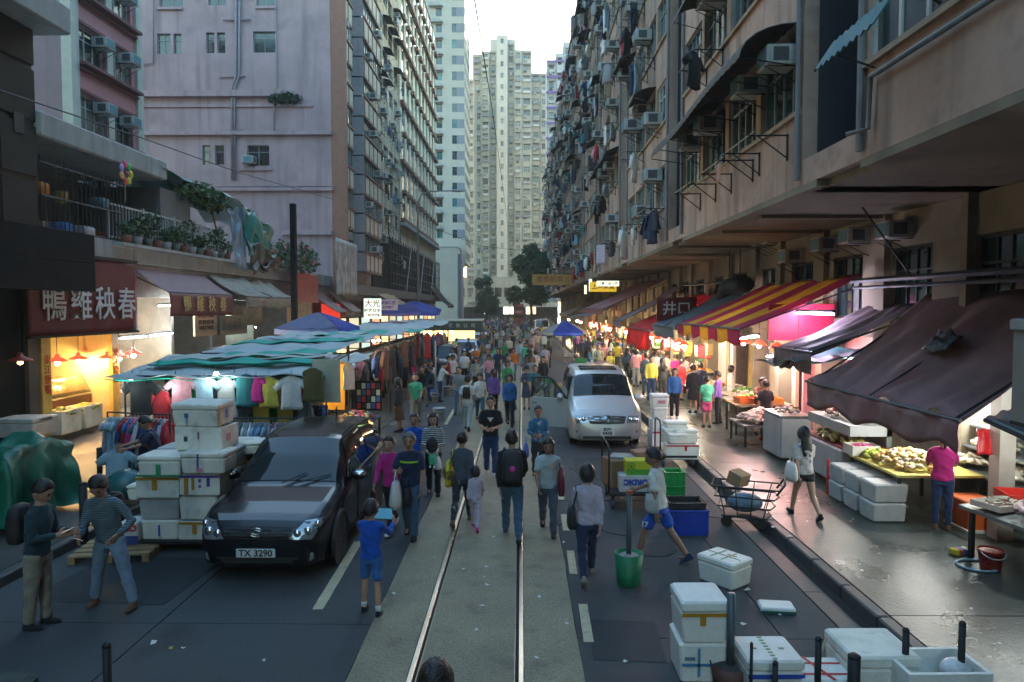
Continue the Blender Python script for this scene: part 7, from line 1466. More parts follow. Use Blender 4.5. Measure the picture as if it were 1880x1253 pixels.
tray('shallow red basket on the fish table', (7.15, 9.95, .94), .7, .5, .12, paint((.5,.03,.02)), -.2); goods('mauve squid laid on the fish table', (6.75, 9.15, .94), 26, .4, .35, .16, ((.3,.22,.25), (.25,.2,.22), (.4,.32,.33)), 222, el=2.2); goods('whitish fish fillets on the fish table', (7.3, 9.2, .96), 30, .45, .4, .16, ((.45,.45,.42), (.5,.48,.42), (.35,.36,.34)), 223, el=2)
tray('white tray of orange seafood nearest the camera', (6.95, 8.35, .92), .8, .42, .06, paint((.5,.52,.5)), .05); goods('orange sea snails in the nearest tray', (6.95, 8.35, .95), 50, .33, .16, .07, ((.5,.22,.03), (.45,.15,.03), (.4,.3,.08)), 224)
T = thing('storage_crate', 'orange and white plastic crate under the fish table', 'crate', (7.2, 11.25, .14)); MB().bbox(-.25, .25, -.3, .3, 0, .5, .02).build('body', paint((.5,.1,.02)), T); MB().bbox(-.27, .27, -.32, .32, .0, .06, .01).build('base', paint((.5,.5,.46)), T)
point((7.0, 9.6, 2.1), 6, (.9,1,.95), .08).name = 'stall_lamp_light'; T = thing('led_bulb', 'bright white bulb at the right edge of the stalls', 'lamp', onX(1868, 790, 6.2)); MB().sphere((0, 0, 0), .06, 10, 7).build('bulb', glow((1,.97,1), 14), T, True); MB().tube([(0, 0, .05), (0, 0, .35)], .012, 5).build('cord', M_iron, T)
point((6.9, 12.2, 1.95), 8, (1,.98,.9), .1).name = 'stall_lamp_light'; point((6.9, 15.2, 2.2), 6, (1,1,.9), .1).name = 'stall_lamp_light'
T = table('wet fish table farther along with grey fish', (6.2, 18.4, .14), 1.2, 1.3, .55, M_ste); goods('grey and pink fish on the far fish table', (6.2, 18.4, .72), 50, .5, .55, .2, ((.4,.36,.3), (.45,.33,.28), (.5,.45,.36)), 231, el=2.4)
T = table('wooden table with orange and red trays behind the vendors', (6.7, 20.0, .14), 1.6, 1.0, .85, M_wood)
for i, c in enumerate(((.5,.12,.02), (.45,.05,.02), (.5,.2,.03))): tray('%s tray on the wooden table' % ('orange', 'red', 'amber')[i], (6.25+i*.42, 19.9, 1.0), .38, .6, .14, paint(c))
goods('green vegetables behind the coloured trays', (6.7, 20.4, 1.02), 30, .6, .2, .14, ((.2,.35,.05), (.3,.42,.08)), 232)

rg_ = random.Random(31)
for i in range(34):
    yy = 23.5+i*1.25; T = thing('hanging_goods', 'bundle of packaged goods hanging over the right stalls, %s along' % ORD[i], 'goods', (6.3+rg_.uniform(-.4, .5), yy, 2.5), group='goods hanging over the right stalls')
    for k in range(3): MB().bbox(-.12, .12, -.1+k*.16-.16, .03+k*.16-.16, -.5-.12*(k % 2), -.05, .03).build('packet', paint(rg_.choice(((.5,.05,.04), (.5,.35,.06), (.55,.5,.4), (.1,.3,.08), (.5,.15,.2), (.05,.15,.35)))), T)
    MB().tube([(0, -.2, 0), (0, .25, 0)], .01, 4).build('hook_rail', M_iron, T)
import numpy as np
# ================================================================ people
M_skin = [mat('skin_%d' % i, c, .55, var=.08, vs=8, spec=.35) for i, c in enumerate(((.44,.27,.19), (.36,.21,.145), (.28,.155,.105), (.48,.31,.23)))]
M_hair = mat('hair_black', (.012,.010,.010), .42, var=.3, vs=30, bump=.6, bs=60); M_hairg = mat('hair_grey', (.12,.115,.11), .5, var=.4, vs=30, bump=.6, bs=60); M_hairb = mat('hair_brown', (.03,.018,.012), .42, var=.3, vs=30, bump=.6, bs=60)
M_eye = paint((.01,.01,.01), .3); M_lip = paint((.28,.09,.08), .5); M_brow = M_hair
def stripe_mat(name, a, b, sc):
    if name in MC: return MC[name]
    m = mat(name, a, .85, var=.1, bump=.4, bs=14); n = m.node_tree; L = n.links; tc = n.nodes.new('ShaderNodeTexCoord'); w_ = n.nodes.new('ShaderNodeTexWave'); w_.bands_direction = 'Z'; w_.inputs['Scale'].default_value = sc; w_.inputs['Distortion'].default_value = .6
    L.new(tc.outputs['Object'], w_.inputs['Vector']); r_ = n.nodes.new('ShaderNodeMapRange'); r_.inputs[1].default_value = .45; r_.inputs[2].default_value = .55; L.new(w_.outputs['Fac'], r_.inputs[0])
    k = n.nodes.new('ShaderNodeMix'); k.data_type = 'RGBA'; k.inputs[6].default_value = (*a, 1); k.inputs[7].default_value = (*b, 1); L.new(r_.outputs[0], k.inputs[0]); L.new(k.outputs[2], n.nodes['Principled BSDF'].inputs['Base Color']); return m
def print_mat(name, a, b, sc):
    return mat(name, a, .85, var=.1, bump=.3, bs=14, spots=1.0, spot_col=b, sscale=sc)
CL = {**{k: cloth(v) for k, v in CN.items()}, 'stripe_teal': stripe_mat('cloth_stripe_teal', (.03,.06,.08), (.14,.2,.22), 14), 'stripe_bw': stripe_mat('cloth_stripe_bw', (.02,.02,.025), (.5,.5,.5), 9), 'stripe_green': stripe_mat('cloth_stripe_green', (.04,.1,.07), (.35,.36,.32), 6),
      'floral': print_mat('cloth_floral', (.5,.47,.45), (.1,.07,.12), 16), 'pattern_dark': print_mat('cloth_pattern_dark', (.02,.025,.035), (.25,.25,.22), 14), 'pattern_blue': print_mat('cloth_pattern_blue', (.03,.12,.22), (.4,.45,.5), 9), 'pattern_bright': print_mat('cloth_pattern_bright', (.5,.06,.18), (.5,.4,.05), 9),
      'denim': cloth((.05,.10,.16)), 'pale denim': cloth((.17,.24,.33)), 'khaki': cloth((.24,.22,.17)), 'royal blue': cloth((.01,.08,.42)), 'dark teal': cloth((.015,.045,.06)), 'light grey': cloth((.36,.4,.42)), 'mint': cloth((.08,.42,.24)), 'slate': cloth((.06,.075,.1))}
def rX(a): return Matrix.Rotation(a, 4, 'X')
RAWP = []        # pieces waiting for the voxel remesh
def capsule(mb, pts, rs, n=10, el=None):
    pts = [V(p) for p in pts]; d0 = (pts[0]-pts[1]).normalized()*rs[0]*.6; d1 = (pts[-1]-pts[-2]).normalized()*rs[-1]*.6
    mb.tube([pts[0]+d0, pts[0]+d0*.5]+pts+[pts[-1]+d1*.5, pts[-1]+d1], [rs[0]*.35, rs[0]*.8]+list(rs)+[rs[-1]*.8, rs[-1]*.35], n, el=el)
POSE = {  # lean, legs ((hip, knee), (hip, knee)) left/right, arms ((pitch, abduct, elbow, inward), ...), head (pitch, yaw)
 'stand': (2, ((2, 3), (-2, 3)), ((4, 9, 12, 5), (2, 9, 14, 5)), (5, 0)),
 'walk': (4, ((24, 8), (-18, 22)), ((-20, 8, 14, 4), (22, 8, 26, 8)), (4, 0)),
 'walk2': (4, ((-18, 24), (22, 6)), ((20, 8, 26, 8), (-18, 8, 14, 4)), (4, 0)),
 'phone': (5, ((3, 3), (-3, 3)), ((10, 6, 84, 18), (6, 6, 92, 20)), (30, 0)),
 'leanphone': (14, ((4, 3, 17), (-3, 4, 13)), ((-14, 34, 78, 10), (12, 8, 62, 24)), (42, 8)),
 'tablet': (0, ((5, 2, 4), (-5, 3, 4)), ((52, 14, 62, 6), (50, 14, 62, 6)), (6, 0)),
 'belly': (2, ((10, 4), (-8, 8)), ((8, 10, 78, 36), (12, 10, 72, 30)), (6, 0)),
 'carry': (3, ((14, 6), (-10, 12)), ((6, 9, 10, 4), (22, 12, 84, 26)), (6, 4)),
 'armsx': (2, ((2, 2), (-2, 2)), ((24, 8, 86, 46), (24, 8, 86, 46)), (10, 0)),
 'push': (6, ((26, 12), (-24, 14)), ((-14, 12, 10, 2), (34, 16, 30, 4)), (14, 20)),
 'reach': (16, ((2, 3), (-2, 3)), ((48, 12, 30, 8), (52, 12, 24, 8)), (26, 0)),
 'sit': (8, ((80, 84), (84, 80)), ((30, 10, 50, 12), (28, 10, 50, 12)), (10, 0)),
 'bag': (3, ((10, 5), (-8, 10)), ((6, 10, 10, 2), (10, 14, 64, 10)), (6, 0))}
def person(px, py, h, face, pose, top, bot, hair='short', skin=0, label='', z=0.0, sleeve='short', bottom='trousers', shoes='black', Y=None, group=None, fem=False, child=False, detail=None, waist_shift=0.0, pos=None, coat=False, wide=1.0, socks=None):
    p = V(pos) if pos else onZ(px, py, z)
    if Y: q = onY(px, py, Y); p = V((q.x, Y, z))
    d = detail or (0 if p.y < 16 else 1 if p.y < 30 else 2)
    P = thing('person', label, 'person', p, RAD(face), group or 'people in the street')
    lean, legs, arms, hd = POSE[pose]; lean = RAD(lean); k = h
    pz = .53*k
    spine = V((0, sin(lean), cos(lean))); hip = V((0, 0, pz))
    def tor(zf, x=0, y=0): return hip+spine*((zf-.53)*k)+V((x*k, y*k*cos(lean), -y*k*sin(lean)))
    wS = (.088 if fem else .099)*wide*(.95 if child else 1); rl = (1.0 if not child else .95)*wide**.5
    J = {}
    for i, s in enumerate((-1, 1)):
        a, b = RAD(legs[i][0]), RAD(legs[i][1]); sp = RAD(legs[i][2]) if len(legs[i]) > 2 else .012; hp = V((s*.05*k, 0, .50*k)); kn = hp+V((s*sin(sp), sin(a)*cos(sp), -cos(a)*cos(sp)))*.235*k; an = kn+V((s*sin(sp)*.9, sin(a-b), -cos(a-b)*cos(sp)))*.225*k; J['leg', s] = (hp, kn, an, a-b)
        a, ab, e, inn = [RAD(t) for t in arms[i]]; sh = tor(.787, s*wS, 0); el = sh+V((s*sin(ab), sin(a)*cos(ab), -cos(a)*cos(ab))).normalized()*.165*k; f = a+e; fd = V((-s*sin(inn), sin(f)*cos(inn), -cos(f)*cos(inn))).normalized(); wr = el+fd*.14*k; J['arm', s] = (sh, el, wr, fd)
    low = min(J['leg', s][2].z for s in (-1, 1)) if pose != 'sit' else J['leg', 1][2].z
    dz = .042*k-low; hip.z += dz
    for key in list(J):
        t = J[key]; J[key] = tuple(V((q.x, q.y, q.z+dz)) if i < 3 and isinstance(q, V) else q for i, q in enumerate(t))
    J['hip'] = hip
    n = (12, 10, 8)[d]
    hc = tor(.922, 0, .01); hm = Matrix.Translation(hc) @ Matrix.Rotation(RAD(hd[1]), 4, 'Z') @ rX(-lean*.3-RAD(hd[0]))
    # ---- body (skin): limbs, neck, torso core
    B = MB()
    capsule(B, [tor(.79), tor(.86), hc+V((0, -.01*k, -.03*k))], [.034*k, .03*k, .03*k], n)
    rings = []
    for zf, wx, dy in ((.50, .06, .045), (.60, .055, .04), (.72, .062, .042), (.80, .05, .034), (.832, .036, .034)): rings.append([tor(zf, wx*wide*cos(2*pi*i/n), dy*sin(2*pi*i/n)) for i in range(n)])
    B.loft(rings)
    for s in (-1, 1):
        hp, kn, an, sa = J['leg', s]; c_ = {'trousers': (.6, .6, .6, .6, .85), 'slim': (.6, .6, .6, .6, .8), 'shorts': (.7, .7, 1, 1, 1), 'minishorts': (.8, .97, 1, 1, 1), 'skirt': (.8, .85, 1, 1, 1), 'dress': (.8, .8, .9, 1, 1)}[bottom]; capsule(B, [hp, hp.lerp(kn, .5), kn, kn.lerp(an, .3), an], [r_*q_*k*rl for r_, q_ in zip((.05, .043, .031, .032, .021), c_)], n)
        sh, el, wr, fd = J['arm', s]; c_ = {'long': (.6, .6, .6, .65, .95), 'short': (.6, .75, 1, 1, 1), 'none': (.8, 1, 1, 1, 1)}[sleeve]; capsule(B, [sh, sh.lerp(el, .5), el, el.lerp(wr, .35), wr], [r_*q_*k*rl for r_, q_ in zip((.03, .027, .022, .022, .015), c_)], n)
        fo = an+V((0, .0, -.02*k)); capsule(B, [fo+V((0, -.02*k, 0)), fo+V((0, .03*k, -.006*k)), fo+V((0, .075*k, -.014*k))], [.02*k, .019*k, .012*k], n)
    # ---- garments
    Tm = MB(); g = .010+.004*(not fem); rings = []
    prof = ((.455 if coat or bottom == 'dress' else .495, .098, .074), (.54, .098, .074), (.60, .086 if fem else .094, .066), (.68, .095 if fem else .102, .07), (.74, .100, .072), (.78, .096, .064), (.81, .072, .052), (.835, .043, .042))
    for zf, wx, dy in prof: rings.append([tor(zf, wx*wide*(.95 if fem else 1)*cos(2*pi*i/n), dy*wide*sin(2*pi*i/n)) for i in range(n)])
    Tm.loft(rings)
    for s in (-1, 1):
        sh, el, wr, fd = J['arm', s]
        if sleeve == 'short': capsule(Tm, [tor(.795, s*wS*.55), sh, sh.lerp(el, .4), sh.lerp(el, .72)], [.036*k, .034*k, .036*k, .039*k], n)
        elif sleeve == 'long': capsule(Tm, [tor(.795, s*wS*.55), sh, sh.lerp(el, .5), el, el.lerp(wr, .5), el.lerp(wr, .93)], [.036*k, .034*k, .033*k, .030*k, .027*k, .023*k], n)
        elif sleeve == 'none': capsule(Tm, [tor(.79, s*wS*.6), tor(.79, s*wS*.95)], [.036*k, .034*k], n)
    Bm = MB()
    if bottom != 'dress':
        rings = [[tor(zf, wx*wide*cos(2*pi*i/n), dy*wide*sin(2*pi*i/n)) for i in range(n)] for zf, wx, dy in ((.455, .085, .068), (.50, .088, .066), (.55, .080, .060), (.585, .072, .052))]; Bm.loft(rings)
    for s in (-1, 1):
        hp, kn, an, sa = J['leg', s]
        if bottom == 'trousers': capsule(Bm, [hp, hp.lerp(kn, .5), kn, kn.lerp(an, .5), kn.lerp(an, .96)], [r_*k*rl for r_ in (.056, .052, .042, .038, .036)], n)
        elif bottom == 'slim': capsule(Bm, [hp, hp.lerp(kn, .5), kn, kn.lerp(an, .35), kn.lerp(an, .93)], [r_*k*rl for r_ in (.054, .047, .036, .036, .026)], n)
        elif bottom == 'shorts': capsule(Bm, [hp, hp.lerp(kn, .4), hp.lerp(kn, .75)], [r_*k*rl for r_ in (.056, .052, .051)], n)
        elif bottom == 'minishorts': capsule(Bm, [hp, hp.lerp(kn, .3)], [r_*k*rl for r_ in (.056, .055)], n)
    if bottom in ('skirt', 'dress'):
        z1 = .27 if bottom == 'skirt' else .22
        rings = [[V((wx*k*wide*cos(2*pi*i/n)*(1+.05*sin(i*2.1)), hip.y+dy*k*sin(2*pi*i/n), hip.z+(zf-.53)*k)) for i in range(n)] for zf, wx, dy in ((z1, .125, .11), (.40, .115, .095), (.50, .098, .078), (.585, .084, .062))]; Bm.loft(rings)
    vox = (.0165, .022, .028)[d]*max(.75, k/1.7)
    RAWP.append((B, P, 'body', M_skin[skin], vox, d, hm, J, k, hair, skin)); RAWP.append((Tm, P, 'top', CL[top] if isinstance(top, str) else top, vox, d)); 
    if Bm.v: RAWP.append((Bm, P, {'trousers': 'trousers', 'slim': 'trousers', 'shorts': 'shorts', 'minishorts': 'shorts', 'skirt': 'skirt', 'dress': 'dress_skirt'}[bottom], CL[bot] if isinstance(bot, str) else bot, vox, d))
    # shoes
    sm = CL[shoes] if shoes in CL else paint((.02,.02,.02), .5)
    for s in (-1, 1):
        hp, kn, an, sa = J['leg', s]; tilt = max(-.7, min(.35, sa*.8)) if s and pose != 'sit' else 0
        q = MB(); M_ = Matrix.Translation(an) @ rX(tilt)
        q.loft([[(w_*k*cos(2*pi*i/10)+0, y*k+ly*k*sin(2*pi*i/10)*1.0, zz*k) for i in range(10)] for zz, w_, ly, y in ((-.042, .026, .072, .028), (-.034, .029, .075, .028), (-.018, .027, .066, .022), (-.004, .022, .036, -.002), (.012 if socks is None else .006, .02, .026, -.008))], M=M_); q.build('shoe', sm, P, True)
        if socks: MB().tube([an+V((0, -.004*k, .0)), an.lerp(kn, .22)], [.024*k, .026*k], 10).build('sock', CL[socks], P, True)
    J['M'] = P.matrix_world.copy() if False else Matrix.Translation(p) @ Matrix.Rotation(RAD(face), 4, 'Z'); J['tor'] = tor; J['k'] = k; J['head'] = hm; J['P'] = P
    return J
def head_into(mb, hm, k, d, fem=False):
    nu, nv = ((20, 14), (14, 10), (10, 7))[d]; s = k/1.7*(1.18 if k > 1.4 else 1.32); rings = []
    for j in range(nv+1):
        a = -pi/2+pi*(.02+.96*j/nv); r_ = []
        for i in range(nu):
            t = 2*pi*i/nu; x, y, z = .080*cos(a)*cos(t), .094*cos(a)*sin(t), .111*sin(a)
            lo = max(0, -z/.115); x *= 1-.34*lo**1.4; y = y*(1-.18*lo)+.012*lo
            if y > .05 and abs(x) < .03: y += .004
            if z > -.02 and z < .03 and y > .06 and .018 < abs(x) < .045: y -= .006
            r_.append((x*s, y*s, z*s))
        rings.append(r_)
    mb.loft(rings, 0, M=hm)
    M_ = hm @ Matrix.Scale(s, 4)
    mb.loft([[(-.008, .085, .012), (.008, .085, .012), (.0, .092, .014)], [(-.018, .082, -.026), (.018, .082, -.026), (0, .113, -.026)], [(-.013, .082, -.036), (.013, .082, -.036), (0, .1, -.036)]], 0, M=M_)
    for q in (-1, 1): mb.sphere((q*.078, -.005, -.008), (.012, .024, .033), 8, 6, 0, M_)
    if d < 2:
        for q in (-1, 1): mb.sphere((q*.031, .083, .008), (.014, .008, .006), 8, 5, 1, M_); mb.sphere((q*.032, .086, .028), (.02, .008, .005), 8, 4, 1, M_)
        mb.sphere((0, .084, -.058), (.024, .01, .007), 8, 5, 2, M_)
def hand_into(mb, wr, fd, s, k, d):
    sc = k/1.7; up = V((-s, 0, 0)); side = fd.cross(V((s, 0, 0.001)))
    if side.length < .1: side = V((0, 1, 0))
    side.normalize(); nrm = side.cross(fd).normalized()
    o = wr+fd*.005
    if d == 2: mb.sphere(o+fd*.06*sc, (.035*sc, .035*sc, .05*sc), 8, 6); return
    a, b = o, o+fd*.095*sc
    rings = [[c+side*(w_*sc*cos(2*pi*i/8))+nrm*(.014*sc*sin(2*pi*i/8)) for i in range(8)] for c, w_ in ((a-fd*.02*sc, .024), (a+fd*.02*sc, .034), (a+fd*.06*sc, .042), (b, .040))]; mb.loft(rings)
    curl = nrm*(-1 if nrm.x*s > 0 else 1)
    for i, (off, ln) in enumerate(((-.031, .062), (-.011, .074), (.010, .070), (.030, .054))):
        p0 = b+side*off*sc-fd*.01*sc; p1 = p0+(fd*.6+curl*.12)*ln*sc; p2 = p1+(fd*.35+curl*.34)*ln*sc; mb.tube([p0, p1, p2, p2+(fd*.06+curl*.1)*ln*sc], [.0095*sc, .0088*sc, .0075*sc, .004*sc], 6)
    t0 = o+fd*.03*sc-side*.034*sc; mb.tube([t0, t0+(fd*.5-side*.55)*.045*sc+curl*.008*sc, t0+(fd*1.1-side*.6)*.055*sc+curl*.02*sc], [.012*sc, .0105*sc, .006*sc], 6)
def hair_mesh(style, hm, k, d):
    nu, nv = ((26, 18), (18, 12), (12, 8))[d]; s = k/1.7*(1.18 if k > 1.4 else 1.32); mb = MB(); rr = random.Random(int(k*1000))
    def cut(t):    # lower hair limit (angle) around the head; t = azimuth, front at pi/2
        f = max(0, sin(t)); fr = {'short': .62, 'bob': .45, 'long': .5, 'pony': .62, 'bald': .95, 'grey': .62, 'bun': .62}[style]; bk = {'short': -.62, 'bob': -.95, 'long': -.9, 'pony': -.55, 'bald': -.3, 'grey': -.55, 'bun': -.55}[style]; side = {'short': -.05, 'bob': -.75, 'long': -.7, 'pony': -.1, 'bald': .2, 'grey': -.05, 'bun': -.1}[style]
        f2 = max(0, -sin(t)); c_ = abs(cos(t)); 
        if sin(t) > .55: return fr
        return fr*f**2+bk*f2**1.2+side*c_**1.5*(1 if sin(t) < .45 else .3) if True else 0
    vs = []; fs = []
    for j in range(nv+1):
        for i in range(nu):
            t = 2*pi*i/nu; lo = cut(t)+.16*MN.noise((cos(t)*5, sin(t)*5, k*9)); a = lo+(pi/2-lo)*(j/nv)**.9; a = min(a, pi/2-.02); nz = 1+.07*MN.noise((cos(t)*4, sin(t)*4, a*4+k*7))+.03*MN.noise((cos(t)*11, sin(t)*11, a*9+k*7)); vol = {'bob': 1.22, 'long': 1.14, 'short': 1.1, 'pony': 1.07, 'bald': 1.03, 'grey': 1.1, 'bun': 1.07}[style]*nz
            if sin(t) > .5: vol *= .98
            x, y, z = .082*cos(a)*cos(t)*vol, .096*cos(a)*sin(t)*vol-.004, .113*sin(a)*(vol*.5+.52); vs.append((x*s, y*s, z*s+(.008*s)))
    for j in range(nv):
        for i in range(nu): q = (i+1) % nu; fs.append((j*nu+i, j*nu+q, (j+1)*nu+q, (j+1)*nu+i))
    fs.append(tuple(nv*nu+i for i in range(nu))); fs.append(tuple(range(nu-1, -1, -1)))
    mb.add([hm @ V(p) for p in vs], fs)
    M_ = hm @ Matrix.Scale(s, 4)
    if style == 'long':
        rg = []
        for z, w_, dp, y in ((.03, .08, .05, -.045), (-.06, .086, .045, -.065), (-.15, .092, .038, -.075), (-.24, .088, .03, -.08), (-.33, .07, .022, -.08)): rg.append([(w_*cos(2*pi*i/12)*(1+.05*sin(i*3)), y+dp*sin(2*pi*i/12), z+.012*sin(i*2.3)) for i in range(12)])
        mb.loft(rg, M=M_)
    if style == 'pony': mb.tube([M_ @ V(p) for p in ((0, -.085, .02), (0, -.125, .0), (0, -.125, -.09), (0, -.11, -.17))], [.02*s, .03*s, .026*s, .008*s], 8)
    if style == 'bun': mb.sphere((0, -.1, .03), (.04, .035, .04), 8, 6, 0, M_)
    return mb
def finish_people():
    sc = bpy.data.scenes.new('scratch'); tmp = []
    for it in RAWP:
        me = it[0].mesh('raw', it[3]); o = bpy.data.objects.new('raw', me); sc.collection.objects.link(o)
        tmp.append(o)
        if it[5] == 2: continue
        r_ = o.modifiers.new('r', 'REMESH'); r_.mode = 'VOXEL'; r_.voxel_size = it[4]; r_.use_smooth_shade = True
        s_ = o.modifiers.new('s', 'SMOOTH'); s_.factor = .5; s_.iterations = 4 if it[5] < 2 else 2
    sc.view_layers[0].update(); dg = sc.view_layers[0].depsgraph
    for it, o in zip(RAWP, tmp):
        me = bpy.data.meshes.new_from_object(o.evaluated_get(dg)); nm = it[2]
        if nm == 'body':
            _, P, _, m, vox, d, hm, J, k, hair, skin = it; mb = MB(); mb.v = [tuple(v.co) for v in me.vertices]; mb.f = [tuple(p.vertices) for p in me.polygons]; mb.m = [0]*len(mb.f)
            head_into(mb, hm, k, d)
            for s in (-1, 1): hand_into(mb, J['arm', s][2], J['arm', s][3], s, k, d)
            me2 = mb.mesh('body', [m, M_eye, M_lip], True); obj('body', me2, P); bpy.data.meshes.remove(me)
            if hair: hair_mesh(hair, hm, k, d).build('hair', M_hairg if hair in ('grey', 'bald') else M_hair, P, True)
        else:
            if it[5] < 2:      # creases in the cloth
                nv = len(me.vertices); co = np.empty(nv*3); no = np.empty(nv*3); me.vertices.foreach_get('co', co); me.vertices.foreach_get('normal', no); c = co.reshape(-1, 3); q = no.reshape(-1, 3); ph = nv % 17
                x, y, z = c[:, 0], c[:, 1], c[:, 2]; w_ = np.sin(23*z+9*x+ph+3*np.sin(11*y+ph))*np.sin(8*x-13*y+5*z+ph)+.6*np.sin(47*z+31*x+2*ph)*np.sin(29*y+17*z)
                c += q*(w_*(.007 if it[5] == 0 else .006))[:, None]; me.vertices.foreach_set('co', c.ravel())
            me.polygons.foreach_set('use_smooth', [True]*len(me.polygons)); me.materials.clear(); me.materials.append(it[3]); obj(nm, me, it[1])
    for o in tmp: me = o.data; bpy.data.objects.remove(o); bpy.data.meshes.remove(me)
    bpy.data.scenes.remove(sc)
def onb(J, key, off=(0, 0, 0)):      # world position on a person
    p = J[key] if isinstance(key, V) else key; return J['M'] @ (V(p)+V(off))
def backpack(J, col, label, w_=.3, h_=.44, d_=.17):
    k = J['k']; t = J['tor']; c = t(.70, 0, -.075); T = thing('backpack', label, 'backpack', J['M'] @ c); T.rotation_euler = J['M'].to_euler(); rg = []
    for z, a, b in ((-.5, .40, .6), (-.46, .47, .85), (-.2, .5, 1), (.2, .49, .95), (.42, .42, .75), (.5, .25, .45)): rg.append([(w_*a*max(-.95, min(.95, 1.25*cos(2*pi*i/16))), -d_*.5-d_*.5*b*max(-.95, min(.95, 1.25*sin(2*pi*i/16))), z*h_) for i in range(16)])
    MB().loft(rg).build('bag_body', col, T, True); MB().bbox(-w_*.36, w_*.36, -d_*1.12, -d_*.92, -h_*.42, h_*.02, .02).build('front_pocket', col, T)
    for s in (-1, 1): MB().tube([(s*w_*.3, -.01, h_*.45), (s*w_*.34, .10, h_*.5), (s*w_*.4, .17, h_*.3), (s*w_*.45, .12, -h_*.1), (s*w_*.4, -.02, -h_*.35)], .022, 6, el=(1, .4)).build('strap', col, T, True)
    return T
def handbag(J, s, col, label, size=(.28, .1, .3), drop=.0, name='handbag', at=None, strap=True):
    w_ = J['arm', s][2] if at is None else at; p = J['M'] @ (V(w_)+V((s*.03, 0, -.05-drop))); T = thing(name, label, 'bag', p, J['M'].to_euler()[2], None); a, b, c = size; rg = []
    for z, e, q in ((0, .35, .4), (-.12*c, .42, .6), (-.5*c, .5, .9), (-.85*c, .52, 1), (-c, .45, .8)): rg.append([(a*e*cos(2*pi*i/14)*.28 if False else b*q*.5*cos(2*pi*i/14)*1.4, a*e*sin(2*pi*i/14)*1.15, z-.1) for i in range(14)])
    MB().loft(rg).build('bag_body', col, T, True)
    if strap: MB().tube([(0, -a*.3, -.11), (0, -a*.2, -.02), (0, 0, .05+drop), (0, a*.2, -.02), (0, a*.3, -.11)], .009, 6).build('handle', col, T, True)
    return T
def shoulderbag(J, s, col, label, size=(.34, .12, .28)):
    k = J['k']; t = J['tor']; sh = J['arm', s][0]; hipp = t(.56, s*.135, .01); T = thing('shoulder_bag', label, 'bag', J['M'] @ hipp, J['M'].to_euler()[2]); a, b, c = size; rg = []
    for z, e, q in ((.5, .46, .5), (.1, .5, .9), (-.3, .5, 1), (-.5, .4, .8)): rg.append([(b*q*.5*cos(2*pi*i/14), a*e*max(-.9, min(.9, 1.2*sin(2*pi*i/14))), z*c) for i in range(14)])
    MB().loft(rg).build('bag_body', col, T, True); dlt = sh-hipp; MB().tube([(0, a*.35, c*.45), V((dlt.x*.85, .05, dlt.z*.9)), V((dlt.x*.75, 0, dlt.z+.045)), V((dlt.x*.85, -.05, dlt.z*.9)), (0, -a*.35, c*.45)], .012, 6, el=(1, .5)).build('strap', col, T, True); return T
def phone(J, s, label): 
    sh, el, wr, fd = J['arm', s]; p = J['M'] @ (wr+fd*.11+V((0, .01, .025))); T = thing('phone', label, 'phone', p, (.5, 0, J['M'].to_euler()[2])); MB().bbox(-.036, .036, -.072, .072, -.005, .005, .004).build('casing', M_plas, T); MB().box(-.032, .032, -.066, .066, .0055, .0065).build('screen', glow((.35,.4,.45), .25), T)
BKP = mat('backpack_black', (.018,.018,.022), .7, var=.3, bump=.3, bs=20); PB = mat('plastic_bag_pale', (.6,.6,.58), .35, var=.15, bump=.6, bs=18)
# --- the nearer people, one by one (facing: 0 = away from the camera, 180 = towards it, -90 = to the right)
J = person(73, 1150, 1.70, -88, 'phone', 'dark teal', 'khaki', 'short', 0, 'person in dark teal jacket and khaki trousers reading a phone at far left', sleeve='long', shoes='black'); backpack(J, BKP, 'dark backpack worn by the person in khaki trousers'); phone(J, 1, 'phone held by the person in khaki trousers')
J = person(205, 1114, 1.72, 176, 'leanphone', 'stripe_teal', 'pale denim', 'short', 1, 'person in striped teal sweater bending over a phone by the boxes', sleeve='long', shoes='brown'); phone(J, 1, 'phone held by the person in the striped sweater'); backpack(J, BKP, 'dark rucksack on the person in the striped sweater', .24, .36, .12)
J = person(682, 1126, 1.36, -8, 'tablet', 'royal blue', 'blue', 'short', 0, 'child in royal blue sweater and shorts holding up a tablet', sleeve='long', bottom='shorts', shoes='black', socks='white', child=True)
a = J['arm', 1][2]+J['arm', 1][3]*.1; b = J['arm', -1][2]+J['arm', -1][3]*.1; T = thing('tablet', 'tablet computer held up by the child in blue', 'tablet', J['M'] @ ((a+b)/2+V((0, .02, .03))), (RAD(15), 0, RAD(-8))); MB().bbox(-.13, .13, -.006, .006, -.08, .09, .004).build('casing', M_plas, T); MB().box(-.12, .12, -.0085, -.0065, -.07, .08).build('screen', glow((.03,.12,.2), .12), T)
Mg = stripe_mat('cloth_navy_green_band', (.012,.02,.03), (.012,.02,.03), 1)
J = person(754, 986, 1.70, 176, 'carry', 'navy', 'denim', 'grey', 1, 'person in navy shirt with a lime chest band carrying bags', shoes='black'); tr = J['tor']; 
mb = MB(); mb.sheet(lambda u, v: tr(.735+.018*(v-.5), .100*sin((u-.5)*2.3), .082*cos((u-.5)*2.3)), 12, 2, .004); mb.build('chest_band', paint((.3,.6,.04), .5), J['P'], True)
handbag(J, 1, PB, 'white and pink plastic shopping bag of the navy-shirt person', (.3, .14, .42), 0, 'shopping_bag'); handbag(J, -1, BKP, 'black sling pouch at the waist of the navy-shirt person', (.26, .1, .24), 0, 'waist_bag', J['tor'](.6, .02, .1))
J = person(719, 975, 1.62, 165, 'walk', 'magenta', 'black', 'short', 0, 'person in crimson cardigan behind the navy-shirt person', sleeve='long', fem=True, shoes='white')
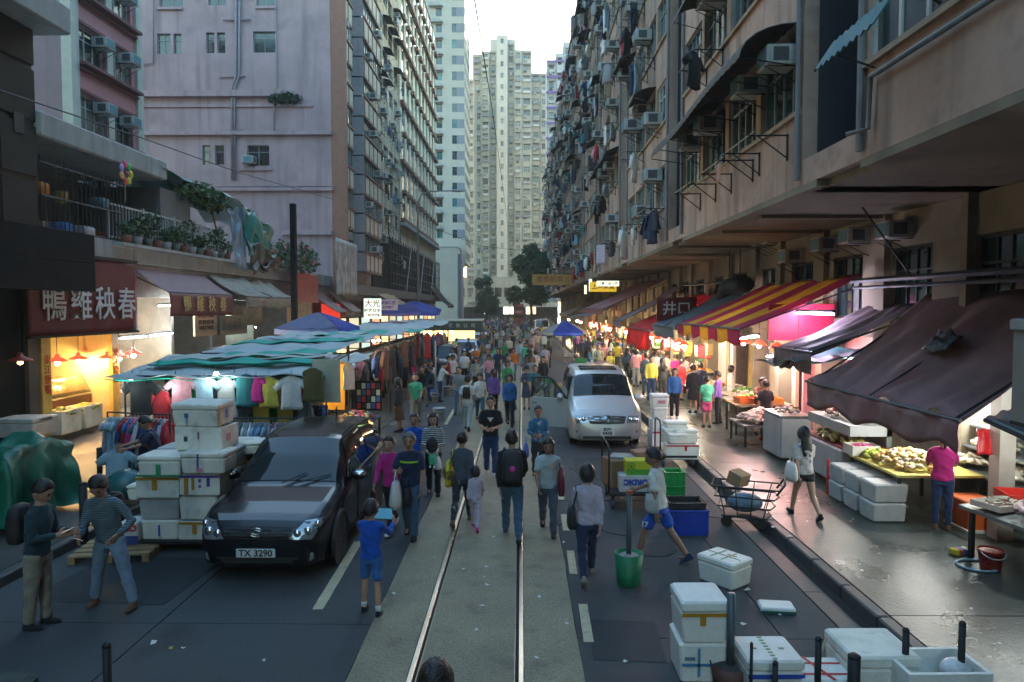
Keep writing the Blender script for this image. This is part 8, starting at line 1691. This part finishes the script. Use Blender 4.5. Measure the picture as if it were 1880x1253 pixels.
J = person(762, 905, 1.58, 176, 'stand', 'royal blue', 'denim', 'pony', 1, 'person in royal blue t-shirt beside the striped mother', fem=True)
J = person(796, 908, 1.62, 184, 'belly', 'stripe_bw', 'black', 'long', 0, 'person in black and white stripes carrying a baby', sleeve='long', fem=True, wide=1.05); jm = J
handbag(J, -1, PB, 'white plastic bag hanging from the striped person hand', (.2, .12, .24), .05, 'shopping_bag')
bp = J['M'] @ (J['tor'](.66, 0, .15)); JB = person(0, 0, .70, 184, 'sit', 'white', 'mint', 'short', 3, 'baby in green trousers strapped to the striped person', sleeve='long', child=True, pos=(bp.x, bp.y, bp.z-.42), detail=1, wide=1.3, shoes='white'); T = thing('baby_carrier', 'black baby carrier on the striped person', 'baby carrier', bp+V((0, -.09, -.02)), RAD(184)); MB().sphere((0, 0, 0), (.12, .05, .15), 12, 8).build('panel', BKP, T, True)
J = person(848, 962, 1.60, -6, 'walk2', 'slate', 'pattern_dark', 'bun', 1, 'person seen from behind with a big yellow bag', sleeve='long', bottom='slim', fem=True, shoes='brown'); T = shoulderbag(J, -1, paint((.55,.42,.02), .5), 'large yellow shoulder bag with dark print', (.42, .13, .42)); sign_text(T, '平安保險\n千歲', .08, paint((.08,.06,.02)), (-.075, 0, .02), (pi/2, 0, -pi/2), .002); sign_text(T, '平安保險\n千歲', .08, paint((.08,.06,.02)), (0, -.2, .0), RC, .002)
JG = person(873, 972, 1.06, -4, 'walk', 'lilac', 'lilac', 'bob', 0, 'small child in lilac tracksuit and pink shoes', sleeve='long', child=True, fem=True, shoes='magenta')
J = person(940, 987, 1.76, 2, 'walk', 'black', 'denim', 'short', 0, 'person in black jacket and jeans walking away between the rails', sleeve='long', shoes='slate'); T = backpack(J, BKP, 'black patterned backpack with a pink splash', .34, .5, .2); MB().sphere((0, -.225, -.02), (.05, .012, .05), 8, 6).build('pink_print', paint((.5,.04,.25)), T, True)
J = person(901, 872, 1.74, 180, 'belly', 'black', 'dark blue', 'short', 0, 'person in black t-shirt with a white triangle walking towards us', shoes='light grey', wide=1.05); tr = J['tor']; mb = MB(); mb.add([tr(.745, -.04, .083), tr(.745, .04, .083), tr(.69, 0, .085), tr(.745, -.04, .087), tr(.745, .04, .087), tr(.69, 0, .089)], [(0, 2, 1), (3, 4, 5), (0, 1, 4, 3), (1, 2, 5, 4), (2, 0, 3, 5)]); mb.build('triangle_print', paint((.6,.6,.58)), J['P'])
J = person(988, 875, 1.55, 178, 'belly', 'pattern_blue', 'charcoal', 'short', 1, 'person in patterned blue jacket in front of the open van door', sleeve='long'); handbag(J, 1, paint((.03,.1,.4)), 'blue shopping bag of the patterned-jacket person', (.26, .1, .3), 0, 'shopping_bag', J['tor'](.58, .15, .05))
J = person(1006, 978, 1.60, 178, 'walk', 'light grey', 'slate', 'long', 2, 'person in light grey t-shirt with pocket carrying a maroon bag', fem=True, wide=1.05); shoulderbag(J, -1, paint((.14,.015,.03), .6), 'maroon shoulder bag of the grey t-shirt person', (.3, .12, .45)); tr = J['tor']; mb = MB(); mb.sheet(lambda u, v: tr(.755-.04*v, -.05+.035*u, .081), 3, 3, .004); mb.build('shirt_pocket', paint((.55,.36,.28), .8), J['P'])
J = person(1078, 1062, 1.58, 2, 'walk2', 'lilac', 'navy', 'bob', 0, 'person in pale pink sweater seen from behind walking up the right lane', sleeve='long', fem=True, shoes='khaki'); shoulderbag(J, -1, BKP, 'black shoulder bag of the pale pink sweater person', (.32, .13, .3))
J = person(1208, 1032, 1.70, 62, 'push', 'white', 'royal blue', 'short', 2, 'youth in white t-shirt and blue shorts passing the cart', bottom='shorts', shoes='navy'); shoulderbag(J, -1, M_foam[2], 'silver sling bag of the youth in blue shorts', (.22, .08, .26)); obj('number_print', text_mesh('17', .1, paint((.6,.6,.6)), .003, bold=.004), J['P'], J['leg', -1][0].lerp(J['leg', -1][1], .62)+V((-.115, .03, 0)), (pi/2, 0, RAD(-90)))
J = person(1476, 950, 1.56, 8, 'walk', 'floral', 'black', 'long', 0, 'person in floral top and black shorts on the wet pavement', z=.14, bottom='minishorts', fem=True, shoes='black'); handbag(J, -1, PB, 'white handbag of the person in black shorts', (.28, .12, .3), -.2, 'handbag', J['tor'](.60, -.15, -.03))
J = person(1728, 972, 1.58, -20, 'armsx', 'magenta', 'dark blue', 'pony', 1, 'person in magenta t-shirt at the fish stall', z=.14, bottom='slim', fem=True, shoes='brown', wide=1.12)
J = person(290, 850, 1.66, 120, 'reach', 'navy', 'black', 'short', 1, 'stall keeper in navy t-shirt arranging clothes behind the foam boxes', Y=13.2); garment('tee', 'light blue', J['M'] @ (J['arm', 1][2]+V((0, .12, -.05))), RAD(20), 'light blue blouse held by the stall keeper', 'clothes of the nearest stall', True, .95)
p = onZ(797, 1395); J = person(0, 0, 1.70, 0, 'walk', 'charcoal', 'black', 'short', 0, 'person just entering the frame at the bottom, only dark hair showing', pos=(onY(797, 1235, 3.85).x, 3.85, 0))
# --- middle distance
mid = [(934, 724, 1.72, 180, 'walk', 'light blue', 'slate', 'short', 'long', 'trousers', 'in pale blue shirt on the track', 0), (967, 752, 1.60, 178, 'phone', 'slate', 'slate', 'bob', 'long', 'skirt', 'in dark school uniform with skirt', 0), (997, 727, 1.66, 178, 'stand', 'black', 'black', 'long', 'long', 'slim', 'dressed in black with long hair by the van door', 0),
 (858, 790, 1.68, -4, 'walk', 'white', 'light grey', 'short', 'short', 'trousers', 'in white t-shirt and white trousers with backpack straps', 0), (843, 760, 1.68, 176, 'walk2', 'grey', 'denim', 'short', 'short', 'trousers', 'in grey t-shirt and jeans with a sling bag', 0), (874, 726, 1.60, 180, 'stand', 'stripe_green', 'black', 'bob', 'long', 'slim', 'in green striped sweater', 1), (853, 708, 1.64, 180, 'stand', 'white', 'black', 'short', 'short', 'trousers', 'in white top behind the striped sweater', 0),
 (808, 738, 1.58, -70, 'reach', 'white', 'dark blue', 'short', 'short', 'trousers', 'in white t-shirt at the stall corner', 0), (822, 722, 1.62, -70, 'stand', 'red', 'black', 'short', 'long', 'trousers', 'in dark red check at the stall corner', 0), (900, 672, 1.70, 178, 'walk', 'lilac', 'black', 'bald', 'short', 'trousers', 'bald in pale shirt', 1), (878, 660, 1.62, 180, 'walk2', 'blue', 'cream', 'short', 'short', 'shorts', 'in bright blue shirt', 1), (921, 658, 1.66, 180, 'walk', 'grey', 'black', 'short', 'long', 'trousers', 'in grey top with an orange bag', 0),
 (955, 672, 1.62, 0, 'walk', 'light blue', 'khaki', 'bun', 'long', 'slim', 'in sky blue top walking away', 0), (968, 668, 1.62, 0, 'walk2', 'brown', 'olive', 'long', 'long', 'slim', 'in brown top walking away', 0), (935, 662, 1.66, 178, 'stand', 'cream', 'black', 'short', 'long', 'trousers', 'in cream jacket', 0), (941, 648, 1.68, 0, 'walk', 'black', 'black', 'short', 'long', 'trousers', 'in black jacket walking away', 0), (1001, 690, 1.66, 5, 'stand', 'lilac', 'khaki', 'short', 'short', 'trousers', 'in pale t-shirt beside the pallets', 0), (1007, 676, 1.64, 5, 'stand', 'black', 'charcoal', 'long', 'long', 'trousers', 'with long black hair by the pallets', 0), (978, 650, 1.58, 180, 'walk', 'lilac', 'salmon', 'long', 'none', 'trousers', 'in pink trousers', 0), (987, 648, 1.66, 180, 'stand', 'cream', 'grey', 'grey', 'short', 'trousers', 'grey-haired in cream shirt', 1), (896, 645, 1.66, 180, 'walk', 'charcoal', 'denim', 'short', 'long', 'trousers', 'in dark jacket behind the bald person', 0), (838, 665, 1.66, -10, 'walk', 'blue', 'black', 'short', 'short', 'trousers', 'with a lime green backpack', 0), (858, 690, 1.6, 0, 'walk', 'black', 'black', 'long', 'long', 'slim', 'in black beside the white pails', 0)]
for i, (px, py, h, f, po, tp, bt, hr, sl, bo, tx, sk) in enumerate(mid):
    J = person(px, py, h, f, po, tp, bt, hr, sk, 'person %s up the street' % tx, sleeve=sl, bottom=bo, fem=hr in ('long', 'bob', 'bun'))
    if i == 3: backpack(J, BKP, 'dark small backpack on the person in white trousers', .24, .34, .12)
    if i == 4: shoulderbag(J, -1, paint((.08,.05,.03)), 'brown sling bag of the grey t-shirt person up the street')
    if i == 11: handbag(J, 1, paint((.5,.16,.05)), 'orange tote bag held in front of the grey top', (.3, .1, .34), 0, 'tote_bag', J['tor'](.62, 0, .12))
    if i == 21: backpack(J, paint((.15,.5,.05)), 'lime green backpack near the clothing stalls')
J = person(797, 742, 1.6, 100, 'sit', 'dark teal', 'slate', 'short', 1, 'vendor in dark teal seated by the stall corner', sleeve='long', pos=(onZ(795, 735).x, onZ(795, 735).y, .1)); T = thing('stool', 'low blue stool under the seated vendor', 'stool', (onZ(795, 735).x, onZ(795, 735).y, 0)); MB().lathe([(.2, 0), (.17, .46), (.001, .47)], 14).build('seat', paint((.03,.08,.3)), T, True)
J = person(733, 793, 1.6, 90, 'stand', 'charcoal', 'brown', 'long', 1, 'person in dark top and brown skirt browsing the stall', sleeve='long', bottom='dress', fem=True)
# --- right pavement shoppers
rp = [(1405, 808, 1.60, 0, 'stand', 'black', 'grey', 'bun', 'short', 'slim', 'in black top and grey leggings with red shoes at the fish table', 'red', 0), (1394, 798, 1.64, 180, 'reach', 'brown', 'cream', 'short', 'short', 'trousers', 'vendor in tan shirt facing the black-top customer', 'black', 1), (1297, 785, 1.52, 5, 'stand', 'mint', 'pattern_bright', 'short', 'short', 'shorts', 'in mint green top and bright patterned shorts', 'black', 1), (1318, 778, 1.60, 60, 'stand', 'purple', 'black', 'short', 'long', 'trousers', 'in purple apron coat', 'black', 1), (1238, 768, 1.60, 172, 'stand', 'blue', 'black', 'short', 'long', 'trousers', 'in blue cardigan over black', 'white', 0), (1195, 735, 1.68, 178, 'stand', 'yellow', 'dark blue', 'short', 'long', 'trousers', 'in yellow shirt and blue jacket', 'black', 1), (1163, 698, 1.55, 0, 'walk', 'blue', 'navy', 'short', 'short', 'trousers', 'with a blue backpack behind the silver van', 'black', 0), (1272, 758, 1.62, 10, 'stand', 'black', 'black', 'short', 'long', 'skirt', 'in black seen from behind in the meat queue', 'black', 0), (1285, 752, 1.64, 10, 'stand', 'navy', 'black', 'short', 'long', 'trousers', 'in navy with straps in the meat queue', 'black', 0), (1216, 735, 1.6, 8, 'stand', 'charcoal', 'charcoal', 'long', 'long', 'trousers', 'with long black hair in charcoal', 'black', 0), (1250, 735, 1.58, -60, 'stand', 'red', 'red', 'short', 'long', 'dress', 'in long red dress', 'black', 0), (1258, 722, 1.58, -60, 'stand', 'pink', 'black', 'short', 'short', 'trousers', 'in pale pink blouse', 'black', 0), (1240, 720, 1.58, 0, 'stand', 'magenta', 'black', 'short', 'short', 'trousers', 'in magenta top', 'black', 0), (1186, 725, 1.7, 0, 'stand', 'slate', 'denim', 'short', 'long', 'trousers', 'in slate top behind the yellow shirt', 'black', 0), (1205, 715, 1.66, 0, 'stand', 'lilac', 'grey', 'short', 'long', 'trousers', 'in lilac shirt', 'black', 0), (1340, 755, 1.55, -90, 'stand', 'white', 'white', 'bob', 'long', 'trousers', 'vendor in white behind the counter', 'white', 0), (1283, 716, 1.58, 120, 'stand', 'cream', 'grey', 'bob', 'short', 'trousers', 'vendor in cream apron under pink light', 'white', 0), (1150, 690, 1.55, 150, 'stand', 'brown', 'black', 'short', 'long', 'trousers', 'in rust brown top behind the van', 'black', 1)]
for i, (px, py, h, f, po, tp, bt, hr, sl, bo, tx, sh, sk) in enumerate(rp):
    J = person(px, py, h, f, po, tp, bt, hr, sk, 'person %s, right pavement' % tx, z=.14, sleeve=sl, bottom=bo, shoes=sh, fem=hr in ('long', 'bob', 'bun'))
    if i == 6: backpack(J, paint((.04,.12,.35)), 'blue backpack of the child behind the silver van')
# --- crowd up the street, clothes and hair vary
rc = random.Random(21); tops = ['green', 'blue', 'white', 'pink', 'red', 'navy', 'black', 'grey', 'purple', 'mint', 'light blue', 'cream', 'orange', 'charcoal', 'teal', 'lilac', 'yellow', 'brown']; TN = {'stripe_bw': 'black-striped', 'stripe_green': 'green-striped', 'floral': 'floral', 'pattern_blue': 'blue-patterned', 'stripe_teal': 'teal-striped'}; tops += list(TN); bots = ['black', 'denim', 'navy', 'khaki', 'grey', 'charcoal', 'slate']
spots = []
for (x0, x1, y0, y1, n, z, side) in ((1055, 1160, 640, 672, 30, .14, 'right pavement'), (1030, 1110, 606, 640, 26, .14, 'right pavement'), (905, 950, 606, 640, 20, 0, 'tram track'), (955, 985, 612, 645, 16, 0, 'tram track'), (855, 905, 600, 650, 26, 0, 'left lane'), (895, 955, 592, 606, 34, 0, 'street end'), (955, 1015, 592, 608, 34, 0, 'street end'), (985, 1040, 608, 640, 22, 0, 'right lane'), (1130, 1230, 672, 715, 22, .14, 'pavement by the red awning'), (1075, 1140, 655, 705, 12, .14, 'right pavement')):
    for i in range(n): spots.append((rc.uniform(x0, x1), y0+(y1-y0)*(i+rc.random())/n, z, side))
cnt = {}
for px, py, z, side in spots:
    p = onZ(px, py, z)
    if z > 0 and p.x < KR+.3: z = 0
    tp, bt = rc.choice(tops), rc.choice(bots); cnt[side, tp] = cnt.get((side, tp), 0)+1; f = rc.choice((0, 180, 175, 5, 190, 60, -60))
    person(px, py, rc.uniform(1.55, 1.75), f, rc.choice(('walk', 'walk2', 'stand', 'stand', 'bag')), tp, bt, rc.choice(('short', 'short', 'long', 'bob', 'grey')), rc.randrange(3), 'distant person in %s top, %s such on the crowded %s' % (TN.get(tp, tp), ORD[cnt[side, tp]-1], side), z=z, sleeve=rc.choice(('short', 'long')), group='distant crowd', detail=2)
rm = random.Random(77); taken = [onZ(a_[0], a_[1]).to_tuple()[:2] for a_ in mid]
for i in range(34):
    for _ in range(40):
        x, y = rm.choice((rm.uniform(-3.9, -1.2), rm.uniform(-1.2, .9), rm.uniform(-3.9, .9))), rm.uniform(21.5, 48)
        if not (y > 36 and x < -2.7) and all(hypot(x-a, (y-b)*.6) > .8 and not (b > y and abs(x/y-a/b) < .02 and b-y < 8) for a, b in taken): break
    taken.append((x, y)); tp, bt, hr = rm.choice(tops), rm.choice(bots), rm.choice(('short', 'short', 'long', 'bob', 'pony'))
    J = person(0, 0, rm.uniform(1.56, 1.74), rm.choice((0, 5, 175, 180, 185)), rm.choice(('walk', 'walk2', 'bag', 'walk')), tp, bt, hr, rm.randrange(3), 'walker in %s top and %s legwear, %s of the strollers beyond the vans' % (TN.get(tp, tp), bt, ORD[i]), sleeve=rm.choice(('short', 'long')), pos=(x, y, 0), detail=1, group='strollers in the street', fem=hr in ('long', 'bob', 'pony'))
    if i % 4 == 0: handbag(J, 1, PB if i % 8 else paint(rm.choice(((.4,.05,.05), (.05,.1,.3), (.45,.3,.05)))), 'shopping bag carried by the %s stroller beyond the vans' % ORD[i], (.22, .1, .28), 0, 'shopping_bag')
finish_people()
# ================================================================ air
hz = MB().box(-430, 430, -130, 930, -1.6, 90).build('haze', [], None, kind='stuff')
hm_ = bpy.data.materials.new('haze_air'); hm_.use_nodes = True; n_ = hm_.node_tree; n_.nodes.remove(n_.nodes['Principled BSDF']); vol = n_.nodes.new('ShaderNodeVolumePrincipled')
vol.inputs['Color'].default_value = (.95, .92, .85, 1); vol.inputs['Density'].default_value = .0010; vol.inputs['Anisotropy'].default_value = .3; n_.links.new(vol.outputs[0], n_.nodes['Material Output'].inputs['Volume']); hz.data.materials.append(hm_)
for o_ in (AC0, RACK0):
    for c_ in list(o_.children): bpy.data.objects.remove(c_)
    bpy.data.objects.remove(o_)
